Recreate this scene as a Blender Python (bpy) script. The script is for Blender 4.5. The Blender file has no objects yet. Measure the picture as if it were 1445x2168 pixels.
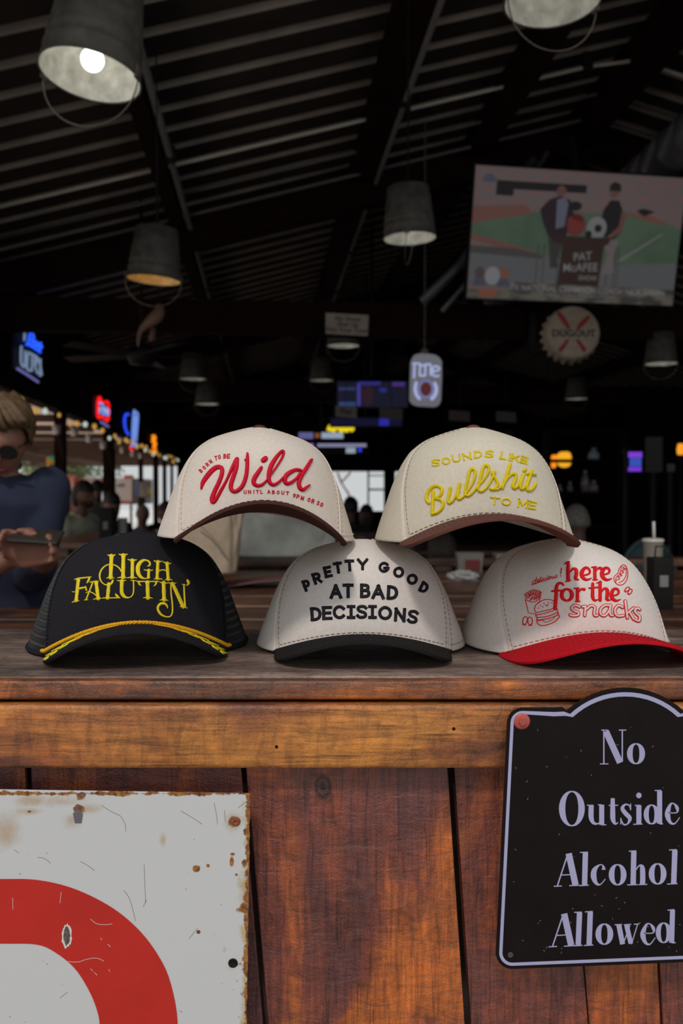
import bpy, bmesh, math, random
from mathutils import Vector, Matrix
from mathutils.bvhtree import BVHTree
random.seed(7)
PI = math.pi
S = bpy.context.scene
COL = S.collection
W, H, F = 1445.0, 2168.0, 1900.0

# ---------------------------------------------------------------- camera, world, sun, exposure
CAMZ = 1.235
BAR = CAMZ - 0.165                       # top of the bar
PITCH = math.atan(39.0 / F)
cd = bpy.data.cameras.new('camera'); cam = bpy.data.objects.new('camera', cd); COL.objects.link(cam)
cam.location = (0, 0, CAMZ); cam.rotation_euler = (PI / 2 - PITCH, 0, 0)
cd.sensor_fit = 'VERTICAL'; cd.sensor_height = 22.3; cd.lens = F / H * 22.3
cd.clip_start = 0.02; cd.clip_end = 300
cd.dof.use_dof = True; cd.dof.focus_distance = 0.86; cd.dof.aperture_fstop = 4.6
S.camera = cam
S.view_settings.view_transform = 'Standard'; S.view_settings.look = 'None'
S.view_settings.exposure = 0.0; S.view_settings.gamma = 1.0; S.view_settings.use_curve_mapping = False

world = bpy.data.worlds.new('overcast_sky'); S.world = world; world.use_nodes = True
bg = world.node_tree.nodes['Background']
bg.inputs[0].default_value = (0.95, 0.985, 1.0, 1); bg.inputs[1].default_value = 0.62
sl = bpy.data.lights.new('sun', 'SUN'); sun = bpy.data.objects.new('sun', sl); COL.objects.link(sun)
sl.energy = 1.15; sl.angle = math.radians(6); sl.color = (1.0, 0.9, 0.82)
sun.rotation_euler = (math.radians(42), 0, math.radians(-14))     # from behind the camera, high, a little left

# ---------------------------------------------------------------- projection helpers (pixel of the photograph + depth -> place)
cP, sP = math.cos(PITCH), math.sin(PITCH)
CO = Vector((0, 0, CAMZ))
def ray(px, py):
    x = (px - W / 2) / F; z = -(py - H / 2) / F
    return Vector((x, cP + z * sP, z * cP - sP)).normalized()
def at(px, py, Y):
    d = ray(px, py); return CO + d * (Y / d.y)
def plane_map(p0, n):
    p0 = Vector(p0); n = Vector(n).normalized()
    def f(px, py):
        d = ray(px, py); t = (p0 - CO).dot(n) / d.dot(n)
        return CO + d * t, n
    return f
PSI = math.radians(4.9)                                            # the building's long axis points a little left
AX = Vector((-math.sin(PSI), math.cos(PSI), 0)); LA = Vector((math.cos(PSI), math.sin(PSI), 0)); UP = Vector((0, 0, 1))
def B(u, v, z): return LA * u + AX * v + UP * z
RIDGE_U, RIDGE_Z, SLOPE, U0, U1, V0, V1 = 2.68, CAMZ + 3.27, 0.27, -2.2, 7.56, 1.15, 23.0
def roof_z(u): return RIDGE_Z - SLOPE * abs(RIDGE_U - u)

# ---------------------------------------------------------------- materials
def _nodes(name):
    m = bpy.data.materials.new(name); m.use_nodes = True; nt = m.node_tree
    return m, nt, nt.nodes, nt.links, nt.nodes['Principled BSDF']
def mat(name, col, rough=0.6, metal=0.0, var=0.0, vscale=8.0, bump=0.0, bscale=60.0, coat=0.0, spec=0.5, stretch=(1, 1, 1), emit=None, estr=0.0, dist=0.001):
    m, nt, N, L, P = _nodes(name)
    P.inputs['Base Color'].default_value = (*col, 1); P.inputs['Roughness'].default_value = rough
    P.inputs['Metallic'].default_value = metal; P.inputs['Specular IOR Level'].default_value = spec
    P.inputs['Coat Weight'].default_value = coat; P.inputs['Coat Roughness'].default_value = 0.2
    if var or bump:
        tc = N.new('ShaderNodeTexCoord'); mp = N.new('ShaderNodeMapping'); mp.inputs['Scale'].default_value = stretch
        L.new(tc.outputs['Object'], mp.inputs[0])
    if var:
        n = N.new('ShaderNodeTexNoise'); n.inputs['Scale'].default_value = vscale; n.inputs['Detail'].default_value = 5
        L.new(mp.outputs[0], n.inputs[0])
        r = N.new('ShaderNodeValToRGB'); a = 1 - var; b = 1 + var
        r.color_ramp.elements[0].position = 0.3; r.color_ramp.elements[1].position = 0.7
        r.color_ramp.elements[0].color = (col[0] * a, col[1] * a, col[2] * a, 1); r.color_ramp.elements[1].color = (min(1, col[0] * b), min(1, col[1] * b), min(1, col[2] * b), 1)
        L.new(n.outputs[0], r.inputs[0]); L.new(r.outputs[0], P.inputs['Base Color'])
    if bump:
        n2 = N.new('ShaderNodeTexNoise'); n2.inputs['Scale'].default_value = bscale; n2.inputs['Detail'].default_value = 4
        L.new(mp.outputs[0], n2.inputs[0]); bp = N.new('ShaderNodeBump'); bp.inputs['Strength'].default_value = bump; bp.inputs['Distance'].default_value = dist
        L.new(n2.outputs[0], bp.inputs['Height']); L.new(bp.outputs[0], P.inputs['Normal'])
    if emit:
        P.inputs['Emission Color'].default_value = (*emit, 1); P.inputs['Emission Strength'].default_value = estr
    return m
def glow(name, col, s=1.0): return mat(name, (0.02, 0.02, 0.02), emit=col, estr=s)

def wood(name, axis, dark, mid, warm, patch=0.5, seed=0.0, coat=0.35, rough=0.45, grain=1.0, bumpd=0.0012, knots=()):
    """varnished, worn plank: long grain, worn warm patches, dark stains, wet-looking ripples"""
    m, nt, N, L, P = _nodes(name)
    tc = N.new('ShaderNodeTexCoord'); oi = N.new('ShaderNodeObjectInfo')
    sc = N.new('ShaderNodeVectorMath'); sc.operation = 'MULTIPLY_ADD'
    cmb = N.new('ShaderNodeCombineXYZ')
    for i in range(3): L.new(oi.outputs['Random'], cmb.inputs[i])
    sc.inputs[1].default_value = (7.3, 3.1, 5.7); L.new(cmb.outputs[0], sc.inputs[0]); L.new(tc.outputs['Object'], sc.inputs[2])
    def noise(scale, vec, det=6, rgh=0.6, dis=0.0):
        mp = N.new('ShaderNodeMapping'); mp.inputs['Scale'].default_value = vec; mp.inputs['Location'].default_value = (seed, seed * 2, seed * 3)
        L.new(sc.outputs[0], mp.inputs[0])
        n = N.new('ShaderNodeTexNoise'); n.inputs['Scale'].default_value = scale; n.inputs['Detail'].default_value = det
        n.inputs['Roughness'].default_value = rgh; n.inputs['Distortion'].default_value = dis
        L.new(mp.outputs[0], n.inputs[0]); return n.outputs[0]
    lo = 0.09
    v = {'x': (lo, 1, 1), 'z': (1, 1, lo)}[axis]; v2 = {'x': (0.45, 1, 1), 'z': (1, 1, 0.4)}[axis]
    vc = {'x': (1, 1, 0.35), 'z': (0.35, 1, 1)}[axis]
    g = noise(170, v, 7, 0.65, 0.6); big = noise(11, v2, 5, 0.62, 0.5); st = noise(7.0, v2, 6, 0.7, 1.0); cr = noise(75, vc, 5, 0.7, 1.2)
    def ramp(src, stops):
        r = N.new('ShaderNodeValToRGB'); e = r.color_ramp.elements
        e[0].position, e[0].color = stops[0][0], (*stops[0][1], 1); e[1].position, e[1].color = stops[-1][0], (*stops[-1][1], 1)
        for p, c in stops[1:-1]:
            k = e.new(p); k.color = (*c, 1)
        L.new(src, r.inputs[0]); return r.outputs[0]
    def mix(f, a, b, mode='MIX'):
        x = N.new('ShaderNodeMix'); x.data_type = 'RGBA'; x.blend_type = mode
        if isinstance(f, float): x.inputs[0].default_value = f
        else: L.new(f, x.inputs[0])
        L.new(a, x.inputs[6]); L.new(b, x.inputs[7]); return x.outputs[2]
    g1 = (1, 1, 1)
    base = ramp(big, [(0.40 - 0.16 * (patch - 0.5), dark), (0.50 - 0.16 * (patch - 0.5), mid), (0.62 - 0.16 * (patch - 0.5), warm)])
    gr = ramp(g, [(0.30, (0.40, 0.38, 0.38)), (0.46, (0.95, 0.95, 0.95)), (0.66, (1.5, 1.45, 1.4))])
    c = mix(0.85 * grain, base, gr, 'MULTIPLY')
    fs_ = noise(420, {'x': (.03, 1, 1), 'z': (1, 1, .03)}[axis], 4, 0.7, 0.4)
    c = mix(0.8 * grain, c, ramp(fs_, [(0.33, (0.30, 0.26, 0.26)), (0.44, g1), (0.62, g1), (0.72, (1.5, 1.4, 1.3))]), 'MULTIPLY')
    crs = ramp(cr, [(0.34, (0.55, 0.5, 0.5)), (0.52, g1), (0.72, (1.45, 1.3, 1.1))])
    c = mix(0.7, c, crs, 'MULTIPLY')
    sts = ramp(st, [(0.30, (0.30, 0.22, 0.22)), (0.42, (0.85, 0.80, 0.80)), (0.50, g1), (0.68, (1.25, 1.15, 1.0))])
    c = mix(0.8, c, sts, 'MULTIPLY')
    for (kx, ky, kz, kr) in knots:
        d = N.new('ShaderNodeVectorMath'); d.operation = 'SUBTRACT'; d.inputs[1].default_value = (kx, ky, kz); L.new(tc.outputs['Object'], d.inputs[0])
        ml = N.new('ShaderNodeVectorMath'); ml.operation = 'MULTIPLY'; ml.inputs[1].default_value = (1.25, 0, 0.8); L.new(d.outputs[0], ml.inputs[0])
        ln = N.new('ShaderNodeVectorMath'); ln.operation = 'LENGTH'; L.new(ml.outputs[0], ln.inputs[0])
        dv = N.new('ShaderNodeMath'); dv.operation = 'DIVIDE'; dv.inputs[1].default_value = kr; L.new(ln.outputs['Value'], dv.inputs[0])
        ad = N.new('ShaderNodeMath'); ad.operation = 'MULTIPLY_ADD'; ad.inputs[1].default_value = 0.35; L.new(g, ad.inputs[0]); L.new(dv.outputs[0], ad.inputs[2])
        c = mix(1.0, c, ramp(ad.outputs[0], [(0.35, (0.12, 0.13, 0.12)), (0.62, (0.55, 0.7, 0.75)), (0.72, (0.15, 0.15, 0.15)), (0.92, (0.5, 0.6, 0.65)), (1.0, g1)]), 'MULTIPLY')
    L.new(c, P.inputs['Base Color'])
    rr = N.new('ShaderNodeMapRange'); rr.inputs[3].default_value = rough - 0.18; rr.inputs[4].default_value = rough + 0.25; L.new(st, rr.inputs[0]); L.new(rr.outputs[0], P.inputs['Roughness'])
    P.inputs['Coat Weight'].default_value = coat; P.inputs['Coat Roughness'].default_value = 0.16
    s = N.new('ShaderNodeMath'); s.operation = 'MULTIPLY_ADD'; s.inputs[1].default_value = 0.6; L.new(g, s.inputs[0]); L.new(cr, s.inputs[2])
    fn = noise(420, (1, 1, 1), 3, 0.6); s2 = N.new('ShaderNodeMath'); s2.operation = 'MULTIPLY_ADD'; s2.inputs[1].default_value = 0.6; L.new(fn, s2.inputs[0]); L.new(s.outputs[0], s2.inputs[2])
    bp = N.new('ShaderNodeBump'); bp.inputs['Strength'].default_value = 0.9; bp.inputs['Distance'].default_value = bumpd
    L.new(s2.outputs[0], bp.inputs['Height']); L.new(bp.outputs[0], P.inputs['Normal']); L.new(bp.outputs[0], P.inputs['Coat Normal'])
    return m

# ---------------------------------------------------------------- mesh helpers
def new_obj(name, verts, faces, material=None, parent=None, smooth=False):
    me = bpy.data.meshes.new(name); me.from_pydata([tuple(v) for v in verts], [], faces); me.update()
    o = bpy.data.objects.new(name, me); COL.objects.link(o)
    if material: me.materials.append(material)
    if smooth: me.polygons.foreach_set('use_smooth', [True] * len(me.polygons))
    if parent is not None: adopt(o, parent)
    return o
def adopt(o, parent):
    """o's mesh is in world space: keep it there while it becomes a part"""
    top = parent; M = world_of(parent).inverted()
    o.data.transform(M); o.parent = parent
def world_of(o):
    M = o.matrix_basis.copy(); p = o.parent
    while p is not None: M = p.matrix_basis @ M; p = p.parent
    return M
class MB:
    """collects shapes in world space; build() links them as ONE object"""
    def __init__(s): s.v = []; s.f = []
    def add(s, vs, fs):
        k = len(s.v); s.v += [Vector(v) for v in vs]; s.f += [tuple(i + k for i in f) for f in fs]; return s
    def box(s, c, size, M=None, bev=0.0):
        x, y, z = size[0] / 2, size[1] / 2, size[2] / 2
        c = Vector(c)
        if bev:
            b = min(bev, x * .9, y * .9, z * .9); bm = bmesh.new(); bmesh.ops.create_cube(bm, size=1)
            for v in bm.verts: v.co = Vector((v.co.x * size[0], v.co.y * size[1], v.co.z * size[2]))
            bmesh.ops.bevel(bm, geom=list(bm.edges), offset=b, segments=2, profile=0.7, affect='EDGES')
            vs = [v.co.copy() for v in bm.verts]; fs = [[v.index for v in f.verts] for f in bm.faces]; bm.free()
        else:
            vs = [Vector((sx * x, sy * y, sz * z)) for sx in (-1, 1) for sy in (-1, 1) for sz in (-1, 1)]
            fs = [(0, 1, 3, 2), (4, 6, 7, 5), (0, 4, 5, 1), (2, 3, 7, 6), (0, 2, 6, 4), (1, 5, 7, 3)]
        vs = [(M @ v if M else v) + c for v in vs]
        return s.add(vs, fs)
    def bbox(s, u0, u1, v0, v1, z0, z1):
        """box aligned with the building"""
        return s.add([B(u, v, z) for u in (u0, u1) for v in (v0, v1) for z in (z0, z1)], [(0, 1, 3, 2), (4, 6, 7, 5), (0, 4, 5, 1), (2, 3, 7, 6), (0, 2, 6, 4), (1, 5, 7, 3)])
    def prism(s, a, b, w, h, up=UP):
        """square bar from a to b"""
        a = Vector(a); b = Vector(b); d = (b - a).normalized(); r = d.cross(up)
        r = r.normalized() if r.length > 1e-6 else Vector((1, 0, 0)); t = r.cross(d).normalized()
        vs = [p + r * (sx * w / 2) + t * (sz * h / 2) for p in (a, b) for sx in (-1, 1) for sz in (-1, 1)]
        return s.add(vs, [(0, 1, 3, 2), (4, 6, 7, 5), (0, 4, 5, 1), (2, 3, 7, 6), (0, 2, 6, 4), (1, 5, 7, 3)])
    def tube(s, pts, r, n=8, closed=False):
        pts = [Vector(p) for p in pts]; m = len(pts); k = len(s.v); prev = None
        rs = r if isinstance(r, (list, tuple)) else [r] * m
        for i, p in enumerate(pts):
            a = pts[(i - 1) % m] if (closed or i > 0) else p; b = pts[(i + 1) % m] if (closed or i < m - 1) else p
            d = (b - a).normalized() if (b - a).length > 1e-9 else Vector((0, 0, 1))
            if prev is None:
                q = UP if abs(d.z) < .9 else Vector((1, 0, 0)); x = d.cross(q).normalized()
            else:
                x = prev - d * prev.dot(d); x = x.normalized() if x.length > 1e-6 else d.orthogonal().normalized()
            prev = x; y = d.cross(x)
            for j in range(n):
                an = 2 * PI * j / n; s.v.append(p + (x * math.cos(an) + y * math.sin(an)) * rs[i])
        seg = m if closed else m - 1
        for i in range(seg):
            for j in range(n):
                a = k + i * n + j; b2 = k + i * n + (j + 1) % n; c = k + ((i + 1) % m) * n + (j + 1) % n; d2 = k + ((i + 1) % m) * n + j
                s.f.append((a, b2, c, d2))
        if not closed:
            s.f.append(tuple(k + j for j in reversed(range(n)))); s.f.append(tuple(k + (m - 1) * n + j for j in range(n)))
        return s
    def lathe(s, prof, n=32, M=None, c=(0, 0, 0), closed=False):
        k = len(s.v); c = Vector(c); m = len(prof)
        for (r, z) in prof:
            for j in range(n):
                a = 2 * PI * j / n; v = Vector((r * math.cos(a), r * math.sin(a), z)); s.v.append((M @ v if M else v) + c)
        for i in range(m if closed else m - 1):
            i2 = (i + 1) % m
            for j in range(n): s.f.append((k + i * n + j, k + i * n + (j + 1) % n, k + i2 * n + (j + 1) % n, k + i2 * n + j))
        return s
    def ball(s, c, r, n=12, m=8, sc=(1, 1, 1), M=None):
        k = len(s.v); c = Vector(c)
        for i in range(m + 1):
            t = PI * i / m
            for j in range(n):
                a = 2 * PI * j / n; v = Vector((r * sc[0] * math.sin(t) * math.cos(a), r * sc[1] * math.sin(t) * math.sin(a), r * sc[2] * math.cos(t)))
                s.v.append((M @ v if M else v) + c)
        for i in range(m):
            for j in range(n): s.f.append((k + i * n + j, k + (i + 1) * n + j, k + (i + 1) * n + (j + 1) % n, k + i * n + (j + 1) % n))
        return s
    def build(s, name, material, parent=None, smooth=False, weld=False):
        o = new_obj(name, s.v, s.f, material, parent, smooth)
        return o
def thing(name, label, cat, loc=(0, 0, 0), rz=0.0, group=None, M=None):
    o = bpy.data.objects.new(name, None); COL.objects.link(o); o.empty_display_size = 0.05
    if M is not None: o.matrix_basis = M
    else: o.location = loc; o.rotation_euler = (0, 0, rz)
    bpy_set(o, label, cat, group); 
    if M is None: o.matrix_basis = Matrix.Translation(Vector(loc)) @ Matrix.Rotation(rz, 4, 'Z')
    return o
def bpy_set(o, label=None, cat=None, group=None, kind=None):
    if label: o['label'] = label
    if cat: o['category'] = cat
    if group: o['group'] = group
    if kind: o['kind'] = kind
    return o
def struct(o): o['kind'] = 'structure'; return o
def solid(o, th, off=0.0):
    md = o.modifiers.new('solid', 'SOLIDIFY'); md.thickness = th; md.offset = off; return o
def dup_tree(root, M, label=None):
    r = root.copy(); COL.objects.link(r); r.matrix_basis = M
    if label: r['label'] = label
    for ch in list(root.children):
        c = ch.copy(); COL.objects.link(c); c.parent = r
        for g in list(ch.children):
            d = g.copy(); COL.objects.link(d); d.parent = c
    return r

# ---------------------------------------------------------------- strokes: lines of varying width laid on a surface
def resample(pts, step, smooth=True):
    """pts: (x, y, w) -> evenly spaced"""
    pts = [tuple(p) for p in pts]
    dense = []
    n = len(pts)
    if smooth and n > 2:
        closed = (abs(pts[0][0] - pts[-1][0]) + abs(pts[0][1] - pts[-1][1])) < 1e-6
        for i in range(n - 1):
            p1, p2 = pts[i], pts[i + 1]
            p0 = pts[i - 1] if i > 0 else (pts[-2] if closed else p1); p3 = pts[i + 2] if i + 2 < n else (pts[1] if closed else p2)
            for k in range(12):
                t = k / 12.0; q = []
                for c in range(3):
                    q.append(0.5 * ((2 * p1[c]) + (-p0[c] + p2[c]) * t + (2 * p0[c] - 5 * p1[c] + 4 * p2[c] - p3[c]) * t * t + (-p0[c] + 3 * p1[c] - 3 * p2[c] + p3[c]) * t ** 3))
                dense.append(tuple(q))
        dense.append(pts[-1])
    else:
        for i in range(n - 1):
            for k in range(8):
                t = k / 8.0; dense.append(tuple(pts[i][c] * (1 - t) + pts[i + 1][c] * t for c in range(3)))
        dense.append(pts[-1])
    out = [dense[0]]; acc = 0.0
    for i in range(1, len(dense)):
        a, b = dense[i - 1], dense[i]; d = math.hypot(b[0] - a[0], b[1] - a[1])
        acc += d
        if acc >= step: out.append(b); acc = 0.0
    if acc > step * .3 or len(out) < 2: out.append(dense[-1])
    else: out[-1] = dense[-1]
    return out
def lay_stroke(mb, mp, pts, h, step=2.0, smooth=True, cap='round', lift=0.0, prof=None, base=0.0):
    """adds to mb a raised band; h = height of its crown above the surface (m); mp(px,py) -> point, normal"""
    P = resample(pts, step, smooth)
    if cap == 'square':
        for e, (a, b) in ((0, (P[0], P[1])), (-1, (P[-1], P[-2]))):
            d = math.hypot(a[0] - b[0], a[1] - b[1]) or 1e-6; k = a[2] * 0.48 / d
            q = (a[0] + (a[0] - b[0]) * k, a[1] + (a[1] - b[1]) * k, a[2])
            if e == 0: P[0] = q
            else: P[-1] = q
    prof = prof or [(-1, 0.0), (-0.82, 0.62), (-0.4, 0.93), (0, 1.0), (0.4, 0.93), (0.82, 0.62), (1, 0.0)]
    rows = []
    n = len(P)
    if cap == 'round':
        # half-round ends
        def endcap(a, b):
            d = math.hypot(a[0] - b[0], a[1] - b[1]) or 1e-6; ux, uy = (a[0] - b[0]) / d, (a[1] - b[1]) / d
            return [(a[0] + ux * a[2] / 2 * math.sin(t), a[1] + uy * a[2] / 2 * math.sin(t), a[2], math.cos(t)) for t in (0.5, 1.0, 1.35, 1.55)]
        ea = endcap(P[0], P[1]); eb = endcap(P[-1], P[-2])
        Q = [e for e in reversed(ea)] + [(*p, 1.0) for p in P] + eb
    else: Q = [(*p, 1.0) for p in P]
    m = len(Q)
    for i, (x, y, w, s) in enumerate(Q):
        if cap == 'round':
            j = min(max(i - 4, 0), n - 1); a = P[max(j - 1, 0)]; b = P[min(j + 1, n - 1)]
        else: a = Q[max(i - 1, 0)]; b = Q[min(i + 1, m - 1)]
        dx, dy = b[0] - a[0], b[1] - a[1]; d = math.hypot(dx, dy) or 1e-6; nx, ny = -dy / d, dx / d
        row = []
        for (o, hh) in prof:
            p, nn = mp(x + nx * o * w / 2 * s, y + ny * o * w / 2 * s)
            row.append(p + nn * (base + h * hh * (0.35 + 0.65 * s if s < 1 else 1.0)))
        rows.append(row)
    k = len(mb.v); c = len(prof)
    for r in rows: mb.v += r
    for i in range(len(rows) - 1):
        for j in range(c - 1): mb.f.append((k + i * c + j, k + i * c + j + 1, k + (i + 1) * c + j + 1, k + (i + 1) * c + j))
    mb.f.append(tuple(k + j for j in range(c))); mb.f.append(tuple(k + (len(rows) - 1) * c + j for j in reversed(range(c))))
FLAT = [(-1, 0), (-0.98, 1), (0.98, 1), (1, 0)]
SATIN = [(-1, 0.0), (-0.85, 0.75), (0, 1.0), (0.85, 0.75), (1, 0.0)]

def arc(cx, cy, rx, ry, a0, a1, n=12): return [(cx + rx * math.cos(math.radians(a0 + (a1 - a0) * i / n)), cy + ry * math.sin(math.radians(a0 + (a1 - a0) * i / n))) for i in range(n + 1)]
GL = {   # centre lines in a unit box, y up: ('c' smooth | 'l' straight, points)
 'A': [('l', [(0, 0), (.5, 1)]), ('l', [(.5, 1), (1, 0)]), ('l', [(.22, .33), (.78, .33)])],
 'B': [('l', [(0, 0), (0, 1)]), ('c', [(0, 1), (.5, 1), (.82, .93), (.88, .76), (.78, .6), (.5, .53), (0, .53)]), ('c', [(0, .53), (.55, .53), (.9, .45), (1, .27), (.88, .07), (.5, 0), (0, 0)])],
 'C': [('c', arc(.5, .5, .5, .5, 42, 318, 16))],
 'D': [('l', [(0, 0), (0, 1)]), ('c', [(0, 1), (.35, 1), (.8, .87), (1, .5), (.8, .13), (.35, 0), (0, 0)])],
 'E': [('l', [(0, 0), (0, 1)]), ('l', [(0, 1), (1, 1)]), ('l', [(0, .5), (.85, .5)]), ('l', [(0, 0), (1, 0)])],
 'F': [('l', [(0, 0), (0, 1)]), ('l', [(0, 1), (1, 1)]), ('l', [(0, .5), (.8, .5)])],
 'G': [('c', arc(.5, .5, .5, .5, 45, 350, 18)), ('l', [(.99, .42), (.58, .42)])],
 'H': [('l', [(0, 0), (0, 1)]), ('l', [(1, 0), (1, 1)]), ('l', [(0, .5), (1, .5)])],
 'I': [('l', [(.5, 0), (.5, 1)])],
 'J': [('l', [(.5, 0), (.5, 1)]), ('l', [(0, 0), (1, 0)]), ('l', [(0, 1), (1, 1)])],
 'K': [('l', [(0, 0), (0, 1)]), ('l', [(0, .35), (.95, 1)]), ('l', [(.35, .58), (1, 0)])],
 'L': [('l', [(0, 0), (0, 1)]), ('l', [(0, 0), (1, 0)])],
 'M': [('l', [(0, 0), (0, 1)]), ('l', [(0, 1), (.5, .25)]), ('l', [(.5, .25), (1, 1)]), ('l', [(1, 1), (1, 0)])],
 'N': [('l', [(0, 0), (0, 1)]), ('l', [(0, 1), (1, 0)]), ('l', [(1, 0), (1, 1)])],
 'O': [('c', arc(.5, .5, .5, .5, 90, 450, 20))],
 'P': [('l', [(0, 0), (0, 1)]), ('c', [(0, 1), (.55, 1), (.92, .92), (1, .72), (.9, .52), (.55, .42), (0, .42)])],
 'R': [('l', [(0, 0), (0, 1)]), ('c', [(0, 1), (.55, 1), (.9, .92), (.97, .73), (.88, .53), (.55, .45), (0, .45)]), ('l', [(.5, .45), (1, 0)])],
 'S': [('c', [(.96, .88), (.75, .99), (.45, 1), (.14, .93), (.04, .75), (.2, .59), (.5, .51), (.83, .42), (.97, .23), (.84, .06), (.5, 0), (.2, .02), (.02, .14)])],
 'T': [('l', [(.5, 0), (.5, 1)]), ('l', [(0, 1), (1, 1)])],
 'U': [('c', [(0, 1), (0, .6), (.02, .3), (.18, .05), (.5, -.02), (.82, .05), (.98, .3), (1, .6), (1, 1)])],
 'V': [('l', [(0, 1), (.5, 0)]), ('l', [(.5, 0), (1, 1)])],
 'W': [('l', [(0, 1), (.25, 0)]), ('l', [(.25, 0), (.5, .8)]), ('l', [(.5, .8), (.75, 0)]), ('l', [(.75, 0), (1, 1)])],
 'Y': [('l', [(0, 1), (.5, .45)]), ('l', [(1, 1), (.5, .45)]), ('l', [(.5, .45), (.5, 0)])],
 '9': [('c', arc(.5, .7, .45, .3, 0, 360, 14)), ('c', [(.95, .7), (.9, .35), (.7, .08), (.3, 0)])],
 '7': [('l', [(0, 1), (1, 1)]), ('l', [(1, 1), (.35, 0)])],
 '2': [('c', [(.05, .78), (.2, .96), (.5, 1), (.85, .93), (.93, .72), (.7, .45), (.05, 0)]), ('l', [(.05, 0), (1, 0)])],
}
def letter(ch, cx, cy, w, h, ang, sw, slant=0.0):
    """strokes of a letter in pixels: centre, box of its centre lines, angle (ccw), stroke width"""
    a = math.radians(ang); ca, sa = math.cos(a), math.sin(a); out = []
    for kind, pts in GL[ch]:
        q = []
        for (x, y) in pts:
            X = (x - .5) * w + (y - .5) * h * slant; Y = (y - .5) * h
            q.append((cx + X * ca - Y * sa, cy - (X * sa + Y * ca), sw))
        out.append((kind, q))
    return out
def conv(strokes, ox, oy, k):
    return [(kd, [(ox + p[0] / k, oy + p[1] / k, p[2] / k) for p in pts]) for kd, pts in strokes]
def ring(cx, cy, rx, ry, side, top, rot=0.0, a0=90, a1=450, n=24):
    """round letter with thick sides and thin top and bottom"""
    out = []; r = math.radians(rot)
    for i in range(n + 1):
        a = math.radians(a0 + (a1 - a0) * i / n); X = rx * math.cos(a); Y = ry * math.sin(a)
        out.append((cx + X * math.cos(r) - Y * math.sin(r), cy - (X * math.sin(r) + Y * math.cos(r)), top + (side - top) * abs(math.cos(a)) ** 1.5))
    return ('c', out)
def lay(name, material, parent, mp, strokes, h, cap='round', prof=None, step=2.0, base=0.0, label=None, smooth=True):
    mb = MB()
    for i, (kd, pts) in enumerate(strokes): lay_stroke(mb, mp, pts, h, step, kd == 'c', cap, prof=prof, base=base + 0.00002 * (i % 5))
    o = mb.build(name, material, parent, smooth)
    if label: o['label'] = label
    return o
def text_obj(name, txt, size, M, material, parent, depth=0.001, bold=False, align='CENTER'):
    cu = bpy.data.curves.new('t', 'FONT'); cu.body = txt; cu.size = size; cu.align_x = align; cu.align_y = 'CENTER'; cu.extrude = depth; cu.resolution_u = 3
    if bold: cu.offset = size * 0.012
    t = bpy.data.objects.new('t', cu); COL.objects.link(t)
    dg = bpy.context.evaluated_depsgraph_get(); me = bpy.data.meshes.new_from_object(t.evaluated_get(dg))
    bpy.data.objects.remove(t); bpy.data.curves.remove(cu)
    me.transform(M); me.name = name; me.materials.clear(); me.materials.append(material)
    o = bpy.data.objects.new(name, me); COL.objects.link(o)
    if parent is not None: adopt(o, parent)
    return o
# ---------------------------------------------------------------- material palette
M_ = {}
M_['plank'] = wood('varnished_plank', 'z', (0.14, 0.048, 0.045), (0.22, 0.058, 0.038), (0.50, 0.130, 0.025), patch=0.48, seed=1.3, coat=0.45, rough=0.42, bumpd=0.0016)
M_['fascia'] = wood('varnished_fascia', 'x', (0.13, 0.042, 0.024), (0.31, 0.105, 0.030), (0.54, 0.215, 0.042), patch=0.66, seed=4.1, coat=0.4, rough=0.42, bumpd=0.0012)
M_['edge'] = wood('varnished_edge', 'x', (0.10, 0.058, 0.044), (0.24, 0.085, 0.038), (0.58, 0.17, 0.022), patch=0.52, seed=9.7, coat=0.4, rough=0.4, bumpd=0.0015)
M_['bartop'] = wood('weathered_bar_top', 'x', (0.12, 0.093, 0.082), (0.20, 0.150, 0.128), (0.33, 0.255, 0.215), patch=0.55, seed=2.2, coat=0.25, rough=0.5, bumpd=0.0006)
M_['table'] = wood('dark_table_board', 'x', (0.035, 0.018, 0.012), (0.085, 0.036, 0.018), (0.15, 0.062, 0.026), patch=0.5, seed=6.2, coat=0.3, rough=0.45, bumpd=0.0008)
M_['darkwood'] = mat('dark_stained_timber', (0.014, 0.007, 0.005), 0.85, spec=0.08, var=0.4, vscale=5, stretch=(1, 1, 0.3))
M_['redbeam'] = mat('oxblood_painted_steel', (0.014, 0.004, 0.0035), 0.8, spec=0.08, var=0.3, vscale=4)
M_['black'] = mat('black_metal', (0.010, 0.009, 0.009), 0.6, spec=0.2)
M_['roofpan'] = mat('roof_pan_painted_shade', (0.040, 0.033, 0.029), 0.85, spec=0.1, var=0.2, vscale=3.0)  # same sheet as the ribs, the shade on its pans put into the colour
M_['roof'] = mat('roof_rib_painted_light', (0.30, 0.255, 0.22), 0.75, metal=0.0, var=0.25, vscale=3.0)  # paler copy: light caught by the rib faces is put into the colour
M_['pipe'] = mat('grey_conduit', (0.13, 0.12, 0.11), 0.55, var=0.1)
M_['duct'] = mat('duct_metal', (0.16, 0.17, 0.19), 0.45, metal=0.5, var=0.2)
M_['floor'] = mat('stained_concrete_floor', (0.05, 0.04, 0.034), 0.6, var=0.3, vscale=2)
M_['ground'] = mat('pale_outdoor_ground', (0.85, 0.84, 0.82), 0.9, var=0.08, vscale=0.7)
M_['pave'] = mat('front_pavement', (0.30, 0.28, 0.26), 0.9, var=0.15, vscale=2)
M_['wall'] = mat('dark_painted_wall', (0.006, 0.005, 0.0045), 0.9, spec=0.08, var=0.3, vscale=2)
M_['bucket'] = mat('galvanised_bucket', (0.078, 0.072, 0.062), 0.65, metal=0.1, var=0.35, vscale=22, bump=0.2, bscale=80)
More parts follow.
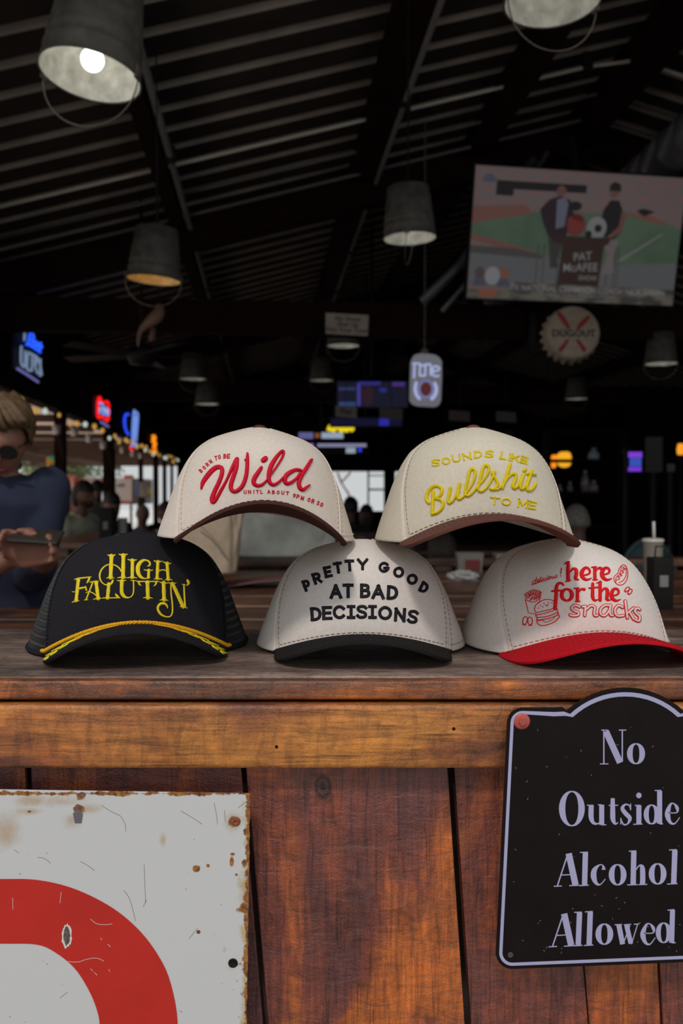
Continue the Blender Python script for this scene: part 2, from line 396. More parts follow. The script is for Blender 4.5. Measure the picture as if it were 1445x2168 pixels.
M_['bucket_in'] = mat('galvanised_bucket_inside', (0.72, 0.72, 0.66), 0.6, metal=0.1, var=0.3, vscale=26)
M_['wire'] = mat('bail_wire', (0.14, 0.12, 0.10), 0.5, metal=0.5)
def cloth(name, col, sc=1400, b=0.35, var=0.05): 
    return mat(name, col, 0.95, var=var, vscale=300, bump=b, bscale=sc, spec=0.08, dist=0.0004)
M_['cream'] = cloth('cream_cotton_twill', (0.76, 0.675, 0.60))
M_['stone'] = cloth('stone_cotton_twill', (0.69, 0.63, 0.515))
M_['white'] = cloth('off_white_cotton_twill', (0.80, 0.735, 0.69))
M_['navyblack'] = cloth('black_foam_cloth', (0.020, 0.019, 0.023), var=0.1)
M_['bk'] = cloth('black_cotton', (0.020, 0.019, 0.019))
M_['brown'] = cloth('dark_brown_cotton', (0.085, 0.034, 0.028))
M_['brown2'] = cloth('faded_brown_cotton', (0.15, 0.062, 0.047))
M_['redc'] = cloth('red_cotton', (0.60, 0.012, 0.022))
M_['net'] = mat('black_mesh_thread', (0.020, 0.020, 0.022), 0.6)
def thread(name, col): 
    m = mat(name, col, 0.55, spec=0.2, var=0.12, vscale=500, bump=0.5, bscale=900, dist=0.0004); return m
M_['t_red'] = thread('red_thread', (0.62, 0.003, 0.028)); M_['t_red2'] = thread('bright_red_thread', (0.74, 0.006, 0.012))
M_['t_yel'] = thread('yellow_thread', (0.74, 0.58, 0.006)); M_['t_yel2'] = thread('lemon_thread', (0.84, 0.66, 0.02))
M_['t_blk'] = thread('black_thread', (0.013, 0.012, 0.018)); M_['t_gold'] = thread('gold_rope_thread', (0.86, 0.42, 0.012)); M_['t_olive'] = thread('yellow_green_thread', (0.80, 0.72, 0.02))
M_['st_cream'] = mat('cream_stitch', (0.80, 0.66, 0.52), 0.7); M_['st_tan'] = mat('tan_stitch', (0.45, 0.38, 0.30), 0.8); M_['st_dark'] = mat('dark_stitch', (0.035, 0.025, 0.025), 0.8)
M_['st_red'] = mat('red_stitch', (0.40, 0.008, 0.015), 0.8); M_['st_brown'] = mat('brown_stitch', (0.20, 0.10, 0.08), 0.8)

# ---------------------------------------------------------------- caps
PROF = [  # arc parameter, height, half-width, front depth, back depth (all relative)
 (0.00, 0.00, 1.00, 1.00, 1.00), (0.10, 0.11, .965, .995, .99), (0.20, 0.22, .925, .985, .97), (0.30, 0.33, .885, .972, .945),
 (0.40, 0.44, .845, .955, .91), (0.50, 0.555, .795, .93, .865), (0.60, 0.67, .735, .885, .80), (0.70, 0.775, .66, .81, .71),
 (0.78, 0.85, .575, .71, .61), (0.86, 0.915, .46, .565, .48), (0.93, 0.965, .30, .37, .31), (0.97, 0.988, .16, .20, .17), (1.0, 1.0, 0.0, 0.0, 0.0)]
def prof_at(t):
    t = min(max(t, 0), 1)
    for i in range(len(PROF) - 1):
        if t <= PROF[i + 1][0]:
            a, b = PROF[i], PROF[i + 1]; k = (t - a[0]) / (b[0] - a[0])
            # smooth (Catmull-Rom) between the rows
            p0 = PROF[max(i - 1, 0)]; p3 = PROF[min(i + 2, len(PROF) - 1)]; r = []
            for c in range(1, 5):
                v = 0.5 * (2 * a[c] + (-p0[c] + b[c]) * k + (2 * p0[c] - 5 * a[c] + 4 * b[c] - p3[c]) * k * k + (-p0[c] + 3 * a[c] - 3 * b[c] + p3[c]) * k ** 3); r.append(v)
            return r
    return list(PROF[-1][1:])
def spow(x, p): return math.copysign(abs(x) ** p, x)
class Cap:
    def __init__(s, **k):
        s.a = .115; s.fr = .100; s.bk = .105; s.h = .114; s.lift = .022; s.lback = 0.0; s.bw = .0885; s.bl = .070; s.blift = .028; s.q0 = 47; s.q1 = 86
        s.pos = (0, 0, 0); s.yaw = 0; s.pitch = 0; s.roll = 0; s.peak = .004; s.lean = 0.0; s.z0 = 0.003
        s.__dict__.update(k)
        s.M = Matrix.Translation(Vector(s.pos)) @ Matrix.Rotation(math.radians(s.yaw), 4, 'Z') @ Matrix.Rotation(math.radians(s.pitch), 4, 'X') @ Matrix.Rotation(math.radians(s.roll), 4, 'Y')
        s.xj = s.a * math.sin(math.radians(s.q0 + 3)) ** .85
    def liftz(s, x, front):
        if front: return s.lift * max(0.0, 1 - (x / s.xj) ** 2)
        return s.lback * max(0.0, 1 - (x / s.a) ** 2)
    def P(s, q, t):
        """point of the crown, q = angle from the front in degrees, t = 0 rim .. 1 top (local)"""
        h, fw, ff, fb = prof_at(t); r = math.radians(q)
        e = .85 + .15 * min(1, t * 1.3)
        x0 = s.a * spow(math.sin(r), .85)
        x = s.a * fw * spow(math.sin(r), e); front = math.cos(r) >= 0
        y = -(s.fr * ff if front else s.bk * fb) * spow(math.cos(r), e)
        if front: y -= 0.0
        z = s.z0 + s.h * h + s.liftz(x0, front) * (1 - t) ** 1.6
        z += s.peak * math.exp(-(x / .022) ** 2) * max(0, (t - .72) / .28) * (1.0 if front else .6)
        x += s.lean * h
        return Vector((x, y, z))
    def seam_q(s, t): return s.q0 + (s.q1 - s.q0) * min(1, t * 1.15)
    def W(s, q, t): return s.M @ s.P(q, t)
    def N(s, q, t):
        e = .6; a = s.W(q - e, t); b = s.W(q + e, t); c = s.W(q, max(0, t - .01)); d = s.W(q, min(1, t + .01))
        n = (b - a).cross(d - c)
        if n.length < 1e-12: return s.M.to_3x3() @ UP
        return n.normalized()
    def panel(s, name, qa, qb, mt, root, nq=40, ntt=40, label=None, t1=1.0):
        vs = []; fs = []
        for j in range(ntt + 1):
            t = t1 * j / ntt; A = qa(t); Bq = qb(t)
            for i in range(nq + 1): vs.append(s.W(A + (Bq - A) * i / nq, t))
        for j in range(ntt):
            for i in range(nq):
                k = j * (nq + 1) + i; fs.append((k, k + 1, k + nq + 2, k + nq + 1))
        o = new_obj(name, vs, fs, mt, root, True)
        solid(o, 0.0012, -1)
        if label: o['label'] = label
        return vs, fs
    def brim_pt(s, u, sv):
        """u -1..1 across, sv 0 (crown) .. 1 (edge)"""
        qi = u * (s.q0 + 3); inn = s.P(qi, 0.0); j = s.P(s.q0 + 3, 0.0)
        a = u * PI / 2
        ox = s.bw * spow(math.sin(a), .80); oy = j.y + .004 - (s.bl - (s.P(0, 0).y - (j.y + .004))) * abs(math.cos(a)) ** .62
        xi = inn.x if abs(u) < 1 else inn.x
        x = inn.x + (ox - inn.x) * sv; y = (inn.y + .001) + (oy - inn.y - .001) * sv
        zi = s.z0 + s.liftz(inn.x, True)
        zc_in = zi; zc_out = s.z0 + s.blift * (1 - (ox / s.bw) ** 2) - 0.003
        z = zc_in + (zc_out - zc_in) * sv + .0012 * math.sin(sv * PI)
        return Vector((x, y, z))
    def brim(s, mt, root, label=None, under=None, name='brim'):
        nu, ns = 60, 16; vs = []; fs = []
        for j in range(ns + 1):
            for i in range(nu + 1): vs.append(s.M @ s.brim_pt(-1 + 2 * i / nu, j / ns))
        for j in range(ns):
            for i in range(nu):
                k = j * (nu + 1) + i; fs.append((k, k + nu + 1, k + nu + 2, k + 1))
        o = new_obj(name, vs, fs, mt, root, True); solid(o, 0.0032, 0.0)
        bv = o.modifiers.new('edge', 'BEVEL'); bv.width = 0.0012; bv.segments = 2; bv.limit_method = 'ANGLE'
        if label: o['label'] = label
        s.bvb = BVHTree.FromPolygons(vs, fs)
        return o
    def mapper(s, bv, flip=False):
        def f(px, py):
            d = ray(px, py); h = bv.ray_cast(CO, d)
            if h[0] is None:
                p = CO + d * .86; h = bv.find_nearest(p)
            n = h[1]
            if n.dot(d) > 0: n = -n
            return h[0], n
        return f
    def stitches(s, name, mt, root, path, ln=.0032, gap=.0018, w=.0009, off=.0006):
        """dashes along a path of (q, t)"""
        mb = MB(); pts = [s.W(q, t) for q, t in path]; ns = [s.N(q, t) for q, t in path]
        acc = 0; on = True; st = 0
        i = 0; cur = [pts[0] + ns[0] * off]
        for i in range(1, len(pts)):
            acc += (pts[i] - pts[i - 1]).length
            if on: cur.append(pts[i] + ns[i] * off)
            if on and acc >= ln:
                if len(cur) > 1: mb.tube([cur[0], cur[len(cur) // 2], cur[-1]], w / 2, 4)
                on = False; acc = 0
            elif not on and acc >= gap: on = True; acc = 0; cur = [pts[i] + ns[i] * off]
        return mb.build(name, mt, root, True)

def make_cap(label, cap, crown_m, side_m, brim_m, stitch_m, bstitch_m, netted=False, brim_label=None, under_m=None, piping=None):
    root = thing('baseball_cap', label, 'cap', M=cap.M, group='caps stacked in a pyramid on the bar')
    sq = cap.seam_q
    vs, fs = cap.panel('front_panel', lambda t: -sq(t), lambda t: sq(t), crown_m, root, 90, 70)
    cap.bvf = BVHTree.FromPolygons(vs, fs)
    if netted:
        for sg in (-1, 1):
            for (f0, f1) in ((sq, lambda t: 128), (lambda t: 128, lambda t: 180)):
                nq, ntt = (40, 34) if f0 is sq else (30, 34)
                vv = []; ff = []
                for j in range(ntt + 1):
                    t = .965 * j / ntt
                    for i in range(nq + 1):
                        qq = f0(t) + (f1(t) - f0(t)) * (i + (.5 if j % 2 else 0) * (0 < i < nq)) / nq
                        vv.append(cap.W(sg * qq, t))
                for j in range(ntt):
                    for i in range(nq):
                        k = j * (nq + 1) + i; ff.append((k, k + 1, k + nq + 2, k + nq + 1))
                o = new_obj('side_panel' if f0 is sq else 'back_panel', vv, ff, M_['net'], root)
                o['label'] = 'black netting panel'
                w = o.modifiers.new('net', 'WIREFRAME'); w.thickness = 0.0019; w.use_even_offset = False; w.use_replace = True
        mb = MB()
        for sg in (-1, 1): mb.tube([cap.W(sg * (sq(t / 40) + 1.2), t / 40) for t in range(0, 39)], 0.0012, 6)
        mb.build('binding_tape', M_['navyblack'], root, True)
        mb = MB(); mb.tube([cap.W(q, 0.004) for q in range(int(cap.q0) + 2, 360 - int(cap.q0) - 1, 4)], 0.0028, 6); mb.build('rim_band', M_['navyblack'], root, True)
        o = MB()
        o.lathe([(.0, .004), (.006, .003), (.008, 0)], 16, c=(0, 0, 0)); 
    else:
        for sg in (-1, 1):
            cap.panel('side_panel', (lambda t, g=sg: g * sq(t)), (lambda t, g=sg: g * 128), side_m, root, 30, 40)
            cap.panel('back_panel', (lambda t, g=sg: g * 128), (lambda t, g=sg: g * 180), side_m, root, 24, 40)
        # piping over the joints, rows of stitches beside them
        mb = MB()
        for sg in (-1, 1):
            mb.tube([cap.W(sg * sq(t / 50), t / 50) + cap.N(sg * sq(t / 50), t / 50) * .0003 for t in range(0, 50)], 0.0009, 6)
            mb.tube([cap.W(sg * 128, t / 40) for t in range(0, 40)], 0.0008, 6)
        mb.build('seam', piping or crown_m, root, True)
        for sg in (-1, 1):
            cap.stitches('stitching', stitch_m, root, [(sg * (sq(t / 400) - 3.2), t / 400) for t in range(4, 392)])
            cap.stitches('stitching', stitch_m, root, [(sg * (sq(t / 400) + 2.6), t / 400) for t in range(4, 392)], w=.0007)
            cap.stitches('stitching', stitch_m, root, [(sg * q / 4.0, .055) for q in range(int(cap.q0 + 3) * 4, 720)])
            h = MB(); P0 = cap.W(sg * 100, .72); n = cap.N(sg * 100, .72); R = n.to_track_quat('Z', 'Y').to_matrix()
            h.lathe([(.0028, .0), (.0030, .0012), (.0042, .0014), (.0048, .0)], 18, M=R, c=P0); h.build('eyelet', stitch_m, root, True)
        cap.stitches('stitching', stitch_m, root, [(q / 4.0, .05) for q in range(-int(cap.q0 - 2) * 4, int(cap.q0 - 2) * 4)])
    mb = MB(); T = cap.M @ Vector((cap.lean, 0, cap.z0 + cap.h + cap.peak * .8))
    mb.lathe([(.0, .0035), (.004, .003), (.007, .0012), (.0075, -.002)], 16, M=cap.M.to_3x3(), c=T); mb.build('top_button', brim_m if not netted else M_['navyblack'], root, True)
    # sweatband inside the rim
    vs = []; fs = []; n = 90
    for j, t in enumerate((0.005, .22)):
        for i in range(n): 
            p = cap.P(360 * i / n, t); vs.append(cap.M @ Vector((p.x * .972, p.y * .972, p.z + .0005)))
    for i in range(n): fs.append((i, (i + 1) % n, n + (i + 1) % n, n + i))
    o = new_obj('sweatband', vs, fs, side_m if not netted else M_['bk'], root, True); solid(o, .001)
    b = cap.brim(brim_m, root, brim_label)
    if bstitch_m:
        for sv in (.14, .28, .42, .56, .70, .84, .95):
            mb = MB(); pts = [cap.M @ (cap.brim_pt(-.97 + 1.94 * i / 300, sv) + Vector((0, 0, .00195))) for i in range(301)]
            acc = 0; st = pts[0]; on = True
            for i in range(1, 301):
                acc += (pts[i] - pts[i - 1]).length
                if on and acc > .003: mb.tube([st, pts[i]], .00028, 4); on = False; acc = 0
                elif not on and acc > .0015: on = True; st = pts[i]; acc = 0
            mb.build('stitching', bstitch_m, b, True)
    cap.root = root; cap.f = cap.mapper(cap.bvf); cap.fb = cap.mapper(cap.bvb)
    return root
# ================================================================= LARGE STRUCTURE
# ---- floor, ground, roof, walls
struct(new_obj('floor', [B(U0, 1.0, 0), B(U1, 1.0, 0), B(U1, V1, 0), B(U0, V1, 0)], [(0, 1, 2, 3)], M_['floor']))
g = MB(); g.add([(-60, -8, -.02), (60, -8, -.02), (60, 70, -.02), (-60, 70, -.02)], [(0, 1, 2, 3)]); struct(g.build('ground', M_['ground']))
g = MB(); g.add([(-9, -6, -.008), (9, -6, -.008), (9, .8, -.008), (-9, .8, -.008)], [(0, 1, 2, 3)]); struct(g.build('pavement', M_['pave']))
def roof(u_a, u_b, name):
    """ribbed sheet: pans 0.305 m apart with raised ribs, running up the slope"""
    vs = []; fs = []; prof = []
    v = V0; 
    while v < V1:
        prof += [(v, 0.0), (v + .205, 0.0), (v + .222, .052), (v + .288, .052), (v + .305, 0.0)]; v += .305
    for u in (u_a, u_b):
        for (vv, dz) in prof: vs.append(B(u, vv, roof_z(u) + dz))
    n = len(prof)
    for i in range(n - 1): fs.append((i, i + 1, n + i + 1, n + i))
    return vs, fs
rt = thing('ceiling', 'ribbed sheet metal roof on long purlins seen from below', 'roof', (0, 0, 0)); rt['kind'] = 'structure'; 
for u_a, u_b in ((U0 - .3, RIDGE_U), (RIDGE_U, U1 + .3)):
    vs, fs = roof(u_a, u_b, 'roof_sheet'); o = new_obj('roof_sheet', vs, fs, M_['roof'], rt); o.data.materials.append(M_['roofpan']); o.data.polygons.foreach_set('material_index', [1 if i % 5 in (0, 4) else 0 for i in range(len(fs))]); solid(o, .002, 1)  # ribs get the painted-light copy, pans the painted-shade one
# purlins: deep oxblood members along the building, each with a grey pipe at its foot
for u, hw, dp in ((-.70, .05, .2), (.81, .10, .15), (1.78, .09, .18), (3.5, .05, .2), (4.4, .05, .2), (6.09, .05, .2)):
    mb = MB(); z = roof_z(u); mb.bbox(u - hw, u + hw, V0, V1, z - dp - SLOPE * hw, z - .004 - SLOPE * hw); mb.build('purlin', M_['redbeam'], rt)
mb = MB(); mb.bbox(RIDGE_U - .07, RIDGE_U + .07, V0, V1, RIDGE_Z - .34, RIDGE_Z - .02); mb.build('ridge_beam', M_['redbeam'], rt)
for u in (-.605, .93):
    z = roof_z(u) - .20; mb = MB(); mb.tube([B(u, V0, z), B(u, V1, z)], .022, 8); mb.build('pipe', M_['pipe'], rt, True)
    mb = MB()
    for k in range(12): mb.bbox(u - .035, u + .035, 2.2 + k * 1.85, 2.26 + k * 1.85, z - .035, z + .06)
    o = mb.build('pipe_clamp', M_['black'], rt)
# ---- portal frames
for v in (7.5, 13.0, 18.5):
    fr = thing('roof_truss', {7.5: 'nearest dark timber roof truss, carrying the large screen', 13.0: 'second dark roof truss, behind the hanging can shaped sign', 18.5: 'farthest dark roof truss near the back wall'}[v], 'truss', B(RIDGE_U, v, 0)); fr['kind'] = 'structure'
    for (ua, ub) in ((U0, RIDGE_U), (RIDGE_U, U1)):
        mb = MB(); vs = []
        for u in (ua, ub):
            for vv in (v, v + .16):
                for dz in (-.36, -.05): vs.append(B(u, vv, roof_z(u) + dz))
        mb.add(vs, [(0, 1, 3, 2), (4, 6, 7, 5), (0, 4, 5, 1), (2, 3, 7, 6), (0, 2, 6, 4), (1, 5, 7, 3)]); mb.build('rafter', M_['redbeam'], fr)
    mb = MB(); mb.bbox(U0, U1, v, v + .16, CAMZ + 1.33, CAMZ + 1.60); mb.build('tie_beam', M_['redbeam'], fr)
# twin tie rods beside the near truss
for (v, dz) in ((6.95, .10), (7.3, .16)):
    t = thing('tie_rod', 'thin grey rod under the roof, ' + ('the nearer of two' if v < 7 else 'the one touching the nearest truss'), 'rod', B(U0, v, 1), group='thin grey rods below the roof'); 
    mb = MB(); mb.tube([B(U0 + .02, v, roof_z(U0 + .02) - dz), B(RIDGE_U, v, RIDGE_Z - dz), B(U1 - .02, v, roof_z(U1) - dz)], .014, 8); mb.build('rod', M_['pipe'], t, True)
# bright conduit crossing under the roof
t = thing('conduit', 'pale grey conduit crossing below the ribbed roof up to the ridge', 'conduit', B(U0, 6.3, 3))
pts = [B(u, 6.3, roof_z(u) - .12) for u in (U0 + .02, -.73, .96, 2.3)] + [B(2.66, 6.3, roof_z(2.6) - .14), B(3.0, 6.3, roof_z(3.0) - .17), B(3.5, 6.3, roof_z(3.5) - .13), B(U1 - .02, 6.3, roof_z(U1) - .07)]
mb = MB(); mb.tube(pts, .0125, 8); mb.build('pipe', mat('bright_conduit', (.62, .57, .5), .5), t, True)
for u in (-.71, .99, 2.3):
    mb = MB(); z = roof_z(u) - .09; mb.box(B(u, 6.3, z), (.07, .07, .13), Matrix.Rotation(PSI, 3, 'Z'), .008); mb.build('junction_clamp', M_['black'], t)
t = thing('air_duct', 'round grey metal duct running below the ridge', 'duct', B(3.05, 2, 4))
mb = MB(); prof = []; v = 1.6
while v < 12: prof += [(.165, v), (.165, v + .26), (.178, v + .28), (.165, v + .30)]; v += .30
mb.lathe(prof, 24, M=Matrix((( LA.x, UP.x, AX.x), (LA.y, UP.y, AX.y), (LA.z, UP.z, AX.z))), c=B(3.15, 0, RIDGE_Z - .62)); mb.build('duct_run', M_['duct'], t, True)
for v in (3, 6, 9, 11.7):
    mb = MB(); mb.tube([B(3.15, v, RIDGE_Z - .45), B(3.15, v, roof_z(3.15))], .008, 6); mb.build('hanger', M_['black'], t)
# sloping braces lower down on the right, catching a little light
for i, (a, b) in enumerate((((893, 640), (975, 560)), ((935, 660), (1000, 585)))):
    mb = MB(); p_ = at(*b, 7.42 - .1 * i); mb.tube([at(*a, 7.42 - .1 * i), p_, Vector((p_.x + .6, p_.y, roof_z(p_.dot(LA) + .6) - .4))], (.045, .022)[i], 10); o = mb.build('brace_pipe', M_['duct'], None, True)
    bpy_set(o, ('wider grey pipe climbing to the left edge of the large screen', 'thinner grey pipe beside the wide one left of the large screen', 'short grey pipe between the can sign and the bottle cap sign')[i], 'pipe')
# ---- side header (above the open left side), right and back walls
def wallbox(name, u0, u1, v0, v1, z0, z1, m=None): 
    mb = MB(); mb.bbox(u0, u1, v0, v1, z0, z1); return struct(mb.build(name, m or M_['wall']))
HZ = CAMZ + .98
wallbox('wall_left', U0 - .06, U0, V0 + .2, V1, HZ, roof_z(U0) - .01)
wallbox('trim_1', U0 - .10, U0 + .05, V0 + .2, V1, HZ - .10, HZ, M_['darkwood'])
wallbox('wall_right', U1, U1 + .08, V0, V1, 0, roof_z(U1) - .01)
# right hand side wall of the front, beyond the frame
back = thing('wall_back', None, None, B(0, V1, 0)); back['kind'] = 'structure'; del_keys = None
# opening traced at the far wall
wa = at(706, 1000, 1).copy()
def hit_v(px, py, v):
    d = ray(px, py); k = (v - CO.dot(AX)) / d.dot(AX); p = CO + d * k; return p.dot(LA), p.z
ua, zt = hit_v(700, 998, V1); ub, zb = hit_v(813, 1082, V1); uc, _ = hit_v(836, 1000, V1); ud, _ = hit_v(862, 1000, V1); ue, _ = hit_v(512, 1000, V1); uf, _ = hit_v(528, 1000, V1)
for (x0, x1, z0, z1) in ((U0, ue, 0, roof_z(U0)), (ue, ua, 0, roof_z(U0)), (ua, ub, 0, zb), (ua, U1, zt, roof_z(U0)), (ub, uc, 0, zt), (ud, U1, 0, zt), (uc, ud, 0, zb)):
    mb = MB(); mb.bbox(x0, x1, V1, V1 + .1, z0, z1); mb.build('wall_section', M_['wall'], back)
mb = MB(); mb.add([B(U0, V1 + .05, roof_z(U0)), B(U1, V1 + .05, roof_z(U1)), B(RIDGE_U, V1 + .05, RIDGE_Z)], [(0, 1, 2)]); mb.build('gable_section', M_['wall'], back)
mb = MB()
um = ua + (ub - ua) * .70
mb.bbox(um - .02, um + .02, V1 - .04, V1 + .04, zb, zt); mb.bbox(um, ub, V1 - .03, V1 + .03, (zt + zb) / 2 + .02, (zt + zb) / 2 + .07); mb.bbox(um, ub, V1 - .03, V1 + .03, zt - .12, zt - .09)
mb.build('window_bars', M_['darkwood'], back)
# posts of the left side
for i, px in enumerate((133, 236, 300, 332, 350, 365)):
    d = ray(px, 1046); k = (U0 - CO.dot(LA)) / d.dot(LA); p = CO + d * k; v = p.dot(AX); w = (.075, .105, .05, .07, .06, .05)[i] * (1.0)
    mb = MB(); mb.bbox(U0 - w, U0 + w * .4, v - w, v + w, 0, HZ); struct(mb.build('post', M_['darkwood']))
# low wall along the left side
wallbox('low_side_wall', U0 - .08, U0, 6.0, V1, 0, .62, M_['darkwood'])

# ================================================================= BAR COUNTER
bar = thing('bar_counter', 'outdoor bar counter of varnished reddish planks with a worn weathered top', 'counter', (0, .95, 0))
YW = .795
def board(name, x0, x1, y0, y1, z0, z1, m, bev=.003, parent=bar, label=None):
    mb = MB(); mb.box(((x0 + x1) / 2, (y0 + y1) / 2, (z0 + z1) / 2), (x1 - x0, y1 - y0, z1 - z0), None, bev); o = mb.build(name, m, parent, True)
    if label: o['label'] = label
    return o
for p in ():
    pass
XL, XR = -2.1, 1.9
board('top_board', XL, XR, YW + .012, YW + .298, BAR - .0165, BAR, M_['bartop'], .004)
board('edge_board', XL, XR, YW - .004, YW + .0115, BAR - .0178, BAR - .0008, M_['edge'], .003, label='orange worn edge strip of the bar top')
board('fascia_board', XL, XR, YW - .012, YW + .014, BAR - .0765, BAR - .0205, M_['fascia'], .004, label='orange brown fascia board')
board('backing_board', XL, XR, YW + .02, YW + .05, BAR - .10, BAR - .019, M_['darkwood'], .003)
board('back_apron', XL, XR, YW + .27, YW + .295, BAR - .12, BAR - .018, M_['darkwood'], .003)
# upright planks; gaps traced at two heights
PY = YW + .014
def gx(pxa, ya, pxb, yb, z):
    a = at(pxa, ya, PY); b = at(pxb, yb, PY); k = (z - a.z) / (b.z - a.z); return a.x + (b.x - a.x) * k
gaps = [(-860, 1620, -850, 2168), (-400, 1620, -392, 2168), (58, 1620, 78, 2168), (515, 1625, 562, 2168), (954, 1625, 990, 2168), (1236, 2050, 1246, 2168), (1395, 2050, 1401, 2168), (1850, 1625, 1856, 2168), (2300, 1625, 2300, 2168), (2750, 1625, 2750, 2168)]
gw = [.0018, .0018, .0024, .0024, .0030, .0006, .0007, .002, .002, .002]
zt_, zb_ = BAR - .072, 0.0
for i in range(len(gaps) - 1):
    vs = []
    for z in (zt_, zt_ - .30, zb_):
        zz = max(z, zt_ - .42)
        l = gx(*gaps[i], zz) + gw[i]; r = gx(*gaps[i + 1], zz) - gw[i + 1]
        for (x, y) in ((l, PY), (r, PY), (r, PY + .019), (l, PY + .019)): vs.append((x, y + (.0012 * ((i * 7) % 3 - 1)), z))
    bm = bmesh.new(); V = [bm.verts.new(v) for v in vs]
    for k in (0, 4):
        for j in range(4): bm.faces.new((V[k + j], V[k + (j + 1) % 4], V[k + 4 + (j + 1) % 4], V[k + 4 + j]))
    bm.faces.new((V[3], V[2], V[1], V[0])); bm.faces.new((V[8], V[9], V[10], V[11])); bmesh.ops.recalc_face_normals(bm, faces=bm.faces)
    me = bpy.data.meshes.new('plank'); bm.to_mesh(me); bm.free()
    m = M_['plank']
    if i == 3:
        kp = at(683, 1665, PY); kp2 = kp
        m = wood('knotted_plank', 'z', (0.15, 0.050, 0.046), (0.24, 0.062, 0.036), (0.56, 0.15, 0.025), patch=0.52, seed=1.3, coat=0.5, rough=0.40, bumpd=0.0016, knots=((kp.x, kp.y, kp.z, .0125),))
    me.materials.append(m); o = bpy.data.objects.new('plank', me); COL.objects.link(o); adopt(o, bar)
    bv = o.modifiers.new('b', 'BEVEL'); bv.width = .0012; bv.segments = 2; bv.limit_method = 'ANGLE'
# small nails / splinter hole
for (px, py, r) in ((585, 1581, .0014), (960, 1543, .0014), (811, 1750, .0012)):
    p = at(px, py, (YW - .012) if py < 1620 else PY); mb = MB(); mb.lathe([(0, .0006), (r, .0004), (r * 1.25, -.0005)], 12, M=Matrix.Rotation(PI / 2, 3, 'X'), c=p); mb.build('nail_head', M_['black'], bar, True)

# ---- inner table behind the bar
def table(label, y0, y1, z, x0, x1, nb, m, group=None):
    t = thing('long_table', label, 'table', ((x0 + x1) / 2, (y0 + y1) / 2, 0), group=group); w = (y1 - y0) / nb
    for k in range(nb):
        mb = MB(); mb.box(((x0 + x1) / 2, y0 + w * (k + .5), z - .018 + .0015 * (k % 2)), (x1 - x0, w - .006, .036), None, .004); mb.build('board', m, t, True)
    for sx in (x0 + .25, (x0 + x1) / 2, x1 - .25):
        for sy in (y0 + .12, y1 - .12):
            mb = MB(); mb.box((sx, sy, (z - .036) / 2), (.08, .08, z - .036), None, .005); mb.build('leg', m, t, True)
    mb = MB(); mb.box(((x0 + x1) / 2, (y0 + y1) / 2, z - .075), (x1 - x0 - .3, .08, .076)); mb.build('stretcher', m, t)
    return t
TZ = CAMZ - .30
table('long dark plank table just behind the bar and the caps', 1.45, 2.36, TZ, -2.0, 2.1, 4, M_['table'])
table('second dark plank table behind the first, carrying the bags', 2.40, 3.5, TZ, -.78, 2.1, 5, M_['table'])
TZ2 = CAMZ - .315
table('far brown plank table where the people on the left sit', 5.7, 7.3, TZ2, -2.05, .35, 5, mat('brown_table', (.16, .085, .05), .5, var=.3, vscale=4, stretch=(.2, 1, 1)))
bn = thing('bench', 'dark wooden bench back standing behind the long table', 'bench', (-.5, 3.75, 0))
for (z0, z1, y) in ((CAMZ - .292, CAMZ - .262, 3.66), (CAMZ - .50, CAMZ - .33, 3.74)):
    mb = MB(); mb.box((-.1, y, (z0 + z1) / 2), (3.1, .14 if z1 > CAMZ - .3 else .03, z1 - z0), None, .004); mb.build('back_rail', M_['table'], bn, True)
mb = MB(); mb.box((-.1, 3.92, .45), (3.1, .3, .04), None, .005); mb.build('seat', M_['table'], bn, True)
for x in (-1.55, -.1, 1.35):
    for y in (3.74, 4.02):
        mb = MB(); h = CAMZ - .29 if y < 3.8 else .43; mb.box((x, y, h / 2), (.06, .05, h)); mb.build('leg', M_['table'], bn)
# ================================================================= THE FIVE CAPS
Z0 = BAR
cA = Cap(pos=(-.222, .985, Z0), yaw=11, a=.116, fr=.098, h=.118, lift=.031, bw=.089, blift=.038, q0=46, q1=80, peak=.003)
cB = Cap(pos=(.0215, .985, Z0), yaw=0, a=.113, fr=.098, h=.110, lift=.021, bw=.088, blift=.029, q0=48, peak=.003, roll=0)
cC = Cap(pos=(.243, .985, Z0), yaw=8, a=.110, fr=.100, h=.110, lift=.023, bw=.093, blift=.029, q0=47, peak=.003)
cD = Cap(pos=(-.090, .955, Z0 + .1155), yaw=8, a=.103, fr=.092, bk=.10, h=.113, lift=.030, lback=.024, bw=.083, blift=.042, q0=47, peak=.004, roll=1.5, bl=.066)
cE = Cap(pos=(.140, .955, Z0 + .1135), yaw=2, a=.103, fr=.095, bk=.10, h=.115, lift=.027, lback=.022, bw=.084, blift=.029, q0=46, peak=.004)
make_cap('black cap with netted sides, gold rope and yellow High Falutin lettering', cA, M_['navyblack'], M_['net'], M_['navyblack'], M_['st_dark'], None, netted=True)
make_cap('off-white cap with black brim and lettering, bottom middle of the pyramid', cB, M_['white'], M_['white'], M_['bk'], M_['st_tan'], M_['st_dark'], brim_label='black brim', piping=M_['cream'])
make_cap('off-white cap with red brim and red snack embroidery, bottom right', cC, M_['white'], M_['white'], M_['redc'], M_['st_tan'], M_['st_red'], brim_label='red brim', piping=M_['cream'])
make_cap('cream cap with puffy red Wild lettering and dark brown brim, upper left', cD, M_['cream'], M_['cream'], M_['brown'], M_['st_cream'], M_['st_dark'], brim_label='dark brown brim', piping=M_['cream'])
make_cap('stone coloured cap with puffy yellow script lettering and brown brim, upper right', cE, M_['stone'], M_['stone'], M_['brown2'], M_['st_tan'], M_['st_brown'], brim_label='brown brim', piping=M_['cream'])

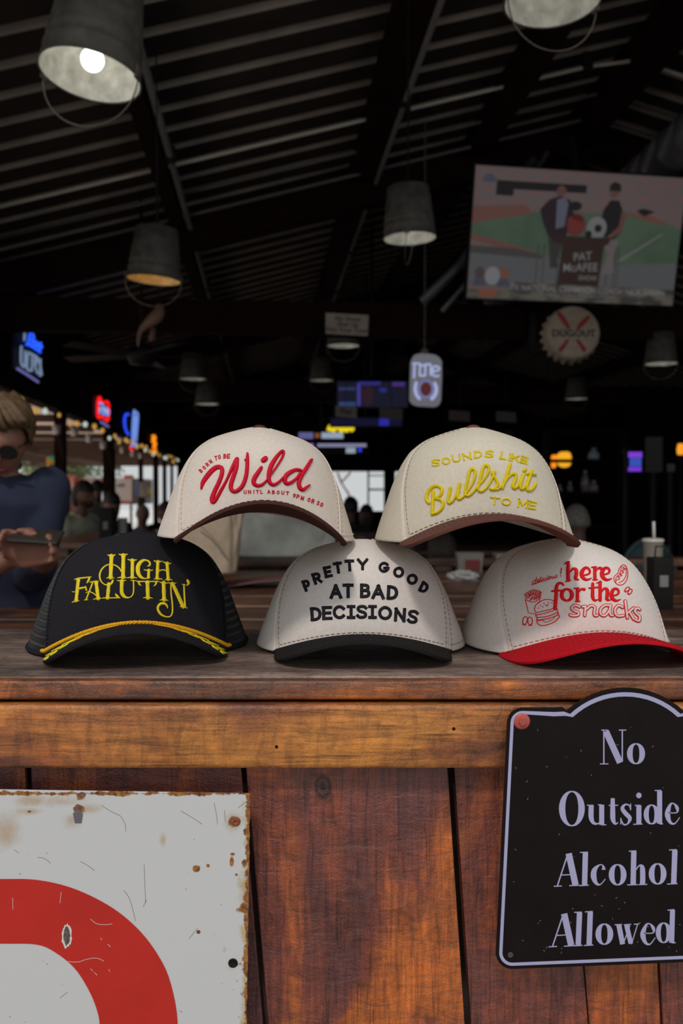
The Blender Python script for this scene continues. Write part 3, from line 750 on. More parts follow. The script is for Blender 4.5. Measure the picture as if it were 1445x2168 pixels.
# ---- Wild cap lettering
k, ox, oy = 4.817, 400, 940
W_ = [('c', [(130, 462, 10), (143, 400, 38), (180, 340, 46), (235, 275, 48), (290, 238, 46), (332, 245, 44), (338, 300, 42), (308, 390, 42), (265, 480, 44), (237, 560, 48), (243, 595, 40), (272, 575, 34), (325, 480, 34), (385, 370, 26), (430, 270, 32), (470, 190, 42), (490, 158, 44)]),
      ('c', [(488, 165, 44), (482, 240, 46), (458, 320, 46), (432, 400, 46), (428, 455, 46), (460, 485, 42), (508, 465, 44), (550, 415, 44), (580, 330, 44), (592, 240, 42), (594, 160, 40), (597, 102, 24)]),
      ('l', [(570, 168, 14), (590, 160, 20)])]
i_ = [('c', [(735, 243, 36), (700, 295, 46), (666, 350, 50), (660, 400, 46), (700, 425, 38), (748, 412, 32), (792, 368, 22)]),
      ('l', [(758, 166, 56), (776, 152, 56)])]
l_ = [('c', [(792, 368, 22), (850, 290, 22), (905, 210, 24), (950, 135, 26), (962, 82, 26), (930, 88, 34), (872, 160, 44), (830, 240, 48), (812, 330, 46), (822, 392, 44), (862, 416, 38), (912, 390, 30), (955, 345, 24)])]
d_ = [('c', [(1132, 272, 32), (1080, 266, 38), (1012, 300, 48), (976, 348, 48), (985, 400, 42), (1030, 397, 38), (1090, 355, 30), (1125, 305, 26)]),
      ('c', [(1241, 168, 32), (1192, 250, 42), (1142, 330, 42), (1116, 400, 42), (1130, 452, 42), (1160, 468, 38), (1195, 442, 30), (1222, 422, 20)])]
for nm, st in (('W', W_), ('i', i_), ('l', l_), ('d', d_)):
    lay('embroidered_letter', M_['t_red'], cD.root, cD.f, conv(st, ox, oy, k), .0024)
def word(root, f, m, items, ox, oy, k, h=.0007, prof=SATIN, cap='square', label=None):
    st = []
    for it in items: st += letter(*it)
    o = lay('embroidered_word', m, root, f, conv(st, ox, oy, k), h, cap=cap, prof=prof, smooth=True)
    if label: o['label'] = label
    return o
def row(txt, pts, w, h, sw, slant=0.0):
    """letters at traced centres (x, y, angle)"""
    out = []
    for ch, p in zip(txt, pts):
        ww = w * (p[3] if len(p) > 3 else 1.0); out.append((ch, p[0], p[1], ww, h, p[2], sw, slant))
    return out
word(cD.root, cD.f, M_['t_red'], row('BORN', [(122, 274, 42), (156, 243, 40), (189, 210, 38), (222, 180, 36)], 19, 33, 8), ox, oy, k)
word(cD.root, cD.f, M_['t_red'], row('TO', [(276, 147, 18), (311, 135, 14)], 20, 38, 8, .15), ox, oy, k)
word(cD.root, cD.f, M_['t_red'], row('BE', [(367, 126, 8), (404, 126, 6)], 22, 37, 9, .2), ox, oy, k)
word(cD.root, cD.f, M_['t_red'], row('UNITL', [(572, 490, 4), (616, 489, 2), (660, 487, 0, .5), (697, 487, 0), (738, 487, -2, .8)], 22, 30, 8.5), ox, oy, k)
word(cD.root, cD.f, M_['t_red'], row('ABOUT', [(813, 487, 0), (860, 491, -2), (907, 494, -3), (955, 497, -5), (1002, 502, -7)], 23, 30, 8.5), ox, oy, k)
word(cD.root, cD.f, M_['t_red'], row('9PM', [(1071, 525, -10), (1110, 537, -12), (1153, 553, -14)], 23, 34, 8.5), ox, oy, k)
word(cD.root, cD.f, M_['t_red'], row('OR', [(1221, 570, -14), (1261, 584, -16)], 21, 36, 8.5), ox, oy, k)
word(cD.root, cD.f, M_['t_red'], row('SO', [(1314, 603, -16), (1350, 620, -18)], 20, 36, 8.5), ox, oy, k)

# ---- yellow script cap
k, ox, oy = 5.161, 880, 940
word(cE.root, cE.f, M_['t_yel'], row('SOUNDS', [(219, 208, 8), (331, 189, 7), (443, 160, 10), (558, 139, 10), (678, 118, 4, .9), (800, 112, 1, 1.05)], 78, 62, 18), ox, oy, k, .0010)
word(cE.root, cE.f, M_['t_yel'], row('LIKE', [(953, 132, -10, .7), (1020, 146, -8, .5), (1083, 158, -10), (1180, 178, -12, .85)], 70, 62, 20), ox, oy, k, .0010)
word(cE.root, cE.f, M_['t_yel'], row('TO', [(860, 620, -6), (984, 632, -5)], 88, 66, 20), ox, oy, k, .0010)
word(cE.root, cE.f, M_['t_yel'], row('ME', [(1164, 650, -9, 1.1), (1270, 670, -9, .78)], 84, 72, 20), ox, oy, k, .0010)
w = 36
scr = [
 [('c', [(145, 645, w), (121, 610, w), (125, 555, w), (155, 500, w), (205, 463, w), (255, 465, w), (288, 500, w), (275, 555, w), (230, 592, w - 4)]),
  ('c', [(222, 600, w - 8), (275, 612, w), (300, 650, w), (288, 702, w), (240, 748, w), (185, 766, w)]), ('l', [(193, 525, w), (188, 640, w), (180, 766, w + 4)])],
 [('c', [(378, 482, w), (366, 550, w), (350, 615, w), (365, 648, w), (412, 612, w - 6), (450, 530, w - 6), (478, 438, w)]), ('c', [(478, 438, w), (466, 515, w), (455, 580, w), (475, 603, w), (520, 575, w - 8)])],
 [('c', [(520, 575, w - 8), (575, 500, w - 10), (625, 415, w - 6), (648, 335, w), (640, 285, w), (605, 275, w), (580, 320, w), (562, 410, w), (543, 490, w), (540, 550, w), (570, 566, w), (620, 530, w - 6), (672, 465, w - 8)])],
 [('c', [(672, 465, w - 8), (735, 395, w - 8), (782, 320, w - 4), (796, 265, w), (765, 235, w), (735, 260, w), (712, 340, w), (692, 425, w), (678, 490, w), (703, 518, w), (752, 495, w - 6), (805, 425, w - 8), (848, 340, w - 4)])],
 [('c', [(848, 345, w - 6), (872, 390, w), (890, 435, w), (872, 478, w), (835, 498, w), (812, 492, w - 6)]), ('l', [(843, 325, 56), (849, 317, 56)]), ('c', [(860, 500, w - 6), (900, 490, w - 10), (940, 455, w - 10)])],
 [('c', [(1022, 228, w), (1000, 310, w), (968, 400, w), (940, 485, w - 4)]), ('c', [(955, 450, w - 8), (990, 380, w - 6), (1045, 330, w), (1086, 342, w), (1078, 395, w), (1055, 450, w), (1066, 486, w), (1110, 462, w - 8)])],
 [('c', [(1110, 462, w - 8), (1142, 400, w - 6), (1166, 338, w)]), ('c', [(1166, 338, w), (1147, 410, w), (1132, 465, w), (1152, 496, w), (1192, 462, w - 8)]), ('l', [(1178, 291, 42), (1184, 284, 42)])],
 [('c', [(1192, 462, w - 8), (1225, 390, w - 6), (1252, 300, w)]), ('c', [(1252, 300, w), (1228, 390, w), (1203, 460, w), (1215, 507, w), (1255, 500, w - 4), (1290, 455, w - 10), (1300, 428, 20)]), ('l', [(1210, 330, 26), (1298, 340, 26)])]]
for st in scr: lay('embroidered_letter', M_['t_yel'], cE.root, cE.f, conv(st, ox, oy, k), .0026)

# ---- black lettering, middle cap
k, ox, oy = 4.983, 630, 1170
word(cB.root, cB.f, M_['t_blk'], row('PRETTY', [(95, 347, 20, .75), (203, 272, 18, .95), (318, 205, 13, .85), (424, 162, 8), (547, 138, 3, 1.1), (683, 126, 0, 1.35)], 64, 92, 31), ox, oy, k, .0009)
word(cB.root, cB.f, M_['t_blk'], row('GOOD', [(908, 157, -4), (1062, 209, -14), (1205, 283, -22), (1330, 370, -26, .72)], 86, 86, 31), ox, oy, k, .0009)
word(cB.root, cB.f, M_['t_blk'], row('AT', [(402, 412, 1, 1.05), (531, 403, 0, .85)], 94, 118, 36), ox, oy, k, .0009)
word(cB.root, cB.f, M_['t_blk'], row('BAD', [(711, 403, 0, .82), (848, 415, -2, 1.15), (998, 423, -3, .92)], 92, 118, 36), ox, oy, k, .0009)
word(cB.root, cB.f, M_['t_blk'], row('DECJSJONS', [(193, 648, 4, .95), (311, 637, 2, .85), (440, 628, 0, 1.25), (562, 626, 0, .65), (675, 625, -1), (787, 626, 0, .65), (920, 637, 0, 1.3), (1077, 656, -4), (1212, 677, -8, .95)], 88, 115, 34), ox, oy, k, .0009)

# ---- High Falutin lettering
k, ox, oy = 5.161, 140, 1160
def stem(x0, y0, x1, y1, w=42): return ('c', [(x0, y0, w * 1.2), (x0 + (x1 - x0) * .18, y0 + (y1 - y0) * .18, w * .95), ((x0 + x1) / 2, (y0 + y1) / 2, w * 1.05), (x0 + (x1 - x0) * .82, y0 + (y1 - y0) * .82, w * .95), (x1, y1, w * 1.2)])
def srf(x0, y0, x1, y1, w=13, up=-6): return ('c', [(x0, y0, w * .6), ((x0 * 3 + x1) / 4, (y0 * 3 + y1) / 4 - up, w), ((x0 + x1) / 2, (y0 + y1) / 2 - up * .2, w), ((x0 + 3 * x1) / 4, (y0 + 3 * y1) / 4 - up, w), (x1, y1, w * .6)])
HF = [
 [stem(495, 92, 485, 322), srf(455, 80, 537, 78), srf(443, 333, 527, 332, up=6), stem(625, 86, 622, 320), srf(578, 72, 668, 72), srf(563, 330, 662, 328, up=6),
  ('c', [(603, 262, 12), (580, 222, 16), (530, 190, 12), (460, 185, 12), (403, 220, 14), (370, 280, 17), (371, 340, 17), (398, 385, 14), (440, 406, 14), (480, 402, 20), (503, 375, 26), (512, 352, 14)])],
 [stem(724, 140, 722, 320, 38), srf(674, 128, 770, 132), srf(670, 330, 772, 331, up=6)],
 [('c', [(888, 200, 8), (912, 192, 22), (912, 160, 20), (875, 136, 14), (828, 145, 34), (788, 195, 46), (786, 265, 46), (815, 318, 34), (865, 337, 14), (905, 325, 16)]), stem(902, 248, 900, 322, 32), srf(850, 240, 947, 243)],
 [stem(1002, 155, 994, 330, 36), srf(958, 143, 1050, 148), srf(958, 343, 1052, 346, up=6), stem(1103, 172, 1115, 342, 36), srf(1062, 155, 1143, 172), srf(1078, 352, 1156, 354, up=6), ('c', [(1015, 252, 16), (1052, 242, 12), (1095, 250, 16)])],
 [stem(133, 350, 110, 575, 34), srf(68, 598, 142, 580, up=6), ('c', [(95, 348, 8), (135, 335, 16), (200, 328, 16), (273, 318, 10)]), ('c', [(255, 330, 20), (243, 362, 20), (228, 385, 10)]), ('c', [(125, 450, 20), (170, 440, 22), (218, 430, 14)]), ('c', [(213, 420, 8), (222, 462, 18)]), ('l', [(70, 482, 9), (122, 482, 9)])],
 [('l', [(290, 385, 14), (218, 570, 14)]), stem(328, 380, 350, 552, 38), ('c', [(262, 378, 10), (300, 370, 14), (353, 365, 10)]), srf(198, 573, 242, 569, 10, 3), srf(300, 566, 386, 553, up=6), ('c', [(218, 492, 8), (255, 480, 12), (300, 498, 12), (328, 522, 10)])],
 [stem(466, 400, 452, 545, 38), ('l', [(400, 549, 13), (586, 546, 13)]), ('c', [(540, 503, 12), (552, 522, 26), (572, 540, 20)])],
 [('c', [(608, 365, 44), (606, 430, 40), (608, 490, 42), (632, 530, 36), (672, 545, 18), (712, 532, 14), (733, 495, 16), (737, 430, 16), (735, 362, 16)]), srf(558, 356, 654, 354), srf(703, 354, 768, 356, 10)],
 [('l', [(775, 368, 15), (1002, 369, 15)]), ('c', [(793, 372, 22), (800, 400, 20), (820, 412, 8)]), ('c', [(985, 372, 22), (978, 400, 20), (955, 418, 8)]), stem(888, 380, 893, 545), srf(842, 548, 943, 553, up=6)],
 [stem(1065, 385, 1070, 565), srf(1015, 370, 1112, 384), srf(1022, 573, 1113, 577, up=6)],
 [('c', [(1143, 388, 14), (1146, 500, 15), (1158, 600, 17), (1160, 700, 17), (1138, 748, 16), (1088, 753, 16), (1030, 722, 26), (1000, 660, 28), (1030, 612, 30), (1080, 612, 26), (1104, 640, 18), (1105, 660, 6)]),
  ('c', [(1160, 388, 34), (1190, 450, 40), (1235, 550, 42), (1278, 645, 40)]), srf(1115, 380, 1198, 385), ('c', [(1285, 402, 14), (1290, 520, 17), (1299, 645, 18)]), srf(1264, 398, 1310, 406, 9, -3), srf(1242, 642, 1320, 660, up=5)],
 [('c', [(1322, 352, 18), (1333, 370, 34), (1338, 392, 22), (1316, 416, 6)])]]
for st in HF: lay('embroidered_letter', M_['t_yel2'], cA.root, cA.f, conv(st, ox, oy, k), .0009, prof=SATIN)
# gold rope across the brim seam: two strands wound round each other
rp = MB()
NN = 420
for ph in range(3):
    pts = []
    for i in range(NN + 1):
        u = -1.035 + 2.07 * i / NN; q = u * (cA.q0 + 4); c = cA.P(q, .012) if abs(q) < 200 else None
        p = cA.M @ (c + Vector((0, -.0035, .003))); 
        tq = (cA.M @ (cA.P(q + .4, .012)) - cA.M @ (cA.P(q - .4, .012))).normalized(); sd = tq.cross(UP).normalized(); uq = sd.cross(tq)
        an = i * .42 + ph * 2 * PI / 3; pts.append(p + (sd * math.cos(an) + uq * math.sin(an)) * .0011)
    rp.tube(pts, .00125, 6)
rp.build('gold_rope', M_['t_gold'], cA.root, True)
# leaf sprays on the brim, in brim coordinates (across, outwards) in percent
def brim_map(cp):
    def f(U, V):
        g = lambda u, v: cp.M @ cp.brim_pt(u / 100, v / 100)
        p = g(U, V); n = (g(U + .5, V) - p).cross(g(U, V + .5) - p)
        n = n.normalized() if n.length > 1e-12 else UP
        return p, (n if n.z > 0 else -n)
    return f
bmA = brim_map(cA)
for sgn in (-1, 1):
    stem_ = [(12, 20), (28, 32), (44, 46), (60, 62), (76, 78)]
    lay('embroidered_leaf', M_['t_gold'], cA.root, bmA, [('c', [(sgn * x, y, 2.6) for x, y in stem_])], .0006, prof=SATIN, base=.0019, step=1.0)
    for (x, y, ang, L_, w) in ((14, 18, 22, 10, 2.6), (22, 16, -8, 10, 3.2), (26, 26, 48, 10, 3.4), (34, 21, -5, 12, 4.4), (38, 32, 52, 11, 4.6), (46, 28, 2, 13, 5.4), (50, 40, 58, 12, 5.6), (58, 36, 5, 14, 6.2), (60, 50, 66, 13, 6.2), (69, 46, 15, 13, 6.4), (71, 58, 75, 13, 6.2), (76, 57, 42, 14, 5.6)):
        a_ = math.radians(ang); y = 20 + (y - 16) * 1.45; L_ *= 1.25; w *= 1.3; dx, dy = math.cos(a_) * L_, math.sin(a_) * L_
        lay('embroidered_leaf', M_['t_olive'] if L_ > 13.8 else M_['t_gold'], cA.root, bmA, [('c', [(sgn * x, y, .8), (sgn * (x + dx * .5), y + dy * .5, w), (sgn * (x + dx), y + dy, .8)])], .0009, prof=SATIN, base=.0018, step=1.0)

# ---- snack cap embroidery
k, ox, oy = 5.161, 1090, 1170
R_ = M_['t_red2']
here = [[('c', [(580, 118, 34), (576, 200, 42), (580, 300, 44)]), ('c', [(538, 128, 8), (560, 115, 22), (592, 102, 16)]), ('l', [(552, 318, 14), (604, 303, 14)]), ('c', [(592, 225, 14), (630, 180, 26), (665, 192, 42), (668, 240, 42), (660, 285, 38), (694, 298, 12)])],
        [('c', [(735, 250, 16), (790, 240, 20), (815, 215, 26), (800, 178, 26), (762, 170, 34), (728, 215, 48), (733, 265, 46), (775, 298, 30), (832, 280, 10)])],
        [('l', [(868, 172, 38), (870, 290, 40)]), ('l', [(835, 163, 14), (882, 160, 18)]), ('l', [(846, 300, 12), (898, 297, 12)]), ('c', [(885, 200, 12), (905, 172, 24), (935, 175, 34)])],
        [('c', [(955, 242, 16), (1005, 232, 20), (1028, 205, 26), (1012, 175, 26), (978, 172, 34), (948, 215, 48), (955, 268, 46), (998, 299, 30), (1052, 284, 10)])]]
forr = [[('c', [(525, 352, 26), (500, 333, 26), (465, 345, 34), (450, 390, 42), (447, 470, 42), (440, 560, 42), (436, 605, 46)]), ('l', [(400, 422, 20), (505, 414, 20)])],
        [ring(564, 462, 56, 62, 46, 26)], [('l', [(680, 398, 38), (680, 525, 40)]), ('l', [(640, 392, 14), (694, 388, 18)]), ('l', [(655, 532, 12), (708, 532, 12)]), ('c', [(697, 430, 12), (718, 400, 24), (752, 402, 36)])]]
the = [[('c', [(846, 342, 36), (845, 430, 40), (846, 490, 40), (868, 522, 28), (905, 510, 10)]), ('l', [(806, 388, 18), (905, 378, 18)])],
       [('l', [(926, 325, 38), (926, 518, 40)]), ('l', [(888, 332, 12), (938, 318, 16)]), ('c', [(940, 430, 14), (970, 392, 26), (1003, 410, 40), (1003, 470, 40), (1000, 512, 36), (1038, 518, 12)])],
       [('c', [(1060, 470, 16), (1108, 460, 20), (1128, 430, 26), (1108, 397, 26), (1072, 402, 34), (1050, 450, 46), (1060, 500, 44), (1100, 525, 28), (1146, 510, 10)])]]
for grp in (here, forr, the):
    for st in grp: lay('embroidered_letter', R_, cC.root, cC.f, conv(st, ox, oy, k), .0011, prof=SATIN)
snk = [[('c', [(702, 595), (655, 576), (615, 602), (640, 635), (690, 655), (682, 685), (630, 690), (598, 680)])],
       [('l', [(735, 592), (768, 588)]), ('l', [(765, 590), (758, 688)]), ('c', [(775, 620), (825, 580), (868, 598), (860, 650), (866, 688), (895, 684)])],
       [('c', [(1035, 580), (975, 578), (930, 620), (930, 670), (970, 690), (1015, 650), (1035, 600)]), ('c', [(1040, 575), (1032, 640), (1040, 685), (1065, 686)])],
       [('c', [(1170, 600), (1130, 578), (1092, 610), (1088, 660), (1120, 694), (1180, 688)])],
       [('l', [(1198, 530), (1222, 715)]), ('l', [(1232, 655), (1290, 605)]), ('l', [(1245, 650), (1290, 728)])],
       [('c', [(1358, 625), (1325, 608), (1302, 640), (1325, 672), (1355, 700), (1350, 748), (1308, 735)])]]
for st in snk:
    a = conv([(kd, [(x, y, 38) for x, y in p]) for kd, p in st], ox, oy, k); b = conv([(kd, [(x, y, 20) for x, y in p]) for kd, p in st], ox, oy, k)
    o = lay('embroidered_letter', R_, cC.root, cC.f, a, .0006, prof=FLAT); o['label'] = 'red outlined letter'
    mb = MB()
    for kd, p in b: lay_stroke(mb, cC.f, p, .0005, 2.0, kd == 'c', 'round', prof=FLAT, base=.00045)
    mb.build('letter_filling', M_['white'], o, True)
def curs(pts, w=8): return ('c', [(x, y, w) for x, y in pts])
dl = [curs([(222, 300), (195, 318), (190, 345), (212, 340), (224, 315), (235, 270)], 8), curs([(232, 290), (218, 345), (235, 335), (252, 318), (262, 298), (248, 296), (242, 320), (258, 330), (275, 300), (285, 268)], 8), curs([(282, 270), (270, 318), (285, 320), (298, 295)], 8), curs([(298, 292), (290, 318), (305, 312)], 8),
      curs([(332, 285), (315, 285), (310, 305), (325, 310), (340, 298)], 8), curs([(350, 272), (344, 300), (358, 296)], 8), curs([(378, 262), (362, 275), (368, 292), (384, 284), (382, 264), (395, 268)], 8), curs([(402, 262), (400, 285), (415, 280), (424, 256), (422, 280), (436, 272)], 8), curs([(455, 245), (442, 252), (456, 265), (448, 278), (436, 274)], 8),
      ('l', [(507, 172, 13), (497, 232, 9)]), ('l', [(496, 254, 12), (499, 256, 12)]), ('l', [(302, 276, 8), (304, 274, 8)]), ('l', [(356, 256, 8), (358, 254, 8)]), curs([(180, 352), (192, 350), (205, 340)], 8)]
o = lay('embroidered_word', R_, cC.root, cC.f, conv(dl, ox, oy, k), .0006, prof=SATIN)
def ln(pts, w=7, c=True): return ('c' if c else 'l', [(x, y, w) for x, y in pts])
fries = [ln([(112, 512), (130, 590), (146, 655), (180, 665), (215, 668)], 8), ln([(275, 485), (268, 520), (262, 552)], 8), ln([(112, 512), (150, 530), (190, 542), (235, 528), (275, 485)], 8), ln([(150, 478), (185, 462), (225, 466), (255, 485)], 7)]
for (x0, y0, x1, y1) in ((102, 455, 118, 505), (125, 440, 145, 500), (150, 425, 160, 480), (175, 412, 178, 465), (205, 408, 200, 462), (232, 415, 222, 465), (258, 420, 245, 480), (275, 435, 262, 490), (160, 525, 190, 480), (200, 520, 215, 475), (225, 510, 240, 480)):
    fries += [ln([(x0, y0), (x0 + 14, y0 - 8), (x1 + 14, y1)], 7, False), ln([(x0, y0), (x1, y1)], 6, False)]
burg = [ln([(228, 655), (212, 625), (225, 575), (265, 540), (320, 515), (375, 512), (420, 530), (432, 560)], 9), ln([(228, 657), (300, 640), (380, 622), (436, 600)], 9), ln([(225, 668), (245, 688), (262, 668), (282, 682), (300, 660), (322, 672), (342, 648), (362, 660), (382, 635), (402, 648), (425, 622), (446, 632), (452, 612)], 8, False),
        ln([(225, 680), (235, 705), (300, 705), (380, 688), (445, 660), (466, 648), (458, 615)], 10), ln([(240, 715), (250, 735), (320, 728), (400, 708), (465, 680), (468, 655)], 10), ln([(250, 748), (300, 738), (330, 760), (400, 735), (430, 708)], 7), ln([(238, 728), (240, 765), (275, 795), (345, 790), (430, 755), (480, 705), (480, 685), (466, 668)], 10)]
for (x, y) in ((276, 575), (312, 552), (352, 570), (362, 545), (252, 602), (300, 588), (345, 578), (400, 548), (335, 568)): burg.append(ln([(x, y), (x + 5, y + 8)], 8, False))
def pretz(cx, cy, s, a=0): 
    r = math.radians(a); P_ = [(-18, 50), (-50, 30), (-52, -25), (-25, -48), (0, -20), (8, 20), (30, 48), (52, 40)]; Q_ = [(18, 50), (52, 25), (50, -28), (22, -48), (-2, -20), (-10, 20), (-32, 48), (-54, 40)]
    return [('c', [(cx + (x * math.cos(r) - y * math.sin(r)) * s, cy + (x * math.sin(r) + y * math.cos(r)) * s, 10) for x, y in pp]) for pp in (P_, Q_)]
dog = [ln([(1165, 138), (1200, 142), (1220, 180), (1228, 240), (1215, 300), (1180, 345), (1135, 355), (1098, 335), (1078, 300), (1080, 262), (1118, 225), (1135, 175), (1165, 138)], 8), ln([(1160, 150), (1150, 195), (1135, 235), (1100, 275), (1098, 320)], 7), ln([(1205, 170), (1210, 240), (1180, 300), (1130, 330)], 7),
       ln([(1190, 155), (1170, 170), (1200, 180), (1158, 200), (1185, 215), (1140, 235), (1165, 250), (1118, 265), (1140, 285), (1105, 300)], 8)]
for st, lb in ((fries, 'red outline of a box of fries'), (burg, 'red outline of a burger'), (dog, 'red outline of a hot dog'), (pretz(136, 748, .95, 5), 'red outline of a pretzel'), (pretz(1236, 415, .68, 38), 'small red outline of a pretzel')):
    lay('embroidered_picture', R_, cC.root, cC.f, conv(st, ox, oy, k), .0006, prof=SATIN, label=lb)

# ================================================================= SIGNS ON THE FRONT
# ---- black sign, bolted to the fascia, standing a little off the planks
YS = .772
mpS = plane_map((0, YS, 0), (0, -1, 0))
sg = thing('notice_sign', 'black metal sign with an arched top reading No Outside Alcohol Allowed', 'sign', at(1318, 2050, YS))
def flat_poly(name, px, y, th, m, parent, bev=.0003):
    """plate from a pixel outline at depth y, th thick, going away from the camera"""
    P_ = [at(x, yy, y) for x, yy in px]; n = len(P_)
    bm = bmesh.new(); v = [bm.verts.new(p) for p in P_]; f = bm.faces.new(v)
    r = bmesh.ops.extrude_face_region(bm, geom=[f]); bmesh.ops.translate(bm, vec=(0, th, 0), verts=[g for g in r['geom'] if isinstance(g, bmesh.types.BMVert)])
    bmesh.ops.recalc_face_normals(bm, faces=bm.faces)
    me = bpy.data.meshes.new(name); bm.to_mesh(me); bm.free(); me.materials.append(m); o = bpy.data.objects.new(name, me); COL.objects.link(o)
    if parent is not None: adopt(o, parent)
    if bev: b = o.modifiers.new('b', 'BEVEL'); b.width = bev; b.segments = 2; b.limit_method = 'ANGLE'
    return o
def rnd(cx, cy, r, a0, a1, n=8): return [(cx + r * math.cos(math.radians(a0 + (a1 - a0) * i / n)), cy - r * math.sin(math.radians(a0 + (a1 - a0) * i / n))) for i in range(n + 1)]
def sign_outline(ins):
    L = []
    i = ins
    L += rnd(1073 + 33, 1497 + 34, 33 - i * .75, 178, 92)
    L += [(1172, 1498 + i), (1190 + i * .3, 1497 + i)]
    cx, cy, R = 1323, 1637, 181
    for q in range(0, 17):
        a = math.radians(133 - 86 * q / 16.0); L.append((cx + (R - i) * math.cos(a) * (1 if abs(133 - 86 * q / 16 - 90) < 99 else 1), cy - (R - i) * math.sin(a)))
    L += [(1456 - i * .3, 1497 + i), (1475, 1497 + i)]
    L += rnd(1546, 1530, 33 - i * .75, 88, 2)
    L += rnd(1534, 2000, 34 - i * .75, -2, -88)
    L += rnd(1084, 2017, 35 - i * .75, -92, -178)
    return L
M_['signblack'] = mat('black_enamel_sign', (0.0075, 0.0042, 0.0045), 0.42, spec=0.22, bump=.15, bscale=40, var=.3, vscale=30)
M_['signlilac'] = mat('pale_lilac_lettering', (0.44, 0.44, 0.68), 0.5, var=.06)
flat_poly('sign_plate', sign_outline(0), YS, .0016, M_['signblack'], sg)
o = MB(); bd = sign_outline(13.5); n = len(bd)
mbd = MB()
lo_ = sign_outline(9.5); li_ = sign_outline(18.5); vs = [at(x, y, YS - .0003) for x, y in lo_] + [at(x, y, YS - .0003) for x, y in li_]
fs = [(i, (i + 1) % n, n + (i + 1) % n, n + i) for i in range(n)]
new_obj('painted_border', vs, fs, M_['signlilac'], sg)
k, ox, oy = 2.822, 1000, 1400
def s_(x0, y0, x1, y1, w=6): return ('l', [(x0, y0, w), (x1, y1, w)])
TX = {
 'No': [s_(783, 415, 783, 610, 8), s_(795, 418, 880, 606, 38), s_(893, 412, 893, 600, 8), s_(768, 411, 806, 411), s_(872, 411, 917, 411), s_(760, 613, 810, 613), ring(975, 552, 37, 59, 34, 7)],
 'Outside': [ring(592, 880, 58, 102, 38, 7), ('c', [(708, 860, 30), (707, 930, 30), (722, 966, 18), (752, 968, 7), (768, 940, 6)]), s_(770, 857, 770, 977, 30), s_(682, 860, 720, 860), s_(748, 857, 770, 857), s_(770, 978, 797, 976),
     ('c', [(836, 818, 24), (836, 900, 30), (838, 945, 28), (852, 972, 12), (868, 962, 5)]), s_(812, 861, 868, 860), ('c', [(942, 885, 5), (935, 862, 8), (912, 855, 10), (893, 878, 22), (912, 908, 26), (938, 938, 24), (925, 970, 9), (900, 974, 9), (884, 940, 5)]), s_(884, 975, 884, 935, 6), s_(943, 850, 943, 890, 6),
     s_(992, 860, 992, 972, 30), s_(968, 861, 1000, 860), s_(958, 974, 1013, 972), ('c', [(992, 784, 6), (992, 789, 24), (992, 801, 33), (992, 813, 24), (992, 818, 6)]), ring(1068, 915, 32, 56, 30, 7), s_(1116, 775, 1116, 970, 30), s_(1086, 772, 1126, 771), s_(1116, 972, 1136, 971),
     ('c', [(1168, 905, 6), (1218, 903, 7), (1220, 875, 20), (1200, 850, 7), (1180, 856, 14), (1163, 910, 32), (1176, 958, 20), (1205, 970, 8), (1236, 932, 5)])],
 'Alcohol': [s_(568, 1150, 506, 1340, 8), s_(573, 1148, 614, 1336, 38), s_(525, 1277, 598, 1274), s_(484, 1344, 532, 1342), s_(576, 1340, 642, 1338), s_(673, 1142, 668, 1336, 32), s_(640, 1142, 688, 1140), s_(640, 1341, 693, 1337),
     ('c', [(782, 1245, 24), (778, 1222, 10), (758, 1216, 7), (728, 1245, 28), (722, 1285, 34), (737, 1325, 20), (762, 1333, 7), (792, 1300, 5)]), ring(865, 1275, 36, 60, 34, 7), s_(962, 1135, 958, 1332, 32), s_(932, 1135, 976, 1132), s_(922, 1336, 985, 1334),
     ('c', [(975, 1245, 6), (995, 1220, 9), (1012, 1232, 28), (1015, 1285, 31), (1014, 1332, 31)]), s_(990, 1334, 1042, 1332), ring(1104, 1270, 36, 60, 34, 7), s_(1207, 1128, 1200, 1328, 32), s_(1172, 1127, 1218, 1125), s_(1160, 1331, 1222, 1328)],
 'Allowed': [s_(541, 1510, 477, 1702, 8), s_(546, 1508, 588, 1697, 38), s_(497, 1638, 570, 1634), s_(452, 1706, 503, 1703), s_(545, 1702, 614, 1698), s_(638, 1500, 630, 1695, 32), s_(606, 1500, 650, 1498), s_(600, 1700, 656, 1697), s_(702, 1497, 695, 1694, 32), s_(670, 1497, 716, 1494), s_(664, 1698, 720, 1695),
     ring(786, 1630, 36, 60, 34, 7), s_(872, 1574, 895, 1690, 30), s_(898, 1690, 938, 1578, 6), s_(918, 1575, 944, 1686, 28), s_(948, 1690, 984, 1572, 6), s_(848, 1574, 892, 1572), s_(903, 1574, 946, 1571), s_(962, 1571, 994, 1569),
     ('c', [(1022, 1625, 6), (1076, 1622, 7), (1078, 1594, 20), (1056, 1568, 7), (1035, 1576, 14), (1016, 1630, 32), (1030, 1678, 20), (1058, 1690, 8), (1090, 1650, 5)]), ring(1140, 1622, 32, 58, 30, 7), s_(1193, 1485, 1188, 1682, 30), s_(1163, 1487, 1203, 1483), s_(1188, 1682, 1212, 1681)]}
for wd, st in TX.items():
    lay('painted_word', M_['signlilac'], sg, mpS, conv(st, ox, oy, k), .00006, cap='flat', prof=FLAT, base=.00008, smooth=False)
p = at(1104, 1527, YS); mb = MB(); Rm = Matrix.Rotation(PI / 2, 3, 'X')
mb.lathe([(.0001, .0016), (.0055, .0016), (.0066, .0010), (.0072, 0)], 24, M=Rm, c=p); wr = mb.build('washer', mat('faded_red_plastic', (.50, .09, .07), .45, var=.1), sg, True); wr['label'] = 'faded red washer'
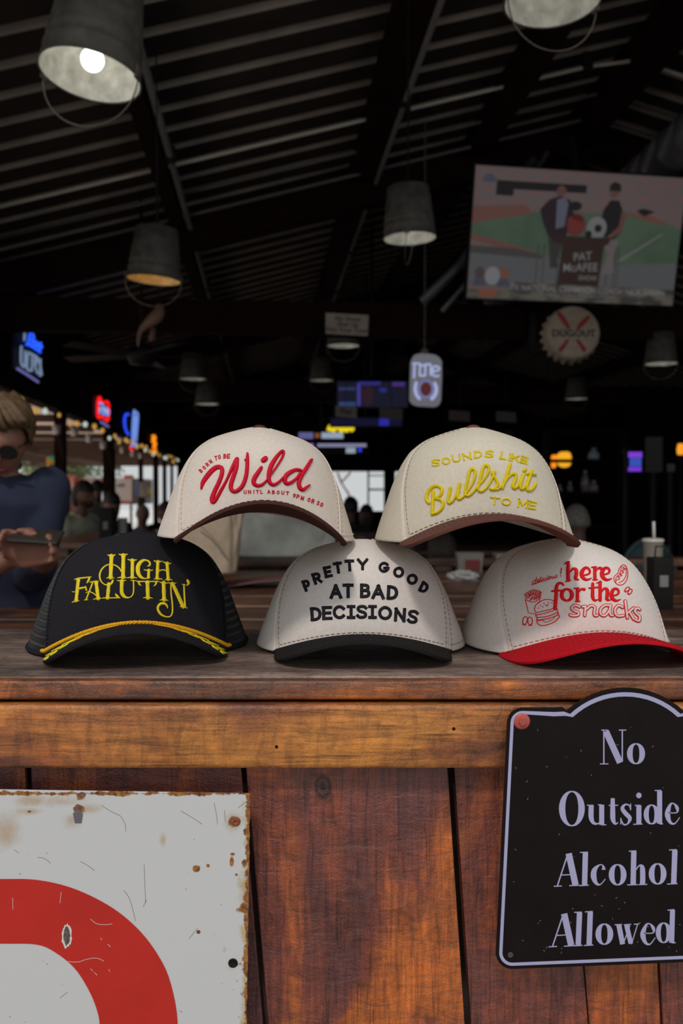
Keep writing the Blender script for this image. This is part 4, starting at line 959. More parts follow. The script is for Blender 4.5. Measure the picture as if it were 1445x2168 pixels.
mb = MB(); mb.lathe([(.0001, .0046), (.0028, .0046), (.0031, .0042), (.0031, .0012)], 6, M=Rm, c=p); mb.build('hex_bolt', mat('red_painted_bolt', (.40, .10, .08), .4), sg)
p = at(1080, 2022, YS); mb = MB(); mb.lathe([(.0001, .00015), (.0012, .0002), (.0017, .0006), (.0022, .0004), (.0025, -.0001)], 16, M=Rm, c=p); mb.build('grommet', M_['bucket'], sg, True)
# pale chips and scratches on the sign
mb = MB(); rr = random.Random(5)
for _ in range(46):
    x = rr.uniform(1085, 1440); y = rr.uniform(1510, 2035); a = rr.uniform(0, PI); l = rr.uniform(1, 5)
    lay_stroke(mb, mpS, [(x, y, .7), (x + l * math.cos(a), y + l * math.sin(a), 1.1)], .0001, 2, False, 'flat', prof=FLAT)
o = mb.build('scratch_marks', mat('pale_scratch', (.28, .24, .22), .7), sg); o['kind'] = 'stuff'

# ---- big white enamel sign with the red curve
YE = .779
mpE = plane_map((0, YE, 0), (0, -1, 0))
es = thing('enamel_sign', 'large white enamelled metal sign with rusty edges and part of a thick red curve', 'sign', at(200, 2168, YE))
M_['enamel'], nt, N, L, P = _nodes('white_enamel')
P.inputs['Roughness'].default_value = .22; P.inputs['Coat Weight'].default_value = .3
tl = at(530, 1680, YE)
tc = N.new('ShaderNodeTexCoord'); sx = N.new('ShaderNodeSeparateXYZ'); L.new(tc.outputs['Object'], sx.inputs[0])
es_loc = es.matrix_basis.translation
def mth(op, a, b=None, c=None):
    n = N.new('ShaderNodeMath'); n.operation = op
    for i, x in enumerate((a, b, c)):
        if x is None: continue
        if isinstance(x, (int, float)): n.inputs[i].default_value = x
        else: L.new(x, n.inputs[i])
    return n.outputs[0]
xr = tl.x - es_loc.x; zt2 = tl.z - es_loc.z
# distance from the right edge (slanting slightly) and the top edge
er = mth('ABSOLUTE', mth('SUBTRACT', xr, mth('SUBTRACT', sx.outputs[0], mth('MULTIPLY', mth('SUBTRACT', sx.outputs[2], zt2), .0160))))
et = mth('ABSOLUTE', mth('SUBTRACT', zt2, sx.outputs[2]))
def nz(sc, det=6, vec=(1, 1, 1)):
    mp = N.new('ShaderNodeMapping'); mp.inputs['Scale'].default_value = vec; L.new(tc.outputs['Object'], mp.inputs[0]); n = N.new('ShaderNodeTexNoise'); n.inputs['Scale'].default_value = sc; n.inputs['Detail'].default_value = det; n.inputs['Roughness'].default_value = .7; L.new(mp.outputs[0], n.inputs[0]); return n.outputs[0]
n1 = nz(60); n2 = nz(22); n3 = nz(170, 4)
def smooth(x, a, b):
    m = N.new('ShaderNodeMapRange'); m.interpolation_type = 'SMOOTHSTEP'; m.inputs[1].default_value = a; m.inputs[2].default_value = b; L.new(x, m.inputs[0]); return m.outputs[0]
# hard rust close to the right edge
re = mth('SUBTRACT', mth('MULTIPLY', mth('SUBTRACT', n1, .42), .030), er); rust = smooth(re, -.0020, -.0004)
re2 = mth('SUBTRACT', mth('MULTIPLY', mth('SUBTRACT', n2, .44), .050), er); stain = smooth(re2, -.0035, .004)
te = mth('SUBTRACT', mth('MULTIPLY', mth('SUBTRACT', n1, .45), .014), et); rust_t = smooth(te, -.0012, 0)
def spot(px, py, rx, ry):
    q = at(px, py, YE); dx = mth('DIVIDE', mth('SUBTRACT', sx.outputs[0], q.x - es_loc.x), rx); dz = mth('DIVIDE', mth('SUBTRACT', sx.outputs[2], q.z - es_loc.z), ry)
    d = mth('SQRT', mth('ADD', mth('MULTIPLY', dx, dx), mth('MULTIPLY', dz, dz)))
    return mth('SUBTRACT', 1.0, d)
cl = None
for s4 in ((70, 1695, .022, .007), (135, 1697, .030, .009), (10, 1760, .018, .022), (150, 1735, .012, .012), (185, 1712, .018, .007), (345, 1780, .004, .009), (495, 1740, .011, .012), (493, 2040, .011, .012), (520, 1900, .008, .022), (65, 1718, .016, .004), (475, 2010, .004, .006)):
    q = spot(*s4); cl = q if cl is None else mth('MAXIMUM', cl, q)
cloud = smooth(mth('ADD', cl, mth('MULTIPLY', mth('SUBTRACT', n2, .5), 2.6)), .05, 1.2)
hd = None
for s4 in ((415, 1839, .004, .0035), (440, 1833, .002, .002), (490, 1825, .0025, .006), (492, 1808, .003, .002), (500, 1852, .002, .002), (517, 1828, .004, .006), (168, 1712, .006, .006), (62, 1718, .003, .002), (517, 1920, .006, .006), (515, 1925, .008, .004), (420, 1973, .002, .002), (494, 1738, .0065, .0065), (492, 2040, .0055, .0055), (172, 1685, .006, .005), (330, 1678, .004, .002)):
    q = spot(*s4); hd = q if hd is None else mth('MAXIMUM', hd, q)
hard = smooth(mth('ADD', hd, mth('MULTIPLY', mth('SUBTRACT', n1, .5), 1.9)), .12, .45)
def mixc(f, a, b):
    x = N.new('ShaderNodeMix'); x.data_type = 'RGBA'; L.new(f, x.inputs[0])
    for i, c in ((6, a), (7, b)):
        if isinstance(c, tuple): x.inputs[i].default_value = (*c, 1)
        else: L.new(c, x.inputs[i])
    return x.outputs[2]
rc = N.new('ShaderNodeValToRGB'); rc.color_ramp.elements[0].position = .38; rc.color_ramp.elements[1].position = .62; rc.color_ramp.elements[0].color = (.11, .03, .012, 1); rc.color_ramp.elements[1].color = (.48, .21, .04, 1); L.new(n3, rc.inputs[0])
c = mixc(stain, (.665, .68, .69), (.56, .45, .24)); c = mixc(mth('MULTIPLY', cloud, .75), c, (.50, .36, .22)); c = mixc(mth('MAXIMUM', mth('MAXIMUM', rust, rust_t), hard), c, rc.outputs[0])
L.new(c, P.inputs['Base Color'])
bp = N.new('ShaderNodeBump'); bp.inputs['Strength'].default_value = .5; bp.inputs['Distance'].default_value = .001; L.new(mth('MULTIPLY', n3, mth('MAXIMUM', rust, hard)), bp.inputs['Height']); L.new(bp.outputs[0], P.inputs['Normal'])
rgh = mth('MULTIPLY_ADD', mth('MAXIMUM', rust, hard), .6, .25); L.new(rgh, P.inputs['Roughness'])
edge = []
rr = random.Random(3)
for y in range(1684, 2900, 12): edge.append((530 - (y - 1680) * .0164 + rr.uniform(-1.4, .5), y))
flat_poly('sign_plate', [(-1050, 1672), (-200, 1674), (0, 1672), (200, 1675), (400, 1678), (529, 1680)] + edge + [(505, 2900), (-1050, 2900)], YE, .0016, M_['enamel'], es, .0002)
M_['enred'] = mat('red_enamel', (.58, .022, .013), .22, coat=.3, var=.1, vscale=14)
def chain(pts): return resample([(x, y, 1) for x, y in pts], 10, True)
out_ = chain([(-520, 1861), (-200, 1861), (0, 1861), (78, 1863), (155, 1881), (233, 1919), (291, 1966), (333, 2020), (360, 2078), (376, 2168), (366, 2270), (330, 2360), (260, 2430), (155, 2470), (0, 2480), (-520, 2480)])
in_ = chain([(-520, 1998), (-200, 1998), (0, 1998), (78, 2000), (116, 2016), (155, 2047), (182, 2086), (202, 2129), (211, 2172), (205, 2230), (180, 2290), (130, 2330), (70, 2345), (0, 2345), (-200, 2345), (-520, 2345)])
def evenly(c, n):
    ds = [0]
    for a, b in zip(c, c[1:]): ds.append(ds[-1] + math.hypot(b[0] - a[0], b[1] - a[1]))
    r = []; j = 0
    for i in range(n):
        t = ds[-1] * i / (n - 1)
        while j < len(ds) - 2 and ds[j + 1] < t: j += 1
        q = (t - ds[j]) / (ds[j + 1] - ds[j]); r.append((c[j][0] * (1 - q) + c[j + 1][0] * q, c[j][1] * (1 - q) + c[j + 1][1] * q))
    return r
n = 160; A_ = evenly(out_, n); B_ = evenly(in_, n)
vs = [at(x, y, YE - .0003) for x, y in A_] + [at(x, y, YE - .0003) for x, y in B_]
new_obj('painted_curve', vs, [(i, i + 1, n + i + 1, n + i) for i in range(n - 1)], M_['enred'], es)['label'] = 'thick red curved stroke of a letter'
# screws, bare holes, chipped spot
p = at(499, 1739, YE); mb = MB(); mb.lathe([(.0001, .0009), (.0012, .0010), (.0018, .0018), (.0034, .0014), (.0042, 0)], 18, M=Rm, c=p); mb.build('screw', mat('rusty_screw', (.30, .09, .035), .7, metal=.3, var=.5, vscale=400), es, True)['label'] = 'rusty screw'
for (x, y, r) in ((493, 2039, .0034), (165, 1727, .0020)):
    p = at(x, y, YE); mb = MB(); mb.lathe([(.0001, .0002), (r * .8, .0003), (r, .0008), (r * 1.2, .0003), (r * 1.25, 0)], 18, M=Rm, c=p); mb.build('screw_hole', M_['black'], es, True)
flat_poly('metal_clip', [(154, 1722), (160, 1718), (170, 1718), (175, 1723), (172, 1743), (158, 1743)], YE - .0008, .0006, mat('zinc_clip', (.20, .19, .22), .45, metal=.5), es)
def blob(name, cx, cy, rx, ry, m, y, seed, n=26, jag=.14):
    r = random.Random(seed); return flat_poly(name, [(cx + rx * math.cos(2 * PI * i / n) * r.uniform(1 - jag, 1 + jag), cy + ry * math.sin(2 * PI * i / n) * r.uniform(1 - jag, 1 + jag)) for i in range(n)], y, .0002, m, es, 0)
blob('chip_rim', 141, 1982, 11, 25, mat('bare_chip_edge', (.75, .72, .68), .6), YE - .0005, 1); blob('chip_core', 141, 1982, 7, 19, mat('bare_dark_metal', (.13, .10, .09), .6, var=.5, vscale=300), YE - .0006, 2)
blob('rust_chip', 174, 1682, 8, 5, mat('rust_chip_metal', (.20, .10, .08), .7, var=.4, vscale=300), YE - .0003, 4); blob('rust_chip', 165, 1712, 7, 8, bpy.data.materials['rust_chip_metal'], YE - .0003, 6)
mb = MB()
SC = [[(262, 1885), (275, 1905), (287, 1950)], [(170, 1824), (185, 1832), (200, 1843)], [(80, 1815), (95, 1818), (107, 1828)], [(453, 1700), (458, 1725), (460, 1745)], [(383, 1717), (405, 1730), (428, 1745)], [(305, 1830), (308, 1912)], [(310, 1905), (303, 1920)], [(215, 1705), (235, 1718), (255, 1727)], [(255, 1728), (265, 1745), (266, 1760)], [(30, 1799), (40, 1806)], [(504, 1710), (520, 1698), (527, 1692)], [(418, 1965), (410, 1975), (400, 1987)], [(127, 2113), (143, 2100)], [(475, 1715), (477, 1740)]]
for q in SC: lay_stroke(mb, mpE, [(x, y, .9) for x, y in q], .0001, 3, len(q) > 2, 'flat', prof=FLAT)
rr = random.Random(11)
for _ in range(34):
    x = rr.uniform(0, 515); y = rr.uniform(1690, 2168); a = rr.uniform(0, PI); l = rr.uniform(.6, 5)
    lay_stroke(mb, mpE, [(x, y, .5), (x + l * math.cos(a), y + l * math.sin(a), 1.0)], .0001, 3, False, 'flat', prof=FLAT, base=.0004)
mb.build('scratch_marks', mat('brown_scratch', (.22, .15, .10), .8), es)['kind'] = 'stuff'
mb = MB()
for q in ([(130, 1888), (127, 1912)], [(142, 2035), (165, 2036), (185, 2030), (205, 2028), (220, 2034)], [(192, 1945), (205, 1955), (225, 1957), (238, 1955)], [(213, 1985), (216, 1990)], [(228, 1998), (234, 2004)], [(192, 2050), (197, 2056)], [(200, 2058), (206, 2064)], [(230, 2052), (233, 2056)], [(27, 1900), (28, 1925)]):
    lay_stroke(mb, mpE, [(x, y, 1.1) for x, y in q], .0001, 3, len(q) > 2, 'flat', prof=FLAT, base=.0005)
mb.build('paint_chips', mat('white_chip', (.75, .55, .5), .7), es)['kind'] = 'stuff'
# ================================================================= LAMPS MADE OF UPTURNED BUCKETS
def bucket(label, px, py, wpx, hpx_ratio=None, bulb=(1.0, .97, .88), bs=3.0, tilt=(0, 0), yawb=0.0, inner=None, D=.28, detail=True, body=True, cable=True, bz=None):
    """rim centre at px, py; rim width in px gives the distance"""
    Y = D * F / wpx; c = at(px, py, Y); r = D / 2; h = D * .95
    M = Matrix.Translation(c) @ Matrix.Rotation(math.radians(yawb), 4, 'Z') @ Matrix.Rotation(math.radians(tilt[0]), 4, 'X') @ Matrix.Rotation(math.radians(tilt[1]), 4, 'Y')
    t = thing('bucket_lamp', label, 'lamp', M=M, group='upturned metal buckets used as ceiling lamps')
    R3 = M.to_3x3(); L3 = lambda v: M @ Vector(v)
    mb = MB(); prof = [(r * .97, .004), (r * 1.0, .0), (r * 1.02, .004), (r * 1.0, .008), (r * .985, .012), (r * .955, .05), (r * .965, .053), (r * .965, .058), (r * .945, .062), (r * .93, .085), (r * .94, .088), (r * .935, .094), (r * .78, h), (r * .70, h + .004), (0.0001, h + .004)]
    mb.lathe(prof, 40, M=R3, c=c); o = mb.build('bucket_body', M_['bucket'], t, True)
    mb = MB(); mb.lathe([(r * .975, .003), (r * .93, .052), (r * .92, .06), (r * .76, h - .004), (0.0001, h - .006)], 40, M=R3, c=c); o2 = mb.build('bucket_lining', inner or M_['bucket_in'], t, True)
    mb = MB(); bz = bz or (.105 if detail else .10); mb.ball(L3((0, 0, bz)), .032, 16, 12); mb.lathe([(.012, .03), (.014, .07), (.014, h - bz - .01)], 12, M=R3, c=L3((0, 0, bz)))
    bm_ = glow('bulb_light_%g_%g' % (bulb[2], bs), bulb, bs); mb.build('light_bulb', bm_, t, True)
    if detail:
        mb = MB(); pts = []
        for i in range(25):
            a = PI * i / 24; pts.append(L3((-math.cos(a) * r * 1.03, math.sin(a) * .025, -math.sin(a) ** .9 * r * .95 + .004)))
        mb.tube(pts, .0022, 6); mb.build('bail_handle', M_['wire'], t, True)
        for sg in (-1, 1): mb = MB(); mb.box(L3((sg * r * 1.015, 0, .012)), (.008, .028, .036), R3, .002); mb.build('handle_lug', M_['bucket'], t, True)
    if cable:
        top = L3((0, 0, h)); u = top.dot(LA); zt = roof_z(u) - .02
        mb = MB(); mb.tube([top, Vector((top.x, top.y, zt))], .004, 6); mb.build('cable', M_['black'], t)
        mb = MB(); mb.lathe([(.0001, .02), (.03, .016), (.045, 0)], 16, c=top); mb.build('cap_nut', M_['black'], t, True)
    return t
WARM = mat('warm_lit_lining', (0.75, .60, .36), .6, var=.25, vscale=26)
bucket('nearest bucket lamp, top left, lit bulb showing', 190, 163, 213, tilt=(-7, 6), yawb=-12, bs=2.6, bz=.050)
bucket('bucket lamp cut off by the top edge on the right', 1170, 4, 204, tilt=(-3, 0), yawb=18, bs=1.6)
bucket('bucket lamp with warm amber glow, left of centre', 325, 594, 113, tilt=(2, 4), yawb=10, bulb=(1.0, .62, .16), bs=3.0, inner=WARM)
bucket('bucket lamp hanging left of the large screen', 867, 506, 112, tilt=(-2, -1), yawb=80, bs=2.4)
bucket('dim bucket lamp below the amber one', 408, 803, 56, bs=1.2)
bucket('small bucket lamp above the peak of the Wild cap', 438, 856, 50, bs=2.4)
bucket('bucket lamp under the small pale notice board', 726, 733, 68, bs=1.8)
bucket('bucket lamp between the notice board and the blue screen', 680, 806, 50, bs=1.4)
bucket('bucket lamp at the right edge under the bottle cap sign', 1398, 771, 68, bs=2.6)
bucket('faint bucket lamp right of the can shaped sign', 1219, 845, 46, bs=1.6)
bucket('tiny far bucket lamp above the yellow neon', 632, 899, 28, bs=1.2, detail=False)
bucket('tiny far bucket lamp right of the script cap', 1078, 938, 28, bs=.8, detail=False)

# ================================================================= SCREENS
# big screen on the near truss, turned and tipped towards the room
def screen_thing(label, c, w, h, yaw, tilt, mount_to=None, name='television'):
    R3 = (Matrix.Rotation(yaw, 4, 'Z') @ Matrix.Rotation(tilt, 4, 'X'))
    M = Matrix.Translation(c) @ R3
    t = thing(name, label, 'television', M=M)
    mb = MB(); R = M.to_3x3(); mb.box(M @ Vector((0, .025, 0)), (w + .03, .05, h + .03), R, .006); mb.build('casing', M_['black'], t, True)
    return t, M
# corners of the picture in the photograph
TVL, TVR = at(997, 492, 6.72), at(1437, 515, 7.0)
tvc = (TVL + TVR) / 2; tw = (TVR - TVL).length * 1.0; th = tw * .565; tyaw = math.atan2(TVR.y - TVL.y, TVR.x - TVL.x); ttilt = math.radians(13)
tv, TM = screen_thing('large wall mounted screen showing two seated presenters by a playing field', tvc, tw, th, tyaw, ttilt)
mb = MB(); mb.prism(TM @ Vector((0, .05, 0)), TM @ Vector((0, .05, 0)) + Vector((0, .0, 0)) + AX * .45 + UP * .1, .12, .12); mb.prism(TM @ Vector((0, .05, .35)), TM @ Vector((0, .3, .75)), .05, .05); mb.build('bracket', M_['black'], tv)
def scr(name, M, w, h, d=.001):
    """maker of flat picture pieces on a screen; u,v in 0..1 from the top left"""
    def P3(u, v, l): return M @ Vector(((u - .5) * w, -.0012 * l - d, (.5 - v) * h))
    return P3
def piece(P3, poly, layer, m, parent, name='picture_piece'):
    vs = [P3(u, v, layer) for u, v in poly]; return new_obj(name, vs, [tuple(range(len(vs)))], m, parent)
def ell(cx, cy, rx, ry, n=20): return [(cx + rx * math.cos(2 * PI * i / n), cy + ry * math.sin(2 * PI * i / n)) for i in range(n)]
def emis_noise(name, c1, c2, s, scale, stretch=(1, 1, 1)):
    m, nt, N, L, P = _nodes(name); tc = N.new('ShaderNodeTexCoord'); mp = N.new('ShaderNodeMapping'); mp.inputs['Scale'].default_value = stretch; L.new(tc.outputs['Object'], mp.inputs[0])
    n = N.new('ShaderNodeTexNoise'); n.inputs['Scale'].default_value = scale; n.inputs['Detail'].default_value = 4; L.new(mp.outputs[0], n.inputs[0])
    r = N.new('ShaderNodeValToRGB'); r.color_ramp.elements[0].position = .42; r.color_ramp.elements[1].position = .58; r.color_ramp.elements[0].color = (*c1, 1); r.color_ramp.elements[1].color = (*c2, 1); L.new(n.outputs[0], r.inputs[0])
    P.inputs['Base Color'].default_value = (.01, .01, .01, 1); P.inputs['Roughness'].default_value = .3; L.new(r.outputs[0], P.inputs['Emission Color']); P.inputs['Emission Strength'].default_value = s; return m
P3 = scr('tv', TM, tw, th)
g_ = lambda n, c: glow('screen_' + n, c, 1.0)
piece(P3, [(0, 0), (1, 0), (1, 1), (0, 1)], 0, emis_noise('screen_stands', (.050, .042, .043), (.070, .038, .035), 1, 9, (1, 1, 5)), tv, 'picture')
piece(P3, [(0, .42), (.15, .34), (.42, .30), (.80, .31), (.96, .37), (1, .40), (1, .70), (.72, .72), (.38, .66), (0, .52)], 1, emis_noise('screen_field', (.018, .036, .019), (.026, .044, .026), 1, 4), tv)
for poly in ([(0, .30), (.24, .27), (.28, .33), (.10, .39), (0, .43)], [(0, .50), (.30, .62), (.30, .66), (0, .55)], [(.62, .27), (.84, .30), (.93, .35), (.90, .37), (.76, .32)]): piece(P3, poly, 2, g_('seats', (.075, .032, .026)), tv)
piece(P3, [(0, .62), (.36, .66), (.68, .70), (1, .66), (1, .93), (0, .90)], 3, g_('grey_wall', (.048, .050, .052)), tv)
piece(P3, [(0, .595), (.2, .60), (.34, .645), (.34, .675), (0, .65)], 4, g_('dark_line', (.028, .026, .024)), tv)
piece(P3, [(.69, .67), (.90, .44), (.915, .44), (.72, .67)], 4, g_('pitch_line', (.07, .07, .07)), tv)
dk = g_('black', (.004, .003, .004)); sk = g_('skin', (.060, .028, .022)); wh = g_('white', (.09, .09, .09)); rd = g_('red', (.075, .012, .012)); jk = g_('jacket', (.010, .004, .007))
piece(P3, [(.10, .10), (.52, .10), (.52, .16), (.18, .16), (.18, .21), (.10, .21)], 5, dk, tv)
# chairs, presenters, desk, helmets
for x in (.315, .345, .415, .655, .69, .705): piece(P3, [(x, .55), (x + .006, .55), (x + .004, .92), (x - .002, .92)], 5, g_('chair', (.03, .028, .028)), tv)
piece(P3, [(.33, .40), (.31, .30), (.35, .22), (.40, .19), (.45, .22), (.47, .32), (.44, .50), (.36, .50)], 6, jk, tv); piece(P3, [(.385, .22), (.42, .20), (.44, .24), (.43, .42), (.39, .44)], 7, g_('shirt', (.055, .055, .08)), tv)
piece(P3, ell(.402, .155, .022, .042), 7, sk, tv); piece(P3, [(.36, .50), (.44, .50), (.41, .68), (.42, .74), (.38, .74), (.37, .6)], 6, g_('trousers', (.018, .016, .014)), tv)
piece(P3, [(.60, .44), (.61, .28), (.64, .20), (.68, .20), (.705, .28), (.71, .44), (.66, .52)], 6, dk, tv); piece(P3, [(.70, .26), (.72, .32), (.71, .44), (.65, .50), (.64, .48), (.69, .40)], 7, sk, tv)
piece(P3, ell(.655, .135, .023, .045), 7, sk, tv); piece(P3, [(.628, .13), (.632, .08), (.655, .06), (.68, .08), (.685, .13)], 8, dk, tv); piece(P3, [(.62, .50), (.70, .50), (.68, .62), (.69, .76), (.63, .78), (.65, .62)], 6, g_('legs', (.07, .06, .06)), tv)
piece(P3, ell(.485, .40, .045, .085), 8, rd, tv); piece(P3, ell(.585, .415, .048, .085), 8, wh, tv); piece(P3, ell(.592, .42, .018, .03), 9, dk, tv); piece(P3, ell(.55, .47, .015, .03), 9, dk, tv)
piece(P3, ell(.475, .26, .03, .035), 8, dk, tv); piece(P3, [(.45, .31), (.52, .34), (.515, .38), (.46, .35)], 8, dk, tv); piece(P3, [(.77, .27), (.80, .25), (.86, .27), (.81, .31)], 6, dk, tv); piece(P3, [(.03, .11), (.05, .06), (.08, .06), (.10, .10), (.08, .12)], 6, g_('bird', (.03, .035, .05)), tv)
piece(P3, [(.37, .49), (.66, .49), (.65, .54), (.63, .55), (.62, .87), (.42, .87), (.43, .55), (.38, .54)], 9, g_('desk', (.014, .006, .005)), tv)
for (x0, x1, y0, y1) in ((.50, .565, .62, .68), (.44, .60, .72, .79), (.53, .60, .81, .84)): pass
TR = TM @ Matrix.Rotation(PI / 2, 4, 'X')
def tvtext(s, u, v, size, m, layer=12, sq=1.0, slant=0.0):
    T = TR @ Matrix.Translation(Vector(((u - .5) * tw, (.5 - v) * th, .0012 * layer))) @ Matrix.Rotation(slant, 4, 'Z') @ Matrix.Diagonal(Vector((sq, 1, 1, 1)))
    return text_obj('screen_text', s, size, T, m, tv, .0001, True)
tvtext('PAT', .53, .645, .085, wh, slant=.12); tvtext('McAFEE', .525, .73, .085, wh, slant=.05); tvtext('SHOW', .565, .81, .05, wh)
piece(P3, [(.22, .865), (1, .875), (1, 1), (.20, 1), (0, 1), (0, .93), (.2, .93)], 10, emis_noise('screen_banner', (.012, .010, .010), (.05, .045, .035), 1, 6, (1, 1, 2)), tv)
tvtext('7X NATIONAL CHAMPION COACH NICK SABAN', .575, .905, .062, g_('banner_text', (.11, .10, .10)), sq=.92)
tvtext('THE PAT McAFEE SHOW LIVE FROM GAMEDAY', .50, .95, .034, g_('banner_text2', (.06, .06, .065)), sq=.95)
piece(P3, [(.05, .925), (.135, .925), (.135, .985), (.05, .985)], 12, g_('orange', (.10, .035, .02)), tv)
for (x, c) in ((.05, (.035, .022, .022)), (.165, (.09, .035, .025))): piece(P3, ell(x, .80, .022, .045), 11, g_('face%g' % x, c), tv); piece(P3, [(x - .03, .90), (x - .02, .84), (x + .02, .84), (x + .03, .90)], 11, g_('suit%g' % x, (.03, .03, .045)), tv)
piece(P3, ell(.11, .82, .035, .07), 11, g_('logo', (.11, .11, .12)), tv)

def flat_screen(label, px0, py0, px1, py1, Y, name='television', down=False):
    a = at(px0, py0, Y); b = at(px1, py1, Y); c = (a + b) / 2; w = b.x - a.x; h = a.z - b.z
    t, M = screen_thing(label, c, w, h, 0, 0); P = scr('s', M, w, h)
    mb = MB(); mb.prism(c + Vector((0, .05, 0)), c + Vector((0, .25, h * .7)), .06, .06); mb.tube([c + Vector((0, .25, h * .7)), Vector((c.x, c.y + .25, 0 if down else roof_z(c.dot(LA)) - .05))], .02, 8); mb.build('floor_stand' if down else 'ceiling_mount', M_['black'], t)
    return t, M, P, w, h
t, M2, P2, w2, h2 = flat_screen('dark blue lit screen left of the can shaped sign', 714, 808, 862, 862, 9.2)
piece(P2, [(0, 0), (1, 0), (1, 1), (0, 1)], 0, g_('navy', (.004, .004, .016)), t, 'picture')
for (u0, v0, u1, v1, c) in ((.02, .22, .26, .34, (.020, .030, .085)), (.02, .80, .26, .95, (.022, .045, .14)), (.28, .05, .33, .95, (.04, .035, .22)), (.30, .0, .62, .14, (.02, .018, .15)), (.60, .25, .70, .42, (.018, .018, .16)), (.78, .02, .96, .18, (.05, .02, .16))):
    piece(P2, [(u0, v0), (u1, v0), (u1, v1), (u0, v1)], 2, g_('blue%g%g' % (u0, v0), c), t)
piece(P2, ell(.43, .55, .09, .40), 3, g_('far_face', (.018, .006, .012)), t)
t, M2, P2, w2, h2 = flat_screen('dim blue screen below the dark blue one', 700, 885, 850, 902, 11.5)
piece(P2, [(0, 0), (1, 0), (1, 1), (0, 1)], 0, g_('navy2', (.003, .003, .02)), t, 'picture'); piece(P2, [(.68, .1), (.82, .1), (.82, .95), (.68, .95)], 2, g_('blue_patch', (.02, .02, .30)), t)
t, M2, P2, w2, h2 = flat_screen('far screen with pale text bars behind the Wild cap peak', 632, 914, 728, 930, 13.5)
for (u0, v0, u1, v1, c) in ((.0, .1, .32, .95, (.10, .10, .25)), (.36, .2, .46, .8, (.20, .07, .02)), (.5, .1, .98, .9, (.28, .33, .45))): piece(P2, [(u0, v0), (u1, v0), (u1, v1), (u0, v1)], 2, g_('bars%g' % u0, c), t)
t, M2, P2, w2, h2 = flat_screen('far screen with a long pale bar right of the Wild cap', 634, 938, 778, 960, 13.6)
for (u0, v0, u1, v1, c) in ((.0, .05, .20, .75, (.30, .12, .45)), (.06, .1, .11, .7, (.6, .01, .05)), (.26, .05, .98, .38, (.20, .20, .32)), (.68, .45, .82, .98, (.25, .33, .36)), (.86, .5, .91, .85, (.03, .04, .8))): piece(P2, [(u0, v0), (u1, v0), (u1, v1), (u0, v1)], 2, g_('bars2%g' % u0, c), t)
t, M2, P2, w2, h2 = flat_screen('violet and blue lit menu screen on the far right', 1329, 957, 1358, 998, 7.5, down=True)
for (u0, v0, u1, v1, c) in ((0, 0, 1, .28, (.18, .04, .62)), (.1, .3, .95, .75, (.03, .07, .42)), (0, .78, .95, 1, (.16, .03, .60))): piece(P2, [(u0, v0), (u1, v0), (u1, v1), (u0, v1)], 2, g_('violet%g' % v0, c), t)

# ================================================================= HANGING SIGNS
# can shaped light sign
Yc = 6.9
t = thing('can_light_sign', 'lit pale can shaped sign reading Lite with a dark red disc', 'light sign', at(901, 860, Yc)); 
ol = [(869, 768), (871, 760), (876, 752), (884, 749), (900, 748), (920, 751), (929, 756), (935, 765), (935, 800), (933, 848), (929, 857), (920, 861), (884, 859), (873, 855), (867, 847), (868, 800)]
flat_poly('sign_body', ol, Yc, .05, glow('sign_body_light', (.115, .115, .135), 1), t, .003)
mpC = plane_map((0, Yc, 0), (0, -1, 0)); k, ox, oy = 14.45, 850, 730
lt = glow('sign_letter_light', (.36, .40, .66), 1)
lay('lit_letters', lt, t, mpC, conv([('l', [(345, 570, 60), (530, 570, 60)]), ('l', [(390, 570, 60), (375, 1000, 70)]), ('l', [(560, 600, 60), (545, 940, 60)]), ('l', [(545, 945, 60), (700, 945, 60)]), ('l', [(560, 620, 60), (690, 640, 60)]), ('l', [(720, 650, 60), (715, 940, 60)]), ('l', [(720, 600, 60), (880, 600, 60)]), ('l', [(880, 640, 55), (880, 930, 55)]), ('c', [(930, 800, 60), (1060, 800, 60), (1150, 740, 60), (1100, 670, 60), (980, 670, 60), (930, 800, 60), (980, 950, 60), (1130, 950, 60)])], ox, oy, k), .006, prof=SATIN, base=.003)
lay('lit_arc', lt, t, mpC, conv([('c', [(440, 1160, 90), (410, 1350, 100), (450, 1530, 100), (540, 1650, 90)]), ('c', [(1010, 1180, 90), (1060, 1350, 100), (1020, 1530, 100), (920, 1650, 110)])], ox, oy, k), .006, prof=SATIN, base=.003)
lay('lit_ring', glow('ring_light', (.14, .16, .34), 1), t, mpC, conv([ring(740, 1350, 215, 255, 70, 70)], ox, oy, k), .005, prof=SATIN, base=.003)
flat_poly('sign_disc', [(850 + (740 + 165 * math.cos(a)) / k, 730 + (1350 + 215 * math.sin(a)) / k) for a in [2 * PI * i / 24 for i in range(24)]], Yc - .008, .01, glow('disc_light', (.075, .010, .012), 1), t, 0)
mb = MB(); tp = at(899, 748, Yc); mb.tube([tp + Vector((0, .02, 0)), Vector((tp.x, tp.y + .02, roof_z(tp.dot(LA)) - .02))], .004, 6); mb.ball(tp + Vector((0, .02, .015)), .03, 12, 8); mb.build('hanger', M_['pipe'], t)
